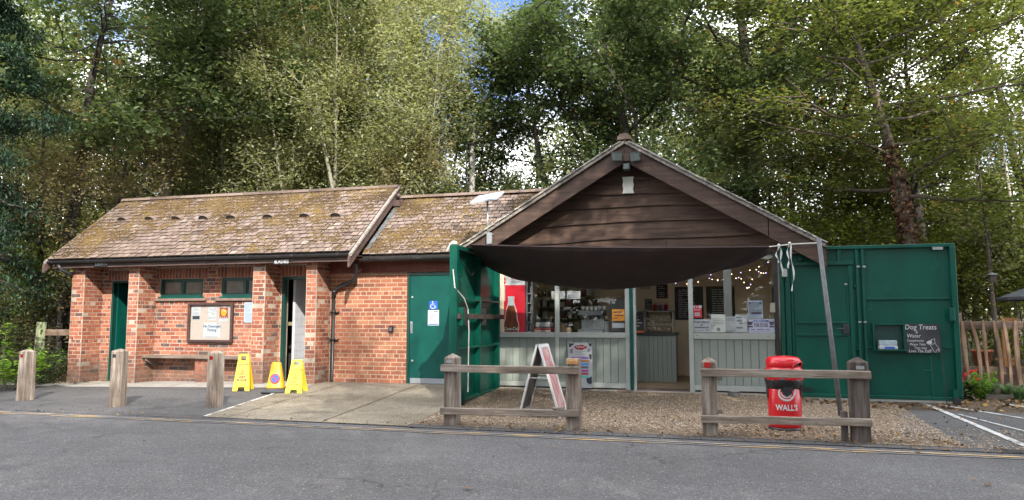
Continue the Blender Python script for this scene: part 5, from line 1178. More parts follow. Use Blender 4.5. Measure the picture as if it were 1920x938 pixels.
# concrete apron with a painted edge
a0 = G(386, 783, -.15); a1 = P(510, 740, 10.9); a1 = Vector((G(512, 739, gz(-7.6, 11)).x, G(512, 739, gz(-7.6, 11)).y, 0)); a2 = Vector((XR-.0, 11.95, 0))
b0 = (-3.72, 8.36); b2 = (-3.72, 12.3)
apl = lambda s: (a0.x+(a1.x-a0.x)*s, a0.y+(a1.y-a0.y)*s)
sheet('concrete_apron', lambda s: (a0.x+(b0[0]-a0.x)*s, 8.40+(b0[1]-8.40)*s), lambda s: (a1.x+(b0[0]-a1.x)*s, a1.y), 18, 8, .008, M_conc)
sheet('concrete_apron', lambda s: (a1.x+(b0[0]-a1.x)*s, a1.y), lambda s: (XR+.0+(b0[0]-XR)*s, 12.29), 14, 4, .0082, M_conc)
for (x, w) in ((-5.15, .03), (-6.55, .02)):
    sheet('apron_joint', L2_((x+.25, 8.42), (x+.25+w, 8.42)), L2_((x+.0, 12.2), (x+w, 12.2)), 1, 12, .012, M_grav)
wl1 = lambda s: (a0.x-.02+(a1.x-a0.x)*s, 8.42+(a1.y-8.42)*s)
q = MB(); pv = None
def painted(name, pts, w, m, off, wear=.0, seg=.12, seed=1, label=None):
    """a worn painted stripe laid as short pieces"""
    rr = random.Random(seed); q = MB(); pts = [Vector((p[0], p[1], 0)) for p in pts]
    for k in range(len(pts)-1):
        a, b_ = pts[k], pts[k+1]; L = (b_-a).length; n = max(1, int(L/seg)); d = (b_-a)/n; nn = Vector((-d.y, d.x, 0)).normalized()
        for i in range(n):
            if rr.random() < wear*(1.6*max(0, mnoise.noise((a+d*i)*.8)+.35)): continue
            s0, s1 = a+d*i, a+d*(i+1); w0, w1 = w*rr.uniform(.78, 1.05)/2, w*rr.uniform(.78, 1.05)/2
            vv = [s0-nn*w0, s1-nn*w1, s1+nn*w1, s0+nn*w0]; vv = [(v.x, v.y, gz(v.x, v.y)+off) for v in vv]; q.add(vv, [(0,1,2,3)])
    o = q.build(name, m, kind='structure'); 
    if label: o['label'] = label
    return o
painted('apron_edge_line', [wl1(0), wl1(1), (XR-.35, 11.35)], .06, M_wl2, .014, .0, seed=4)
painted('yellow_line', [(-40, 8.12), (12, 8.12)], .06, M_yel, .002, 0, .4, 2); painted('yellow_line', [(-40, 8.02), (12, 8.02)], .055, M_yel2, .002, 0, .4, 3)
# parking bays at the right
for k, (p, q_) in enumerate((((1735, 776), (1925, 850)), ((1755, 777), (1925, 803)), ((1880, 776), (1990, 792)), ((1800, 795), (1925, 825)))):
    a, c = G(*p, -.2), G(*q_, -.2); painted('parking_line', [a, c], (.085, .07, .07, .05)[k], M_wl, .012, 0, seed=8+k)
sheet('parking_area', L2_((1.3, 8.32), (26, 8.32)), L2_((2.3, 11.2), (26, 11.2)), 20, 8, .004, M_tar)
# gravel forecourt
sheet('forecourt', lambda s: (-3.72+(2.35+3.72)*s, 8.5 if s > .02 else 8.5), lambda s: (-3.72+(1.9+3.72)*s, 12.0), 24, 10, .006, M_grav)
sheet('verge_strip', L2_((-3.72, 8.33), (3.2, 8.33)), L2_((-3.72, 8.56), (3.2, 8.56)), 24, 2, .004, M_tar)
rg = np.random.RandomState(5)
def pebbles(name, n, fx, label, stops_mat, smin=.006, smax=.0135):
    base = np.array([(1,0,0), (.3,.9,0), (-.8,.6,0), (-.8,-.6,0), (.3,-.9,0), (0,0,.55)], float); fc = [(0,1,5), (1,2,5), (2,3,5), (3,4,5), (4,0,5)]
    xy = fx(n); n = len(xy); sc = rg.uniform(smin, smax, n); an = rg.uniform(0, 6.28, n); as_ = rg.uniform(.6, 1, n)
    ca, sa = np.cos(an), np.sin(an); bx = base[None, :, 0]*sc[:, None]; by = base[None, :, 1]*(sc*as_)[:, None]
    V = np.empty((n, 6, 3)); V[:, :, 0] = xy[:, 0:1] + bx*ca[:, None] - by*sa[:, None]; V[:, :, 1] = xy[:, 1:2] + bx*sa[:, None] + by*ca[:, None]
    zz = np.array([gz(x, y) for x, y in xy])+.008; V[:, :, 2] = zz[:, None] + base[None, :, 2]*sc[:, None]*.9
    me = bpy.data.meshes.new(name); me.vertices.add(6*n); me.vertices.foreach_set('co', V.reshape(-1).astype(np.float32))
    idx = (np.array(fc)[None]+6*np.arange(n)[:, None, None]).reshape(-1).astype(np.int32); me.loops.add(len(idx)); me.loops.foreach_set('vertex_index', idx)
    me.polygons.add(5*n); me.polygons.foreach_set('loop_start', np.arange(0, 15*n, 3, dtype=np.int32)); me.polygons.foreach_set('loop_total', np.full(5*n, 3, dtype=np.int32))
    me.attributes.new('tone', 'FLOAT', 'FACE').data.foreach_set('value', np.repeat(rg.uniform(0, 1, n), 5).astype(np.float32))
    me.materials.append(stops_mat); me.update(calc_edges=True); o = bpy.data.objects.new(name, me); C.objects.link(o); o['kind'] = 'stuff'; o['label'] = label; o['category'] = 'gravel'; return o
M_peb = toned('pebble', [(0, (.11, .075, .05)), (.4, (.25, .18, .12)), (.75, (.40, .305, .21)), (1, (.60, .50, .38))], .8, .2)
def fxg(n):
    x = rg.uniform(-3.7, 2.3, n*2); y = rg.uniform(8.62, 12.0, n*2)
    rib = (x < -1.75-(12-y)*.12) & (y > 9.35)
    keep = ~(rib & ((y*18 % 1) < .55)) & ((x < 1.45) | (rg.uniform(0, 1, n*2) < .55)) 
    keep &= ~((np.abs(y-8.75) < .12) & (rg.uniform(0, 1, n*2) < .6))
    xy = np.stack([x, y], 1)[keep]; return xy[:n]
pebbles('gravel', 52000, fxg, 'brown and cream pea gravel set in the kiosk forecourt', M_peb)
pebbles('gravel', 1500, lambda n: np.stack([rg.uniform(1.3, 3.1, n), 8.5+rg.uniform(0, 1, n)**2*1.2], 1), 'loose gravel scattered past the right hand railing', M_peb)
b = MB(); b.box((KX0+.02, 11.86, -.2), (KX1, 12.04, .02)); b.build('kiosk_kerb', M_pathc, kind='structure', bevel=.01)
# ------------------------------------------------------------------ bollards
M_post = wood('weathered_post', (.095, .07, .05), (.225, .18, .145), (.40, .345, .29), 'z', .9, .9, 20)
M_post2 = wood('weathered_rail', (.11, .08, .06), (.24, .19, .15), (.40, .345, .285), 'x', .9, .9, 18)
M_dkpost = wood('dark_post', (.045, .034, .028), (.09, .07, .058), (.17, .14, .12), 'z', .9, .9, 18)
M_refl = mat('red_reflector', (.22, .003, .008), (.15, .002, .006), 50, .2)
def post(b, x, y, z0, z1, w, cap=.05, d=None, tp=.0):
    d = d or w; h, g_ = w/2, d/2
    vs = [(x-h-tp, y-g_-tp, z0), (x+h+tp, y-g_-tp, z0), (x+h+tp, y+g_+tp, z0), (x-h-tp, y+g_+tp, z0), (x-h, y-g_, z1-cap), (x+h, y-g_, z1-cap), (x+h, y+g_, z1-cap), (x-h, y+g_, z1-cap)]
    fs = [(0,3,2,1), (0,1,5,4), (1,2,6,5), (2,3,7,6), (3,0,4,7)]
    if cap: vs.append((x, y, z1)); fs += [(4,5,8), (5,6,8), (6,7,8), (7,4,8)]
    else: fs.append((4,5,6,7))
    b.add(vs, fs)
labs = ['weathered timber bollard with a red reflector, furthest left by the woodland edge', 'weathered timber bollard with a dark reflector in front of the leftmost pier', 'paler timber bollard with a red reflector below the notice board']
for i, (ub, vb, ut, vt) in enumerate(((47, 753, 52, 654.5), (220, 765, 222, 653.5), (402, 768, 405, 657))):
    p = G(ub, vb); dq = ray(ut, vt); D = p.y; 
    dist = math.hypot(p.x, p.y); h = EYE + dq.z*(dist/math.hypot(dq.x, dq.y))
    t_ = thing('bollard', labs[i], 'bollard', p, 'timber bollards in front of the toilet block')
    w = .165; b = MB(); b.M = Matrix.Translation(p) @ Matrix.Rotation(math.radians(-6 if i == 0 else (3 if i == 1 else -3)), 4, 'Z'); post(b, 0, 0, -.1, h-p.z, w, .035, tp=.012 if i == 0 else .004); b.build('post', M_post, t_, bevel=.008)
    b = MB(); b.M = Matrix.Translation(p) @ Matrix.Rotation(math.radians(-6 if i == 0 else 0), 4, 'Z'); b.box((-w/2+.02+.015, -w/2-.006, h-p.z-.13), (-w/2+.09, -w/2-.0015, h-p.z-.08)); b.build('reflector', M_refl if i != 1 else M_black, t_)
# ------------------------------------------------------------------ timber railings
def railing(name, lab, pL, pR, topL, topR, capR, x0ext, x1ext, m1, m2, wR):
    t_ = thing(name, lab, 'railing', ((pL.x+pR.x)/2, pL.y, -.15), 'timber knee rails along the road edge')
    for k, (p, zt_, cap, w, m) in enumerate(((pL, topL, .055, .165, m1), (pR, topR, capR, wR, m2))):
        b = MB(); post(b, p.x, p.y+.09, -.25, zt_, w, cap, .16); b.build('post', m, t_, bevel=.007)
    return t_
Yr = 8.52
def rl(t_, u0, v0, u1, v1, th, Y, dpt=.045, m=M_post2):
    a, c = P(u0, v0, Y), P(u1, v1, Y); b = MB(); n = 8; vs = []
    for i in range(n+1):
        s = i/n; x = a.x+(c.x-a.x)*s; z = a.z+(c.z-a.z)*s + .006*mnoise.noise(Vector((x*2, 3, t_.location.x))) ; h_ = th*(1+.05*mnoise.noise(Vector((x*3, 8, 2))))
        vs += [(x, Y-dpt, z-h_), (x, Y+.005, z-h_), (x, Y+.005, z), (x, Y-dpt, z)]
    b.add(vs, [tuple(4*i+k for k in q) for i in range(n) for q in ((0,4,5,1), (1,5,6,2), (2,6,7,3), (3,7,4,0))] + [(0,1,2,3), (4*n+3, 4*n+2, 4*n+1, 4*n)]); return b.build('rail', m, t_, bevel=.006)
pL, pR = Vector((P(844, 700, Yr).x, Yr, 0)), Vector((P(1073, 700, Yr).x, Yr, 0))
t1 = railing('timber_railing', 'weathered two rail timber fence in front of the left gate leaf', pL, pR, P(846, 662, Yr+.09).z, P(1073, 672, Yr+.09).z, .0, 0, 0, M_post, M_post, .155)
rl(t1, 828, 683.5, 1086, 687.5, .088, Yr); rl(t1, 827, 764, 1086, 768, .08, Yr); rl(t1, 1038, 762.5, 1060, 762.5, .02, Yr+.0, -.0+.06)
q = MB()
for i in range(7): x = pR.x-.055+i*.018; q.tube([(x, Yr+.004, P(1073, 683, Yr).z), (x+.008, Yr-.0, P(1073, 677, Yr).z), (x+.002, Yr+.004, P(1073, 674.5, Yr).z)], .009, 5)
q.build('broken_splinters', mat('fresh_wood', (.60, .34, .14), (.50, .26, .10), 20, .8), t1)
pL, pR = Vector((P(1329, 700, Yr).x, Yr, 0)), Vector((P(1611, 700, Yr).x, Yr, 0))
t2 = railing('timber_railing', 'weathered two rail timber fence in front of the red bin', pL, pR, P(1329, 669, Yr+.09).z, P(1609, 669, Yr+.09).z, .055, 0, 0, M_post, M_dkpost, .185)
rl(t2, 1313, 691, 1632, 696, .085, Yr); rl(t2, 1314, 778, 1634, 785, .08, Yr, .06)
q = MB(); p = P(1326, 685, Yr); q.box((p.x-.035, Yr+.001, p.z-.025), (p.x+.035, Yr+.008, p.z+.03)); q.build('reflector', mat('red_bright', (.42, .01, .012), rough=.3), t2)
q = MB(); p = P(1613, 690, Yr); q.box((p.x-.04, Yr-.0, p.z-.015), (p.x+.04, Yr+.008, p.z+.02)); q.build('reflector', M_steel, t2); q = MB(); p = P(842, 678.5, Yr); q.box((p.x-.035, Yr, p.z-.015), (p.x+.035, Yr+.008, p.z+.02)); q.build('reflector', M_steel, t1)
q = MB(); p = P(1583, 800, Yr+.05); q.box((p.x-.03, Yr+.02, -.2), (p.x+.035, Yr+.09, P(1583, 772, Yr).z)); q.build('prop', M_dkpost, t2, bevel=.004)
q = MB(); p = P(1350, 800, Yr+.05); q.box((p.x-.07, Yr+.02, P(1350, 777, Yr).z), (p.x+.03, Yr+.07, P(1350, 766, Yr).z+.0)); p = P(1350, 700, Yr); q.box((p.x-.07, Yr+.02, P(1350, 714, Yr).z), (p.x+.02, Yr+.07, P(1350, 706, Yr).z)); q.build('block', M_post2, t2)
# ------------------------------------------------------------------ red bin
bp = G(1473, 810, -.145); bn_ = thing('litter_bin', 'red litter bin with a white swirl logo and black bag behind the right railing', 'bin', bp)
k_ = bp.length/ math.hypot(bp.x, bp.y); Dp = (bp.y*cy_ - bp.x*sy_)
sc = Dp/1393
r0 = 29.5*sc
zf = lambda v: P(1473, v, bp.y).z
q = MB(); q.lathe([(r0*.98, zf(810)), (r0*1.0, zf(803)), (r0*.99, zf(800))], (bp.x, bp.y, 0), 32); q.build('base', M_black, bn_, smooth=True)
q = MB(); q.lathe([(r0*.965, zf(800.5)), (r0*1.0, zf(796)), (r0*1.02, zf(725)), (r0*.98, zf(722))], (bp.x, bp.y, 0), 40); body = q.build('body', M_red, bn_, smooth=True)
q = MB(); q.lathe([(r0*1.0, zf(728)), (r0*1.08, zf(722)), (r0*1.17, zf(712)), (r0*1.14, zf(706.5))], (bp.x, bp.y, 0), 28, sq=None)
for i, v in enumerate(q.v): a_ = math.atan2(v.y-bp.y, v.x-bp.x); dz = .03*mnoise.noise(Vector((math.cos(a_)*3, math.sin(a_)*3, v.z*9))); q.v[i] = Vector((bp.x+(v.x-bp.x)*(1+dz*2), bp.y+(v.y-bp.y)*(1+dz*2), v.z+(dz-.012 if i < 56 else 0)))
M_bag = mat('bin_bag', (.012, .012, .014), (.02, .02, .022), 10, .28, .8, 30)
# drapes of the bag: tail to the right and a fold over the logo
ang0 = math.atan2(-bp.y, -bp.x)         # towards the camera
def cylp(da, v, rr=1.03): a_ = ang0+da; return (bp.x+r0*rr*math.cos(a_), bp.y+r0*rr*math.sin(a_), zf(v))
q.add([cylp(1.35, 718, 1.1), cylp(1.1, 722, 1.12), cylp(1.15, 740, 1.08), cylp(1.4, 745, 1.06)], [(0,1,2,3)])
q.add([cylp(-.0, 722, 1.1), cylp(.5, 722, 1.1), cylp(.42, 736, 1.08), cylp(.12, 742, 1.09), cylp(-.2, 730, 1.1)], [(4,3,2,1,0)])
q.add([cylp(-1.5, 718, 1.1), cylp(-1.15, 724, 1.1), cylp(-1.2, 750, 1.06), cylp(-1.45, 746, 1.06)], [(0,1,2,3)])
q.add([cylp(1.3, 720, 1.1), cylp(1.35, 732, 1.1), tuple(P(1515, 735, bp.y)), tuple(P(1529, 733, bp.y)), tuple(P(1512, 726, bp.y+.03))], [(0,1,2,3,4), (4,3,2,1,0)])
q.build('bag', M_bag, bn_, smooth=True)
q = MB(); q.lathe([(r0*1.13, zf(713)), (r0*1.17, zf(710)), (r0*1.18, zf(694)), (r0*1.06, zf(690)), (r0*.98, zf(686))], (bp.x, bp.y, 0), 40); q.build('collar', M_red, bn_, smooth=True)
# hood: a shell with a mouth at the right, open side towards +X
n_ = 40; prof = [(1.02, 689), (1.06, 684), (1.07, 679), (1.02, 673.5), (.9, 670), (.6, 668), (.0, 667.3)]
q = MB(); vs = []
for j, (rr, v) in enumerate(prof):
    for i in range(n_): a_ = 2*math.pi*i/n_; vs.append((bp.x+r0*rr*math.cos(a_), bp.y+r0*rr*math.sin(a_), zf(v)))
mouth = ang0 + 1.15
fs = []
for j in range(len(prof)-1):
    for i in range(n_):
        a_ = 2*math.pi*(i+.5)/n_; da = (a_-mouth+math.pi) % (2*math.pi) - math.pi
        if j < 2 and abs(da) < .62-.13*j: continue
        fs.append((j*n_+i, j*n_+(i+1) % n_, (j+1)*n_+(i+1) % n_, (j+1)*n_+i))
q.add(vs, fs); hd_ = q.build('hood', M_red, bn_, smooth=True); so = hd_.modifiers.new('thick', 'SOLIDIFY'); so.thickness = .008
q = MB(); q.lathe([(r0*.9, zf(690)), (r0*.92, zf(682)), (r0*.8, zf(674)), (0, zf(672))], (bp.x, bp.y, 0), 24); q.build('liner', M_dark, bn_)
q = MB(); mt_ = []
for i in range(13): a_ = mouth-.7+1.4*i/12; mt_.append((bp.x+r0*1.10*math.cos(a_), bp.y+r0*1.10*math.sin(a_), zf(689)+(zf(677.5)-zf(689))*math.sin(math.pi*i/12)**.6))
q.tube(mt_, .008, 6); q.build('mouth_rim', M_red, hd_, smooth=True)
# lettering wrapped on the body
def wrap(o, rr, da, zc_):
    for v in o.data.vertices:
        x, z = v.co.x, v.co.z; a_ = ang0 + da + x/(r0*rr); v.co = Vector((bp.x+(r0*rr-v.co.y*.2)*math.cos(a_), bp.y+(r0*rr-v.co.y*.2)*math.sin(a_), zc_+z)) - ORG[o.parent.name]
    o.location = (0, 0, 0)
o = text("WALL'S", .088, (bp.x, bp.y, 0), M_white, body, bold=.003, sx=.85)
bm_ = bmesh.new(); bm_.from_mesh(o.data); bmesh.ops.subdivide_edges(bm_, edges=[e for e in bm_.edges if e.calc_length() > .02], cuts=2); bm_.to_mesh(o.data); bm_.free(); wrap(o, 1.026, .14, zf(762))
q = MB(); hs = []
def arcb(pts, w0):
    m2 = MB(); vs = []
    for i, (x, z) in enumerate(pts):
        a, c = pts[max(0, i-1)], pts[min(len(pts)-1, i+1)]; dx, dz = c[0]-a[0], c[1]-a[1]; L = math.hypot(dx, dz); w = w0*(.35+.65*math.sin(math.pi*i/(len(pts)-1)))
        vs += [(x-dz/L*w, 0, z+dx/L*w), (x+dz/L*w, 0, z-dx/L*w)]
    q.add(vs, [(2*i, 2*i+1, 2*i+3, 2*i+2) for i in range(len(pts)-1)])
arcb([(.085*math.cos(t_)*1.0, .085*math.sin(t_)*.9) for t_ in [math.pi*.75+i*(math.pi*1.35)/18 for i in range(19)]], .011)
arcb([(-.005+.058*math.cos(t_), .012+.055*math.sin(t_)) for t_ in [math.pi*1.0+i*(math.pi*1.2)/14 for i in range(15)]], .009)
arcb([(.02+.08*math.cos(t_), .02+.07*math.sin(t_)) for t_ in [-math.pi*.45+i*(math.pi*.75)/12 for i in range(13)]], .008)
lo = q.build('swirl_logo', M_white, body); 
cc = lo.location + ORG[body.name]
for v in lo.data.vertices: v.co = v.co + cc
lo.location = (0, 0, 0); wrap(lo, 1.03, .14, zf(735))
lo.data.transform(Matrix.Identity(4))
# ------------------------------------------------------------------ A-board behind the left railing
ap = G(1012, 787, -.12); ab = thing('pavement_sign', 'white framed folding A-board seen edge on behind the left railing', 'sign', ap)
xa0, xa1 = P(972, 785, ap.y).x, P(1050, 788, ap.y).x; zA = P(1012, 647, ap.y).z; xm = P(1008, 650, ap.y).x; z0_ = -.11
dp_ = .5
for k, (xb, s_) in enumerate(((xa0, -1), (xa1, 1))):
    top = Vector((xm+s_*.012, ap.y, zA)); bot = Vector((xb, ap.y, z0_)); u_ = (bot-top).normalized(); nrm = Vector((s_*abs(u_.z), 0, abs(u_.x))).normalized()
    L = (bot-top).length; q = MB(); fr_w = .045
    def pt(s, y, o_): return top + u_*s + Vector((0, y, 0)) + nrm*o_
    def slab(s0, s1, ya, yb, o0, o1, mb): mb.add([pt(s, y, o_) for s in (s0, s1) for y in (ya, yb) for o_ in (o0, o1)], [(0,2,3,1), (4,5,7,6), (0,1,5,4), (2,6,7,3), (1,3,7,5), (0,4,6,2)])
    slab(0, L-.07, 0, fr_w, -.012, .014, q); slab(0, L-.07, dp_-fr_w, dp_, -.012, .014, q); slab(0, fr_w, fr_w, dp_-fr_w, -.012, .014, q); slab(L-.07-fr_w, L-.07, fr_w, dp_-fr_w, -.012, .014, q)
    slab(L-.07, L, .0, .03, -.008, .008, q); slab(L-.07, L, dp_-.03, dp_, -.008, .008, q)
    pn_ = q.build('frame', M_white, ab, bevel=.004); q = MB(); slab(fr_w, L-.07-fr_w, fr_w, dp_-fr_w, -.006, .005, q)
    q.build('poster_panel', mat('red_white_print', (.46, .03, .03), (.55, .52, .50), 14, .5, stretch=(1, 1, .5)) if k else mat('grey_sign_back', (.12, .12, .12), (.18, .18, .18), 9, .6), pn_)
q = MB(); zz = zA-.42; 
for y in (.02, dp_-.02): q.tube([(xm-.22*.55, ap.y+y, zz), (xm+.22*.55, ap.y+y, zz)], .007, 6)
q.build('stay', M_steel, ab); q = MB(); q.tube([(xm, ap.y, zA), (xm, ap.y+dp_, zA)], .012, 8); q.build('hinge', M_steel, ab)
# ------------------------------------------------------------------ ice cream menu board by the panels
mY = 11.80; a, c = P(1066, 727, mY), P(1110, 643, mY); mb_ = thing('menu_board', 'white menu board with black patches and coloured bands leaning on the kiosk panels', 'menu board', ((a.x+c.x)/2, mY, .02))
w, h = c.x-a.x, c.z-a.z; rd = .04
poly = []
for cx_, cz_, a0_ in ((c.x-rd, c.z-rd, 0), (a.x+rd, c.z-rd, 90), (a.x+rd, a.z+rd, 180), (c.x-rd, a.z+rd, 270)):
    for i in range(5): t_ = math.radians(a0_+i*22.5); poly.append((cx_+rd*math.cos(t_), cz_+rd*math.sin(t_)))
sgn_ = MB().prism(poly, mY, mY+.02).build('board', M_paper, mb_)
def patch(pts, m, name, y=.0015, lab=None): q = MB(); n_ = len(pts); q.add([(a.x+w*x, mY-y, a.z+h*z) for x, z in pts], [tuple(range(n_)), tuple(range(n_-1, -1, -1))][:1]); return q.build(name, m, sgn_)
patch([(.02, .985), (.24, .985), (.22, .95), (.14, .93), (.1, .9), (.02, .9)], M_ink, 'black_patch'); patch([(.84, .985), (.98, .985), (.98, .92), (.9, .93)], M_ink, 'black_patch')
patch([(.86, .74), (.98, .75), (.98, .63), (.9, .64)], M_ink, 'black_patch'); patch([(.74, .21), (.86, .23), (.98, .26), (.98, .10), (.88, .09), (.78, .12)], M_ink, 'black_patch')
q = []
for i in range(24): t_ = 2*math.pi*i/24; q.append((.51+.27*math.cos(t_)+.02*math.cos(5*t_), .90+.05*math.sin(t_)+.008*math.sin(6*t_)))
patch(q, mat('logo_red', (.30, .012, .02), rough=.5), 'red_logo'); patch([(x*.8+.1, z-.012) for x, z in q], M_ink, 'logo_shadow', .0008)
rule(sgn_, (a.x, a.z, c.x, c.z), mY-.002, [(.33, .38, .9, .92), (.41, .46, .885, .915), (.49, .52, .89, .92), (.55, .6, .89, .915), (.63, .68, .895, .915)], M_paper, 'logo_letters')
rule(sgn_, (a.x, a.z, c.x, c.z), mY, [(.28, .75, .805, .815), (.35, .6, .78, .79), (.08, .2, .76, .86), (.8, .92, .8, .87), (.3, .7, .74, .75)], M_ink_grey)
for i, (z, cc_) in enumerate(((.64, (.26, .12, .42)), (.57, (.45, .19, .05)), (.50, (.06, .30, .72)), (.43, (.12, .13, .17)), (.355, (.42, .07, .36)), (.29, (.36, .05, .09)), (.225, (.09, .48, .42)))):
    x1_ = (.86, .88, .86, .84, .84, .84, .86)[i]; nm = ('purple', 'orange', 'blue', 'black', 'pink', 'maroon', 'turquoise')[i]
    MB().box((a.x+w*.1, mY-.0025, a.z+h*z), (a.x+w*x1_, mY-.0005, a.z+h*(z+.048))).build('menu_band', mat('band_'+nm, cc_, rough=.5), sgn_, label=nm+' menu band')
# ------------------------------------------------------------------ wet floor signs and cone
def wetsign(lab, ub, vb, ut, vt, m, ink, ztop, yaw, lines_, w=.28):
    p = G(ub, vb, gz(*G(ub, vb, -.05)[:2])+.004); t_ = thing('wet_floor_sign', lab, 'wet floor sign', p, 'yellow caution signs'); H = P(ut, vt, p.y).z-p.z
    Mx = Matrix.Translation(p) @ Matrix.Rotation(yaw, 4, 'Z')
    sp_a = .16
    for s_ in (-1, 1):
        # leaf plane from the hinge down to the feet at y = s_*sp_a (front leaf s_=-1)
        def L(x, f, o_): # f: 0 at foot, 1 at hinge
            return (x, s_*(sp_a*(1-f)+.008) + s_*o_, H*f)
        wt, wb = w*.30, w*.5
        def xw(f): return wb+(wt-wb)*f
        rows = [0, .07, .14, .80, .86, .95, 1.0]; q = MB()
        def cell(f0, f1, xa0, xa1, xb0, xb1): q.add([L(xa0, f0, 0), L(xa1, f0, 0), L(xb1, f1, 0), L(xb0, f1, 0), L(xa0, f0, .014), L(xa1, f0, .014), L(xb1, f1, .014), L(xb0, f1, .014)], [(0,1,2,3), (7,6,5,4), (0,4,5,1), (1,5,6,2), (2,6,7,3), (3,7,4,0)])
        cell(0, .11, -xw(0), -xw(0)*.42, -xw(.11), -xw(.11)*.36); cell(0, .11, xw(0)*.42, xw(0), xw(.11)*.36, xw(.11))
        cell(.11, .83, -xw(.11), xw(.11), -xw(.83), xw(.83))
        cell(.83, .95, -xw(.83), -xw(.83)*.45, -xw(.95), -xw(.95)*.45); cell(.83, .95, xw(.83)*.45, xw(.83), xw(.95)*.45, xw(.95)); cell(.95, 1.0, -xw(.95), xw(.95), -xw(1), xw(1))
        q.M = None; q.v = [Mx @ v for v in q.v]; lf = q.build('leaf', m, t_, bevel=.003)
        if s_ == -1:
            tilt = math.atan2(sp_a, H)
            RR = (Matrix.Rotation(yaw, 3, 'Z') @ Matrix.Rotation(math.radians(90)-tilt, 3, 'X'))
            for s, sz, f, sx, ik, bd in lines_:
                text(s, sz, Mx @ Vector(L(0, f, .0165)), ik, lf, rot=RR, sx=sx, bold=bd)
            q = MB(); c_ = .50; rT = .062
            for k in range(3):
                a1_, a2_ = math.radians(90+120*k), math.radians(90+120*(k+1))
                o1, o2 = (rT*math.cos(a1_), rT*math.sin(a1_)), (rT*math.cos(a2_), rT*math.sin(a2_)); i1, i2 = (o1[0]*.72, o1[1]*.72), (o2[0]*.72, o2[1]*.72)
                q.add([L(o1[0], c_+o1[1]/H*.95, .0155), L(o2[0], c_+o2[1]/H*.95, .0155), L(i2[0], c_+i2[1]/H*.95, .0155), L(i1[0], c_+i1[1]/H*.95, .0155)], [(0,1,2,3), (3,2,1,0)][:1])
            def tri(pts_): q.add([L(x, c_+z/H, .0155) for x, z in pts_], [tuple(range(len(pts_)))])
            tri([(-.004, .028), (.006, .028), (.006, .018), (-.004, .018)]); tri([(-.004, .016), (.010, .010), (.002, -.012), (-.008, -.004)]); tri([(.002, -.01), (.022, -.02), (.020, -.026), (-.002, -.017)]); tri([(-.008, -.004), (-.002, -.01), (-.022, -.026), (-.026, -.022)])
            q.v = [Mx @ v for v in q.v]; q.build('warning_triangle', ik2, lf)
    q = MB(); q.M = Mx; q.box((-w*.31, -.018, H-.012), (w*.31, .018, H+.008)); q.build('hinge_bar', m, t_, bevel=.004)
    return t_
ik2 = M_ink
wetsign('golden yellow wet floor sign standing below the notice board next to the third pier', 456, 732, 462, 664.5, M_yellow, M_ink, .6, math.radians(24), [('CAUTION', .046, .715, .9, mat('red_ink', (.55, .06, .02), rough=.6), .002), ('WET\nFLOOR', .052, .335, .95, M_ink, .002), ('CAUTION', .018, .17, 1, MATS['red_ink'], .0)])
ik2 = MATS['red_ink']
wetsign('lemon yellow wet floor sign at the corner of the concrete apron by the fourth pier', 556, 736, 563, 675.5, M_lemon, MATS['red_ink'], .6, math.radians(16), [('CAUTION', .05, .70, .95, MATS['red_ink'], .001), ('WET\nFLOOR', .042, .30, .9, MATS['red_ink'], .001)])
p = G(517, 735, gz(*G(517, 735, -.05)[:2])+.005); cn_ = thing('parking_cone', 'orange yellow no waiting cone on a black base between the two wet floor signs', 'cone', p)
H = P(521, 679, p.y).z-p.z; Mx = Matrix.Translation(p) @ Matrix.Rotation(math.radians(24), 4, 'Z')
q = MB(); q.M = Mx; q.lathe([(.215, 0), (.22, .018), (.19, .035), (.155, .06), (.12, .065)], n=4*6, sq=7); q.build('base', mat('rubber', (.03, .03, .032), (.06, .06, .062), 14, .8), cn_)
q = MB(); q.M = Mx @ Matrix.Diagonal((1, .8, 1, 1)); q.lathe([(.150, .066), (.150, .085), (.135, .10), (.078, H-.04), (.070, H-.012), (.05, H), (0, H)], n=32, sq=4.5); cb_ = q.build('cone_body', mat('cone_yellow', (.62, .30, .004), (.55, .25, .004), 6, .4), cn_, smooth=True)
tilt = math.atan2(.057*.8, H-.14)
q = MB(); RM = Mx @ Matrix.Translation((0, -.094, .22)) @ Matrix.Rotation(-tilt, 4, 'X'); q.M = RM
def dsk(r0_, r1_, y): disc(q, 0, y, 0, r0_, r1_, n=28)
dsk(0, .078, -.012); q.build('sign_disc', MATS['red_ink'] if False else mat('sign_red', (.55, .012, .02), rough=.4), cb_)
q = MB(); q.M = RM; disc(q, 0, -.0135, 0, 0, .060, n=28); q.build('sign_blue', M_blue, cb_); q = MB(); q.M = RM @ Matrix.Rotation(math.radians(45), 4, 'Y'); q.add([(-.064, -.015, -.009), (.064, -.015, -.009), (.064, -.015, .009), (-.064, -.015, .009)], [(0,1,2,3)]); q.build('sign_bar', MATS['sign_red'], cb_)
# dog bowl
p = P(1376, 731, 11.7); p.z = gz(p.x, 11.7)+.008; q = MB(); q.lathe([(.085, 0), (.09, .01), (.075, .055), (.085, .06), (.065, .058), (.06, .015), (0, .012)], p, 20); o = q.build('dog_bowl', M_steel, smooth=True); tag(o, 'steel dog bowl on the ground below the right hand panels', 'bowl')
for u, lab in ((1166, 'small dark door stop left of the green post'), (1180, 'small dark door stop right against the green post foot')):
    p = P(u, 733, 11.78); o = MB().box((p.x-.07, 11.72, gz(p.x, 11.7)+.008), (p.x+.05, 11.83, gz(p.x, 11.7)+.04)).build('door_stop', M_sill, bevel=.006); tag(o, lab, 'door stop')
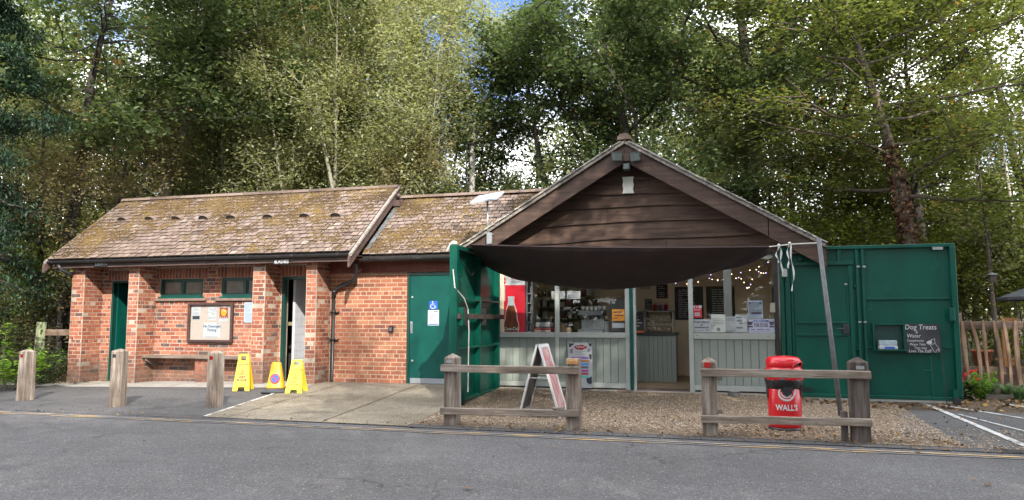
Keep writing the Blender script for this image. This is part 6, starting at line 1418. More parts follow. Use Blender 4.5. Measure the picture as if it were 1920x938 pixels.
# ------------------------------------------------------------------ pole behind the roofs
p = UD(883, 19); zT_ = EYE + (600-222)/1393*19
q = MB(); q.tube([(p.x-.03, p.y, -.3), (p.x, p.y, zT_*.6), (p.x+.03, p.y, zT_)], [.085, .08, .07], 12); tp = thing('utility_pole', 'grey timber utility pole rising behind the middle roof', 'pole', (p.x, p.y, -.3)); q.build('pole_shaft', mat('old_pole', (.30, .28, .25), (.20, .185, .165), 14, .9, .5, 40, stretch=(1, 1, .1)), tp, smooth=True)
q = MB(); q.tube([(p.x-.12, p.y-.1, 2), (p.x-.10, p.y-.12, zT_-.3)], .018, 6); q.box((p.x-.14, p.y-.12, zT_-.6), (p.x+.12, p.y-.08, zT_-.55)); q.build('cable_run', M_black, tp)
q = MB(); q.tube([(p.x, p.y-.1, zT_-.45), (p.x+.35, p.y, zT_-.55), (p.x+.8, p.y+.4, zT_-.5)], .012, 5); q.build('branch_wire', M_black, tp)
# ------------------------------------------------------------------ paling fence at the right
M_pale = wood('split_paling', (.20, .12, .07), (.34, .22, .14), (.46, .33, .23), 'z', .85, .8, 16)
M_frail = wood('fence_rail', (.12, .08, .06), (.20, .14, .10), (.28, .20, .15), 'x', .85, .6, 16)
FYY = 13.7; pf = thing('paling_fence', 'rustic split paling fence with leaning pales behind the flower bed', 'fence', P(1860, 730, FYY))
for va in (606, 690): a = P(1796, va+4, FYY); c_ = P(2150, va+2, FYY); MB().box((a.x, FYY+.03, a.z-.06), (c_.x, FYY+.07, a.z+.06)).build('rail', M_frail, pf, bevel=.006)
pal = [(1805, 602, 1818, 712), (1821, 600, 1839, 718), (1844, 600, 1859, 736), (1863, 600, 1879, 732), (1882, 598, 1897, 728), (1905, 600, 1914, 722)] + [(1926+20*i, 600+R.randint(-3, 3), 1934+20*i+R.randint(-6, 6), 726) for i in range(9)]
for i, (ut, vt, ub, vb) in enumerate(pal):
    a, c_ = P(ut, vt, FYY-.02), P(ub, vb, FYY); q = MB(); n_ = 6; vs = []; bow = R.uniform(-.045, .045); w0_ = R.uniform(.020, .030)
    for k in range(n_+1):
        t_ = k/n_; pp = c_.lerp(a, t_); x = pp.x + bow*math.sin(math.pi*t_); w_ = w0_*(1+.12*R.uniform(-1, 1))*(1 if k < n_ else .4); d_ = .013
        vs += [(x-w_, FYY-d_, pp.z), (x+w_, FYY-d_, pp.z), (x+w_, FYY+d_+.01, pp.z), (x-w_, FYY+d_+.01, pp.z)]
    q.add(vs, [tuple(4*k+j for j in f_) for k in range(n_) for f_ in ((0,1,5,4), (1,2,6,5), (2,3,7,6), (3,0,4,7))] + [(4*n_, 4*n_+1, 4*n_+2, 4*n_+3)]); q.build('paling', M_pale, pf)
for x in (P(1800, 600, FYY).x, P(1990, 600, FYY).x): MB().box((x-.05, FYY+.071, -.2), (x+.05, FYY+.17, 1.25)).build('post', M_frail, pf)
q = MB(); a = P(1884, 690, 14.6); c_ = P(1902, 596, 14.6); 
for x in (a.x, c_.x-.02): q.box((x, 14.6, -.1), (x+.07, 14.66, c_.z))
q.box((a.x+.07, 14.6, c_.z-.12), (c_.x-.02, 14.66, c_.z)); q.box((a.x+.07, 14.6, .35), (c_.x-.02, 14.66, .42)); q.box((a.x, 14.66, .42), (c_.x+.04, 15.05, .46)); o = q.build('garden_chair', mat('orange_wood', (.46, .22, .08), (.36, .16, .06), 12, .7, stretch=(1, 1, .2)), bevel=.005); tag(o, 'tall orange wooden chair back standing behind the paling fence', 'chair')
# parasol partly in view at the right edge
p = UD(2010, 12.6); um = thing('parasol', 'dark grey parasol edge reaching in at the right side beyond the fence', 'parasol', (p.x, p.y, -.1))
zR = EYE + (600-557)/1393*12.6; q = MB(); r_ = 1.08; vs = []; n_ = 8
vs = [(p.x, p.y, zR+.42)] + [(p.x+r_*math.cos(2*math.pi*i/n_+YAW+math.pi), p.y+r_*math.sin(2*math.pi*i/n_+YAW+math.pi), zR) for i in range(n_)] + [(p.x+r_*math.cos(2*math.pi*i/n_+YAW+math.pi), p.y+r_*math.sin(2*math.pi*i/n_+YAW+math.pi), zR-.05) for i in range(n_)]
q.add(vs, [(0, i+1, (i+1) % n_+1) for i in range(n_)] + [(i+1, i+1+n_, (i+1) % n_+1+n_, (i+1) % n_+1) for i in range(n_)]); o = q.build('canopy', mat('grey_canvas', (.05, .055, .06), (.04, .044, .05), 5, .8), um); so = o.modifiers.new('t', 'SOLIDIFY'); so.thickness = .006
q = MB(); q.tube([(p.x, p.y, -.15), (p.x, p.y, zR+.45)], .022, 8); q.build('pole', M_steel, um); q = MB()
for i in range(n_): q.tube([(p.x, p.y, zR+.36), tuple(Vector(vs[i+1])-Vector((0, 0, .012)))], .007, 4)
q.build('rib', M_black, um)
# bird feeder on the thin trunk
p = P(1861, 522, 15.5); bf = thing('bird_feeder', 'small grey bird feeder hanging among the thin trees beyond the fence', 'bird feeder', p); q = MB(); q.lathe([(.11, .06), (.02, .10), (0, .11)], p, 12); q.build('roof', M_lead, bf); q = MB(); q.lathe([(.05, -.06), (.06, .0), (.05, .06), (0, .065)], p, 12); q.build('seed_tray', M_dkpost, bf); q = MB(); q.tube([p+Vector((0, 0, .17)), p+Vector((0, .02, .9))], .005, 4); q.build('hanging_wire', M_black, bf)
# mossy post and rail at the left
p = UD(79, 15.3); q = MB(); zt_ = EYE - (604-600)/1393*15.3; lf_ = thing('mossy_fence', 'short green mossed post with one rail beside the left end of the toilet block', 'fence', (p.x, p.y, -.3))
M_mp = wood('mossy_post', (.16, .18, .10), (.26, .30, .17), (.34, .38, .24), 'z', .9, .5, 14)
q = MB(); q.tube([(p.x-.06, p.y, -.35), (p.x, p.y, zt_)], [.10, .09], 10); q.build('post', M_mp, lf_, smooth=True)
q = MB(); q.box((p.x+.05, p.y+.02, zt_-.28), (p.x+.95, p.y+.08, zt_-.15)); q.build('rail', M_frail, lf_, bevel=.01)
M_bark = mat('bark', (.13, .10, .075), (.075, .058, .043), 9, .95, .9, 25, stretch=(1, 1, .3), dirt=(.16, .17, .10), dscale=3, damt=.1)
M_twig = mat('dead_wood', (.22, .17, .12), (.13, .10, .075), 12, .95, .4)
brs = []
for k in range(9):
    a = p + Vector((R.uniform(.1, 1.5), R.uniform(.2, .8), R.uniform(-.1, .5))); d = Vector((R.uniform(-1, 1), R.uniform(-.3, .3), R.uniform(-.3, .5)))*.9
    q = MB(); q.tube([a, a+d*.5+Vector((0, 0, .08)), a+d], [.03, .024, .012], 7); o = q.build('fallen_branch', M_twig, smooth=True); tag(o, 'bare fallen branch', 'branch', 'fallen branches by the mossy post'); brs.append(o)
for o, w in zip(sorted(brs, key=lambda o: o.location.x), ('leftmost', 'second from the left', 'third from the left', 'fourth from the left', 'fifth from the left', 'fourth from the right', 'third from the right', 'second from the right', 'rightmost')): o['label'] = 'bare fallen branch in the brush heap by the mossy post, ' + w
# ------------------------------------------------------------------ trees
L_oak = leafmat('oak_leaf', [(0, (0.035, 0.055, 0.026)), (0.4, (0.075, 0.11, 0.045)), (0.75, (0.13, 0.17, 0.075)), (0.95, (0.18, 0.2, 0.08)), (1, (0.28, 0.17, 0.07))], 0.42)
L_beech = leafmat('beech_leaf', [(0, (0.055, 0.072, 0.026)), (0.35, (0.11, 0.14, 0.045)), (0.7, (0.19, 0.215, 0.07)), (0.93, (0.28, 0.27, 0.09)), (1, (0.38, 0.21, 0.07))], 0.5)
L_sallow = leafmat('sallow_leaf', [(0, (0.21, 0.225, 0.125)), (0.4, (0.31, 0.325, 0.185)), (0.8, (0.43, 0.44, 0.27)), (1, (0.52, 0.52, 0.34))], 0.5)
L_mixed = leafmat('woodland_leaf', [(0, (.10, .12, .06)), (.35, (.18, .20, .095)), (.7, (.27, .285, .13)), (.92, (.34, .32, .15)), (1, (.34, .23, .12))], .52)
L_rust = leafmat('russet_leaf', [(0, (.13, .11, .07)), (.5, (.25, .22, .12)), (.85, (.33, .26, .14)), (1, (.38, .22, .12))], .5)
L_con = leafmat('cypress_leaf', [(0, (0.01, 0.024, 0.014)), (0.5, (0.022, 0.052, 0.028)), (0.85, (0.042, 0.082, 0.042)), (1, (0.08, 0.13, 0.06))], 0.15)
L_bright = leafmat('bright_leaf', [(0, (.10, .20, .02)), (.6, (.20, .36, .04)), (1, (.34, .46, .08))], .5)
L_under = leafmat('understory_leaf', [(0, (.05, .075, .015)), (.5, (.14, .18, .03)), (1, (.28, .28, .06))], .45)
L_litter = leafmat('fallen_leaf', [(0, (.05, .03, .015)), (.5, (.15, .08, .035)), (.85, (.26, .15, .07)), (1, (.42, .24, .06))], .1, .8)
M_birch = mat('birch_bark', (.42, .39, .34), (.25, .23, .20), 7, .9, .4, 30, dirt=(.06, .05, .045), dscale=9, damt=0)
M_barkd = mat('dark_bark', (.055, .045, .037), (.032, .027, .022), 10, .95, .8, 30, stretch=(1, 1, .3), dirt=(.09, .10, .05), dscale=3, damt=.1)
M_barkp = mat('pale_bark', (.28, .26, .19), (.18, .165, .12), 8, .95, .5, 30, stretch=(1, 1, .3))
def poly(p, d, L, n, rr, wob, up=0.):
    pts = [Vector(p)]; d = Vector(d).normalized()
    for i in range(n):
        d = (d + Vector((rr.gauss(0, wob), rr.gauss(0, wob), rr.gauss(0, wob)+up/n))).normalized(); pts.append(pts[-1]+d*(L/n))
    return pts
def at_(pts, t):
    k = t*(len(pts)-1); i = min(int(k), len(pts)-2); return pts[i].lerp(pts[i+1], k-i)
def gen(seed, H, r, crown, R_, zc, nl, leaves, lsize, trunk=None, spread=.30, elev=.5, habit='round', per=(5, 7), stems=1, wob=.10, up=.25, clump=None, twigw=.02, minh=None):
    """returns (wood MB, centres, tones): trunk, limbs, branches and the leaf sprays at their ends"""
    rr = random.Random(seed); w = MB(); cs = []; ts = []
    minh = minh if minh is not None else crown
    for s in range(stems):
        if trunk and s == 0: tp_ = [Vector(q) for q in trunk]
        else:
            a = 2*math.pi*s/stems + rr.random(); ln = (0.02 if stems == 1 else rr.uniform(.08, .30))
            tp_ = poly((0.15*math.cos(a)*(stems > 1), .15*math.sin(a)*(stems > 1), -.3), (math.cos(a)*ln, math.sin(a)*ln, 1), H*rr.uniform(.82, 1.0)+.3, 9, rr, .05)
        rs = r/(stems**.5); n_ = len(tp_)
        w.tube(tp_, [rs*(1.25 if i == 0 else 1)*(1-.88*i/(n_-1)) for i in range(n_)], 8)
        top = tp_[-1]
        nls = max(3, nl//stems)
        for i in range(nls):
            t = (minh/H) + (1-minh/H)*((i+rr.random())/nls)**.9; t = min(t, .98)
            p = at_(tp_, t); az = i*2.4+rr.uniform(-.5, .5)
            f = cl((t*H-minh)/(H-minh+.01))
            if habit == 'round': ll = R_*(.45+.75*math.sin(math.pi*(f*.8+.14)))
            elif habit == 'cone': ll = R_*(1.05-.85*f)
            elif habit == 'wide': ll = R_*(.75+.45*math.sin(math.pi*f))
            else: ll = R_*(.5+.3*rr.random())
            ll *= rr.uniform(.75, 1.15); el = elev*rr.uniform(.5, 1.3) + (f-.3)*.5*(habit != 'cone')
            d = Vector((math.cos(az), math.sin(az), math.tan(max(-.8, min(1.1, el)))))
            lp = poly(p, d, ll, 6, rr, wob, up*(1 if habit != 'cone' else -1))
            rl_ = max(.016, rs*(1-.85*t)*.36); w.tube(lp, [rl_*(1-.8*k/6) for k in range(7)], 5, False)
            for k in range(rr.randint(*per)):
                tt = .25+.75*(k+rr.random())/per[1]; tt = min(tt, 1); q = at_(lp, tt); a2 = rr.uniform(0, 6.28)
                d2 = (lp[-1]-lp[0]).normalized()*.8 + Vector((math.cos(a2), math.sin(a2), rr.uniform(-.3, .5)))
                bp_ = poly(q, d2, ll*rr.uniform(.22, .45), 4, rr, wob*1.4, up*.6 if habit != 'cone' else -.6); w.tube(bp_, [twigw*(1-.7*z_/4) for z_ in range(5)], 3, False)
                for m_ in range(4): cs.append(at_(bp_, .25+.25*m_)); ts.append(rr.gauss(0, .17))
    cs = np.array([tuple(c) for c in cs]); ts = np.array(ts); n = len(cs); rg = np.random.RandomState(seed)
    k = rg.randint(0, n, leaves); sp_ = spread*rg.uniform(.5, 1.3, n)[k][:, None]
    c = cs[k] + rg.normal(size=(leaves, 3))*sp_*np.array([1, 1, .6 if habit in ('wide', 'cone') else .85])
    z = c[:, 2]; tone = .48 + ts[k] + rg.normal(0, .14, leaves) + .0*z
    return w, c, tone, lsize
def tree(name, label, w_pos, g_, lm, bm_, group=None, rz=0., sc=1., up=.5, aspect=1.6, droop=0., seed=0, cat='tree'):
    t_ = thing(name, label, cat, w_pos, group); w, c, tone, ls = g_
    tr = w.build('trunk', bm_, t_, smooth=True); 
    tr.location = Vector((0, 0, 0)); off = sum(w.v, Vector())/len(w.v); tr.data.transform(Matrix.Translation(off)); ORG[tr.name] = Vector(w_pos)
    me = leafmesh('crown', lm, c, ls, tone, up, aspect, droop, seed); o = bpy.data.objects.new('crown', me); C.objects.link(o); o.parent = t_; ORG[o.name] = Vector(w_pos)
    t_.rotation_euler = (0, 0, rz); t_.scale = (sc,)*3; return t_
def again(t_, label, w_pos, rz, sc):
    c = copy_tree(t_, w_pos); c['label'] = label; c.rotation_euler = (0, 0, rz); c.scale = (sc,)*3; return c
def bz(u, D): p = UD(u, D); p.z = -.4+min(2.2, max(0, (p.y-12)*.05)); return p
# 1 pale sallows behind the left roofs, many upright stems
gs = gen(11, 11.4, .22, 1.2, 3.6, 0, 56, 60000, .12, stems=7, habit='up', elev=.9, spread=.34, up=.6, wob=.09, per=(6, 8), minh=2.0)
s1 = tree('sallow_tree', 'pale olive many stemmed sallow, tallest in the middle of the clump behind the roofs', bz(700, 19.8), gs, L_sallow, M_barkp, 'pale sallows behind the roofs', aspect=2.4)
again(s1, 'pale olive sallow left of the tallest one above the left roof', bz(565, 20.4), 1.9, .93)
again(s1, 'pale olive sallow just left of the grey utility pole', bz(820, 20.2), 4.0, .82)
again(s1, 'lower pale sallow at the left end of the clump above the mossy roof', bz(478, 21.5), 5.1, .82)
again(s1, 'pale sallow furthest left, above the middle of the mossy roof', bz(395, 24), 2.2, .95)
again(s1, 'far pale sallow filling the back of the clump', bz(640, 24), 3.0, 1.06)
# 2 big dark oak behind the kiosk
def rel(p, pts): return [(q.x-p.x, q.y-p.y, q.z-p.z) for q in pts]
def UDZ(u, v, D): q = UD(u, D); q.z = EYE+(600-v)/1393*D; return q
p = bz(1415, 19.5)
go = gen(23, 12.5, .30, 3.2, 4.0, 0, 22, 30000, .115, trunk=rel(p, [p, UDZ(1412, 420, 19.5), UDZ(1418, 300, 19.4), UDZ(1422, 180, 19.3), UDZ(1410, 60, 19), UDZ(1400, -60, 18.8), UDZ(1390, -160, 18.6)]), habit='wide', elev=.28, spread=.27, up=.1, wob=.2, per=(6, 9), minh=3.8)
oak = tree('oak_tree', 'large dark oak with an ivied trunk and crooked limbs behind the kiosk gable', p, go, L_oak, M_barkd, aspect=1.35)
p = bz(1225, 18.0)
go2 = gen(31, 11.5, .26, 3.6, 3.9, 0, 24, 46000, .115, habit='wide', elev=.3, spread=.27, up=.1, wob=.22, per=(6, 9), minh=3.5)
tree('oak_tree', 'dark green oak spreading left above the kiosk apex', p, go2, L_oak, M_barkd, rz=.7, aspect=1.35)
p = bz(1075, 19.5); go3 = gen(37, 9.2, .2, 2.6, 2.4, 0, 20, 24000, .115, habit='wide', elev=.3, spread=.3, up=.1, wob=.22, minh=3.0)
tree('oak_tree', 'smaller dark oak filling the gap between the utility pole and the kiosk gable', p, go3, L_oak, M_barkd, rz=.2, aspect=1.35)
# 3 leaning beech with a browned ivy foot, second stem behind it
p = bz(1712, 16.5)
gb = gen(41, 10.5, .19, 3.2, 3.9, 0, 30, 25000, .115, trunk=rel(p, [p, UDZ(1712, 450, 16.5), UDZ(1700, 350, 16.5), UDZ(1682, 262, 16.4), UDZ(1660, 170, 16.3), UDZ(1640, 100, 16.2), UDZ(1622, 30, 16), UDZ(1605, -60, 15.8)]), habit='wide', elev=.12, spread=.27, up=.05, wob=.12, per=(5, 8), minh=2.6)
beech = tree('beech_tree', 'leaning beech with browned ivy round its foot behind the right gate', p, gb, L_beech, M_bark, aspect=1.5, up=1.2)
rg2 = np.random.RandomState(3); n = 1500; tt = rg2.uniform(0, 1, n)**1.6*.42; an = rg2.uniform(0, 6.28, n)
tk = [Vector(q) for q in rel(p, [p, UDZ(1712, 450, 16.5), UDZ(1700, 350, 16.5), UDZ(1682, 262, 16.4)])]
cc_ = np.array([tuple(at_(tk, min(1, t*2.3))) for t in tt]); cc_[:, 0] += np.cos(an)*(.22-.18*tt); cc_[:, 1] += np.sin(an)*(.22-.18*tt)
me = leafmesh('browned_ivy', toned('ivy_dead', [(0, (.05, .027, .018)), (.5, (.15, .07, .04)), (1, (.36, .21, .13))], .8, .1), cc_, .10, rg2.uniform(0, 1, n), .0, 1.1, .4, 5); o = bpy.data.objects.new('browned_ivy', me); C.objects.link(o); o.parent = beech
p = bz(1742, 18.5); gb2 = gen(43, 9.5, .17, 3.5, 3.0, 0, 22, 24000, .115, trunk=rel(p, [p, UDZ(1738, 460, 18.5), UDZ(1728, 350, 18.5), UDZ(1735, 240, 18.4), UDZ(1722, 120, 18.4), UDZ(1730, 10, 18.2)]), habit='wide', elev=.35, spread=.27, up=.2, wob=.12, minh=2.6)
tree('beech_tree', 'forked thinner beech stem close behind the leaning beech', p, gb2, L_beech, M_barkd, aspect=1.5, up=1.0)
p = bz(1560, 21); b3 = tree('beech_tree', 'tall yellowing beech behind the right slope of the kiosk roof', p, gen(47, 12, .2, 3, 3.4, 0, 26, 34000, .12, habit='wide', elev=.3, spread=.3, up=.2, wob=.12, minh=2.4), L_beech, M_barkd, up=1.0)
again(b3, 'tall yellowing beech at the far right beyond the paling fence', bz(1950, 20), 2.2, .95)
# 4 dark cypress hanging in at the left edge
gcn = gen(53, 12, .25, 0.8, 2.3, 0, 56, 85000, .09, habit='cone', elev=.05, spread=.20, up=.5, wob=.08, per=(6, 8), minh=2.6)
tree('cypress_tree', 'dark drooping cypress hanging in at the left edge of the view', bz(-95, 14.4), gcn, L_con, M_barkd, aspect=3.0, droop=.8, up=.15)
# 5 tree with dark upper foliage top left, pale leaning stem
p = bz(285, 19.5); g5 = gen(59, 12.5, .17, 5, 4.2, 0, 24, 34000, .12, trunk=rel(p, [p, UDZ(300, 330, 19.5), UDZ(318, 262, 19.5), UDZ(350, 195, 19.5), UDZ(378, 140, 19.4), UDZ(400, 60, 19.3), UDZ(420, -20, 19), UDZ(430, -110, 19)]), habit='wide', elev=.25, spread=.30, up=.1, wob=.2, minh=6.6)
tree('oak_tree', 'dark leaved tree at the top left with a pale leaning stem', p, g5, L_oak, M_barkp, aspect=1.4)
p = bz(120, 17); g6 = gen(61, 11.5, .2, 5, 3.6, 0, 20, 22000, .13, habit='wide', elev=.2, spread=.27, up=.05, wob=.24, minh=6.0)
tree('oak_tree', 'sparse dark tree with black crooked limbs against the blue sky at top left', p, g6, L_oak, M_barkd, aspect=1.4)
p = UD(560, 15.5); p.z = -.2
# 6 mid-height mixed woodland behind the left roof
g7 = gen(67, 8.6, .14, 1.6, 2.5, 0, 26, 20000, .105, habit='round', elev=.5, spread=.30, wob=.14, minh=1.4)
h1 = tree('hazel_tree', 'green hazel rising behind the middle of the mossy roof', bz(375, 20.8), g7, L_mixed, M_bark)
again(h1, 'green hazel behind the left slope of the mossy roof', bz(270, 22), 1.1, .93); again(h1, 'green hazel just right of the utility pole', bz(965, 22.5), 2.5, .62)
again(h1, 'green hazel far left beside the cypress', bz(110, 20), 3.7, .95); again(h1, 'green hazel low behind the right kiosk slope', bz(1480, 19.5), 4.4, .72); again(h1, 'green hazel behind the right gate', bz(1620, 20.5), 5.2, .66)
g8 = gen(71, 6.8, .11, 1.2, 2.2, 0, 22, 11000, .10, habit='round', elev=.5, spread=.28, wob=.16, minh=1.2)
r1 = tree('russet_tree', 'thin russet tinged tree behind the left end of the roof', bz(205, 18.5), g8, L_rust, M_barkd)
again(r1, 'small reddish brown tree beside the foot of the utility pole', bz(790, 18.6), 2.0, .80); again(r1, 'russet tinged bush at the left between cypress and toilet block', bz(120, 16.5), 4.1, .74)
def where(u):
    for lim, w in ((-400, 'far outside the left edge'), (-200, 'outside the left edge'), (60, 'left of the cypress'), (250, 'above the left end of the mossy roof'), (420, 'above the middle of the mossy roof'), (620, 'above the right half of the mossy roof'), (780, 'above the step between the two roofs'), (900, 'by the utility pole'), (1060, 'above the middle roof'), (1200, 'left of the gable apex'), (1340, 'right of the gable apex'), (1480, 'above the right gable slope'), (1610, 'above the left half of the right gate'), (1720, 'beside the leaning beech'), (1810, 'above the right end of the right gate'), (1900, 'above the paling fence'), (2150, 'at the right edge'), (2250, 'beyond the right edge'), (2400, 'well beyond the right edge'), (2600, 'furthest beyond the right edge')):
        if u < lim: return w
# 7 thin stems: birches
def stem(label, u, D, us, vs_, r, m=None, grp='thin birch stems in the wood'):
    p = bz(u, D); pts = [p] + [UDZ(a, b_, D) for a, b_ in zip(us, vs_)]; t_ = thing('birch_tree', label, 'tree', p, grp); q = MB(); n_ = len(pts); q.tube(pts, [r*(1-.7*i/(n_-1)) for i in range(n_)], 7)
    rr = random.Random(int(u)); cs = []
    for i in range(9):
        a = at_(pts, rr.uniform(.3, .97)); an = rr.uniform(0, 6.28); bp_ = poly(a, (math.cos(an), math.sin(an), .8), rr.uniform(.6, 1.4), 4, rr, .15, .2); q.tube(bp_, [.014, .011, .009, .006, .004], 4, False); cs += [tuple(at_(bp_, k)) for k in (.4, .7, 1)]
    q.build('trunk', m or M_birch, t_, smooth=True); cs = np.array(cs); rgg = np.random.RandomState(int(u)); k = rgg.randint(0, len(cs), 1400)
    c = cs[k]+rgg.normal(size=(1400, 3))*.24; linkmesh('crown', leafmesh('crown', L_mixed, c-np.array(tuple(p)), .09, .5+rgg.normal(0, .2, 1400), .5, 1.5, 0, int(u)), p, t_)
stem('white birch stem leaning right against the understory beyond the gate', 1795, 20, (1810, 1826, 1843, 1850), (590, 500, 440, 330), .085)
stem('slim brown stem carrying the bird feeder beyond the fence', 1866, 16, (1865, 1862, 1858, 1850), (600, 520, 420, 280), .06, M_bark)
stem('pale birch stem nearest the right edge of the view', 1908, 17.5, (1908, 1906, 1911, 1900), (590, 480, 400, 250), .08)
stem('white birch stem high behind the left end of the roof', 215, 21, (208, 205, 196, 190), (380, 330, 290, 230), .09)
stem('forked white birch stem among the sallows', 560, 21, (548, 545, 552, 540), (330, 250, 210, 150), .09)
stem('slim grey stem rising through the sallows from the mossy roof', 480, 20.5, (490, 482, 480, 470), (350, 260, 200, 150), .07, M_barkp)
stem('dark slim stem at the far left by the cypress', 60, 17, (66, 70, 60, 64), (560, 420, 300, 150), .08, M_barkd)
for i, (u, D) in enumerate(((1530, 22), (1585, 21), (1650, 23), (1765, 21), (1830, 23), (1885, 22), (1000, 23), (905, 24), (340, 22), (250, 24))):
    stem('thin woodland stem ' + where(u) + (', furthest back' if D > 23.5 else ', further back' if D > 22.5 else ', nearer' if D < 21.5 else ''), u, D, (u+R.uniform(-6, 6), u+R.uniform(-12, 12), u+R.uniform(-20, 20), u+R.uniform(-30, 30)), (500, 400, 280, 150), R.uniform(.04, .075), R.choice([M_barkp, M_bark, M_birch]), 'thin woodland stems behind the buildings')
# 8 understory behind the paling fence and gate
g9 = gen(83, 2.9, .05, .3, 1.5, 0, 26, 11000, .085, stems=4, habit='round', elev=.45, spread=.26, wob=.2, minh=.3)
u1 = tree('understory_bush', 'yellow green bush behind the paling fence, left of the thin stems', bz(1822, 17.5), g9, L_under, M_bark, 'bushes in the understory', cat='bush')
for lab, u, D, sc in (('yellow green bush behind the parasol at the right edge', 1925, 17.5, 1.1), ('yellow green bush between the right gate and the fence, further back', 1770, 20, 1.3), ('green bush behind the hinge side of the right gate', 1500, 17.5, 1.0), ('green bush above the top edge of the right gate', 1590, 18, 1.1), ('green bush over the right gate near the beech foot', 1665, 18.5, 1.05), ('yellow green bush far back beyond the bird feeder', 1870, 21, 1.5), ('bush in the dark gap left of the toilet block', 95, 17.5, 1.1)):
    again(u1, lab, bz(u, D), R.uniform(0, 6), sc)
g10 = gen(89, 2.0, .05, .2, 1.3, 0, 22, 9000, .10, stems=4, habit='round', elev=.3, spread=.25, wob=.2, minh=.1)
d1_ = tree('holly_bush', 'dark low bush beside the mossy post at the left', bz(100, 14.8), g10, L_oak, M_barkd, 'dark bushes at the left', cat='bush', sc=.38)
again(d1_, 'dark bush behind the leftmost bollard under the cypress', bz(10, 17.5), 2, .8); again(d1_, 'dark bush at the far left edge under the cypress', bz(-110, 14), 4, .8)
# bright sapling at the left edge
p = UD(22, 13.4); p.z = -.25; rr = random.Random(6); t_ = thing('sapling', 'bright yellow green sapling in the sun behind the leftmost bollard', 'sapling', p); q = MB(); cs = []
for i in range(8):
    bp_ = poly(p+Vector((rr.uniform(-.3, .3), rr.uniform(-.2, .2), 0)), (rr.uniform(-.5, .6), rr.uniform(-.3, .3), 1), rr.uniform(.6, 1.35), 6, rr, .12); q.tube(bp_, [.012*(1-.12*k) for k in range(7)], 4, False); cs += [tuple(at_(bp_, k/9)) for k in range(4, 10)]
q.build('stem', M_twig, t_); cs = np.array(cs); k = rg.randint(0, len(cs), 520); c = cs[k]+rg.normal(size=(520, 3))*np.array([.10, .08, .05]); linkmesh('crown', leafmesh('crown', L_bright, c-np.array(tuple(p)), .095, .5+rg.normal(0, .25, 520), 1.5, 1.5, 0, 7), p, t_)
# 9 far woodland, three shared shapes
gf = [gen(101+k, 13.5, .2, 2.5, 3.9, 0, 24, 19000, .15, habit=('round', 'round', 'wide')[k], elev=.45, spread=.42, wob=.13, minh=1.8) for k in range(3)]
fars = []
cols = (L_mixed, L_mixed, L_beech)
for k in range(3): fars.append(tree('woodland_tree', ('green tree of the wood behind the gap left of the sallows', 'broad tree of the wood behind the gable apex', 'yellowing tree of the wood behind the leaning beech')[k], bz((260, 1130, 1700)[k], (31, 30, 28)[k]), gf[k], cols[k], M_barkd, 'woodland trees far behind the buildings', seed=k))
spots = [(1000, 30), (1300, 27), (1480, 28), (1660, 31), (2200, 23), (2330, 26), (2480, 24), (-330, 24), (-480, 27), (-160, 25), (-60, 30), (30, 27), (150, 30), (360, 33), (470, 31), (590, 34), (760, 36), (1230, 32), (1400, 33), (1600, 34), (1800, 33), (1980, 31), (2090, 27), (560, 40), (1300, 42), (200, 42), (0, 40)]
for i, (u, D) in enumerate(spots):
    k = i % 3
    sc_ = R.uniform(.88, 1.08)*(1 if D < 38 else 1.15)
    if 740 < u < 900: sc_ = .86
    if 900 <= u < 1080: sc_ = .80
    if u > 1400: sc_ *= .78
    if u == 1000: sc_ = .66
    if u in (1480, 1680): sc_ = .9
    again(fars[k], ('broad far tree ', 'green far tree ', 'yellowing far tree ')[(1, 0, 2)[k]] + where(u) + (', furthest row' if D > 38 else ', set forward' if D < 31.5 else ''), bz(u, D), R.uniform(0, 6.28), sc_)
# far mass of the wood, closing the view low down
n = 70000; a = rg.uniform(-1.0, .85, n); D = rg.uniform(38, 62, n); xx = D*np.tan(a)*1.0; X = xx*cy_-D*sy_; Y = D*cy_+xx*sy_
Z = rg.uniform(0, 1, n)**.8*(5.2+1.6*np.sin(xx*.35)+1.0*np.sin(xx*.13+1))
kk = np.sin(X*.8)*np.sin(Y*.7+Z*.9)+rg.normal(0, .5, n) > -.35
pts_ = np.stack([X, Y, Z], 1)[kk]; me = leafmesh('distant_woodland', L_mixed, pts_, .42, .66+.2*np.sin(pts_[:, 0]*.5)+rg.normal(0, .16, len(pts_)), .3, 1.2, 0, 9)
o = bpy.data.objects.new('distant_woodland', me); C.objects.link(o); tag(o, 'distant mass of woodland foliage closing the view behind all the trees', 'woodland', kind='stuff')
# 10 trees round the car park that shade the kiosk and the road (they stand behind and beside the viewer)
gsh = gen(151, 13.2, .2, 5.2, 4.1, 0, 34, 30000, .17, habit='wide', elev=.35, spread=.45, wob=.13, minh=5.0, per=(6, 8))
sh0 = tree('woodland_tree', 'tree beside the viewer whose shade falls on the kiosk gable', (4.9, 1.5, -.2), gsh, L_oak, M_barkd, 'shade trees round the car park')
shade = [(9.6, 2.0, 1.0), (14.0, 4.5, .95), (-2.5, -6.5, .92), (3.4, -4.6, .9), (9.3, -5.5, 1.0), (-8.5, -7.0, .9)]
sl_ = ['in line with the right gate', 'beyond the right edge of the view', 'behind the viewer, slightly left', 'behind the viewer', 'behind the viewer to the right', 'far left behind the viewer']
for i, (x, y, sc_) in enumerate(shade):
    again(sh0, 'tree round the car park shading the road, ' + sl_[i], (x, y, -.2), i*1.3+1, sc_)
n = 26000; a = rg.uniform(-1.5, 1.5, n); D = rg.uniform(24, 38, n); X = D*np.sin(a); Y = -D*np.cos(a); Z = rg.uniform(0, 1, n)**.9*(6.5+1.5*np.sin(X*.4))
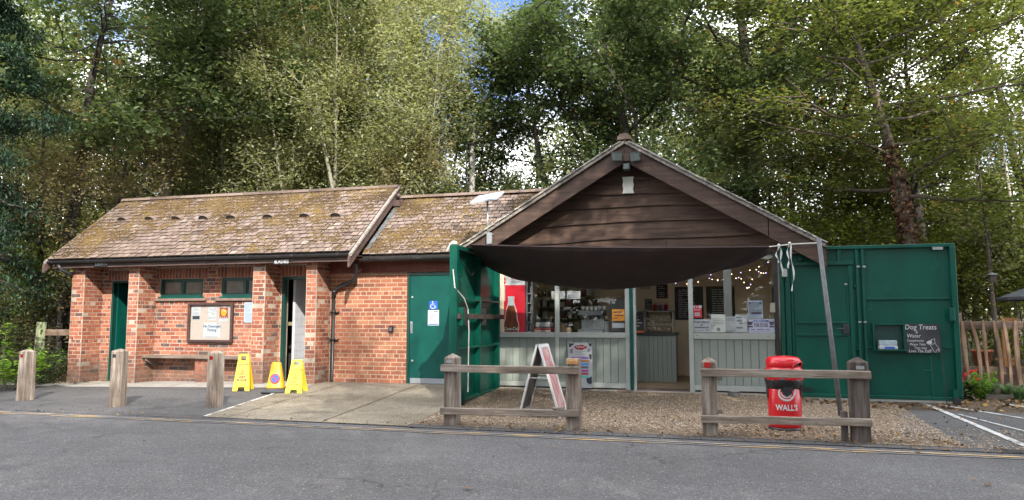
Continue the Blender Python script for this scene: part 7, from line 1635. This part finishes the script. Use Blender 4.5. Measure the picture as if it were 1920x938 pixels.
pts_ = np.stack([X, Y, Z], 1); me = leafmesh('distant_woodland', L_mixed, pts_, .7, .35+rg.normal(0, .16, n), .3, 1.2, 0, 19)
o = bpy.data.objects.new('distant_woodland', me); C.objects.link(o); tag(o, 'belt of woodland on the far side of the car park behind the viewer', 'woodland', kind='stuff')
# ------------------------------------------------------------------ plants, litter
def litter(name, label, pts, size, seed, cat='leaf litter', m=None):
    pts = np.array(pts); tn = np.random.RandomState(seed).uniform(0, 1, len(pts)); me = leafmesh(name, m or L_litter, pts, size, tn, 1.2, 1.4, 0, seed); o = bpy.data.objects.new(name, me); C.objects.link(o); tag(o, label, cat, kind='stuff')
def spread_(n, x0, x1, y0, y1, off=.012, seed=1, fy=None):
    r_ = np.random.RandomState(seed); x = r_.uniform(x0, x1, n); t = r_.uniform(0, 1, n); y = y0+(y1-y0)*t
    return np.stack([x, y, np.array([gz(a_, b_) for a_, b_ in zip(x, y)])+off+r_.uniform(0, .015, n)], 1)
litter('leaf_litter', 'fallen brown leaves along the foot of the right gate and flower bed', np.concatenate([spread_(1500, 1.0, 7.5, 11.2, 13.2, seed=1), spread_(900, 3, 9, 12.8, 17, seed=2)]), .065, 3)
litter('leaf_litter', 'brown leaf litter on the woodland edge at the left', np.concatenate([spread_(4200, -18, XL-.1, 12.4, 17, seed=4), spread_(250, -16, -12, 11.5, 12.4, seed=5)]), .08, 6)
litter('leaf_litter', 'scattered small fallen leaves on the forecourt under the right railing', np.concatenate([spread_(260, -.3, 2.3, 8.55, 9.2, seed=7), spread_(260, -3.7, 2.6, 8.3, 8.75, seed=18), spread_(160, -12, 6, 8.15, 8.5, seed=28), spread_(130, -3.5, 2.2, 8.6, 9.6, seed=29), spread_(90, 1.2, 4.5, 8.6, 11, seed=8), spread_(70, -3.7, 2, 9, 11.8, seed=9)]), .04, 10)
fl_w = ['at the bottom centre of the view', 'near the bottom right corner', 'just past the right railing', 'beyond the yellow line right of the railing', 'between the first two white lines', 'inside the parking bay at the far right', 'against the right railing post', 'left, in front of the first bollard', 'in front of the apron corner', 'in front of the second bollard', 'in front of the A-board', 'right of centre on the road', 'in front of the red bin', 'low at the right on the road', 'left of the A-board on the road', 'behind the gap between bollards one and two', 'just right of the first bollard', 'at the start of the first white line']
fl_px = [(877, 917, .07), (1852, 909, .075), (1763, 833, .06), (1722, 850, .07), (1888, 818, .05), (1893, 788, .06), (1752, 826, .05), (120, 848, .04), (420, 780, .04), (270, 828, .045), (1040, 838, .04), (1245, 868, .035), (1500, 860, .03), (1826, 900, .04), (925, 857, .035), (190, 738, .05), (150, 738, .04), (1830, 801, .045)]
for i, (u, v, s_) in enumerate(fl_px):
    p = G(u, v, -.145); p.z = gz(p.x, p.y)+.006+(0.012 if p.x > 1.3 and p.y > 8.3 else 0); q = MB(); r_ = random.Random(i); pts = []
    for k in range(12): a_ = k*math.pi/6; rr_ = s_*.5*(1 if k % 2 == 0 else .55)*r_.uniform(.8, 1.2)*(1.3 if k in (0, 6) else 1); pts.append((p.x+rr_*math.cos(a_+i), p.y+rr_*math.sin(a_+i), p.z+.004+.008*r_.random()))
    q.add(pts + [(p.x, p.y, p.z+.003)], [(k, (k+1) % 12, 12) for k in range(12)], r_.uniform(.4, 1)); o = q.build('fallen_leaf', L_litter); tag(o, 'single fallen autumn leaf on the asphalt ' + fl_w[i], 'leaf', 'fallen leaves lying on the asphalt')
# flower bed: trough, geranium, fern, grassy plants
pp = P(1873, 752, 12.9); tg = thing('planter_trough', 'grey weathered trough with trailing grassy leaves in front of the paling fence', 'planter', (pp.x, 12.9, -.1))
a, c_ = P(1848, 757, 12.8), P(1902, 741, 12.8); q = MB(); q.box((a.x, 12.8, -.12), (c_.x, 13.05, c_.z)); q.build('trough', mat('old_trough', (.16, .13, .11), (.09, .075, .065), 10, .9, .6), tg, bevel=.012)
def tuft(label, p, n, h, sp_, m, group=None, name='grassy_plant', w=.012, parent=None):
    r_ = random.Random(int(p.x*100)+n); q = MB()
    for i in range(n):
        a_ = r_.uniform(0, 6.28); l_ = h*r_.uniform(.6, 1.1); o_ = sp_*r_.uniform(.2, 1); b0 = p+Vector((r_.uniform(-.05, .05), r_.uniform(-.04, .04), 0)); dx, dy = math.cos(a_), math.sin(a_); vs = []
        for k in range(5): t_ = k/4; cpt = b0+Vector((dx*o_*t_**1.4, dy*o_*t_**1.4, l_*(t_-.45*t_*t_))); ww = w*(1-t_*.85); vs += [cpt+Vector((-dy*ww, dx*ww, 0)), cpt-Vector((-dy*ww, dx*ww, 0))]
        q.add(vs, [(2*k, 2*k+1, 2*k+3, 2*k+2) for k in range(4)], r_.random())
    if parent is not None: return q.build('leaves', m, parent)
    o = q.build(name, m); tag(o, label, 'plant', group); return o
L_grassy = leafmat('grassy_leaf', [(0, (.05, .11, .05)), (.6, (.12, .22, .10)), (1, (.24, .34, .17))], .35)
tuft('', Vector(((a.x+c_.x)/2-.1, 12.92, c_.z-.02)), 60, .36, .34, L_grassy, parent=tg); tuft('', Vector(((a.x+c_.x)/2+.12, 12.92, c_.z-.02)), 60, .33, .34, L_grassy, parent=tg)
for u, lab in ((1912, 'spiky grey green plant right of the trough at the edge of the view'), (1935, 'spiky plant further right of the trough')): tuft(lab, Vector((P(u, 750, 12.9).x, 12.9, -.08)), 70, .42, .38, L_grassy)
tuft('tall strappy leaves standing behind the paling fence', Vector((P(1836, 700, 14.3).x, 14.3, -.05)), 46, 1.5, .28, L_grassy, w=.018)
p = Vector((P(1838, 755, 12.85).x, 12.85, -.12)); t_ = thing('fern', 'bright green fern clump between the red geranium and the trough', 'fern', p); r_ = random.Random(4)
cs = []
for i in range(16):
    a_ = r_.uniform(0, 6.28); l_ = r_.uniform(.35, .55)
    for k in range(26): t = k/26; cs.append((p.x+math.cos(a_)*.24*t+r_.gauss(0, .022), p.y+math.sin(a_)*.2*t+r_.gauss(0, .022), p.z+l_*(1.5*t-.6*t*t)))
cs = np.array(cs); linkmesh('fronds', leafmesh('fronds', L_bright, cs-np.array(tuple(p)), .06, .3+rg.normal(0, .2, len(cs)), .6, 1.8, .3, 4), p, t_)
p = Vector((P(1815, 745, 12.95).x, 12.95, -.12)); t_ = thing('geranium', 'red flowering geranium at the foot of the right gate edge', 'flower', p); n = 220; c = np.stack([rg.normal(0, .13, n), rg.normal(0, .1, n), rg.uniform(.05, .33, n)], 1); linkmesh('leaves', leafmesh('leaves', leafmat('geranium_leaf', [(0, (.03, .07, .02)), (1, (.10, .20, .06))], .3), c, .09, rg.uniform(0, 1, n), 1.5, 1.1, 0, 3), p, t_)
for k, (dx, dz) in enumerate(((-.05, .42), (.07, .47), (-.1, .33), (.11, .36), (.0, .3))):
    q = MB(); q.tube([p+Vector((dx*.4, 0, .1)), p+Vector((dx, -.05, dz))], .005, 4); 
    fl2 = q.build('flower_stem', L_grassy, t_); q = MB()
    for i in range(9): q.sphere((p.x+dx+R.gauss(0, .018), p.y-.06+R.gauss(0, .015), p.z+dz+R.gauss(0, .018)), .017, 5, 4)
    q.build('flower_head', mat('geranium_red', (.70, .02, .015), (.55, .01, .01), 30, .5), fl2)
pp = P(1843, 690, 14.2); q = MB(); q.lathe([(.10, 0), (.15, .28), (.165, .28), (.165, .32), (.14, .32), (.13, .25), (0, .24)], (pp.x, 14.2, P(1843, 692, 14.2).z), 16); o = q.build('flower_pot', mat('terracotta', (.32, .10, .05), (.24, .07, .035), 10, .8), smooth=True); tag(o, 'terracotta flower pot seen between the pales', 'flower pot')
MB().box((pp.x-.4, 14.0, -.2), (pp.x+.5, 14.5, P(1843, 692, 14.2).z-.002)).build('raised_bed', M_sill, kind='structure')
p = Vector((P(1755, 760, 12.3).x, 12.3, 0))
tuft('thin weeds at the foot of the left railing post', Vector((P(1052, 800, 8.6).x, 8.62, -.145)), 14, .09, .05, L_grassy, w=.004)
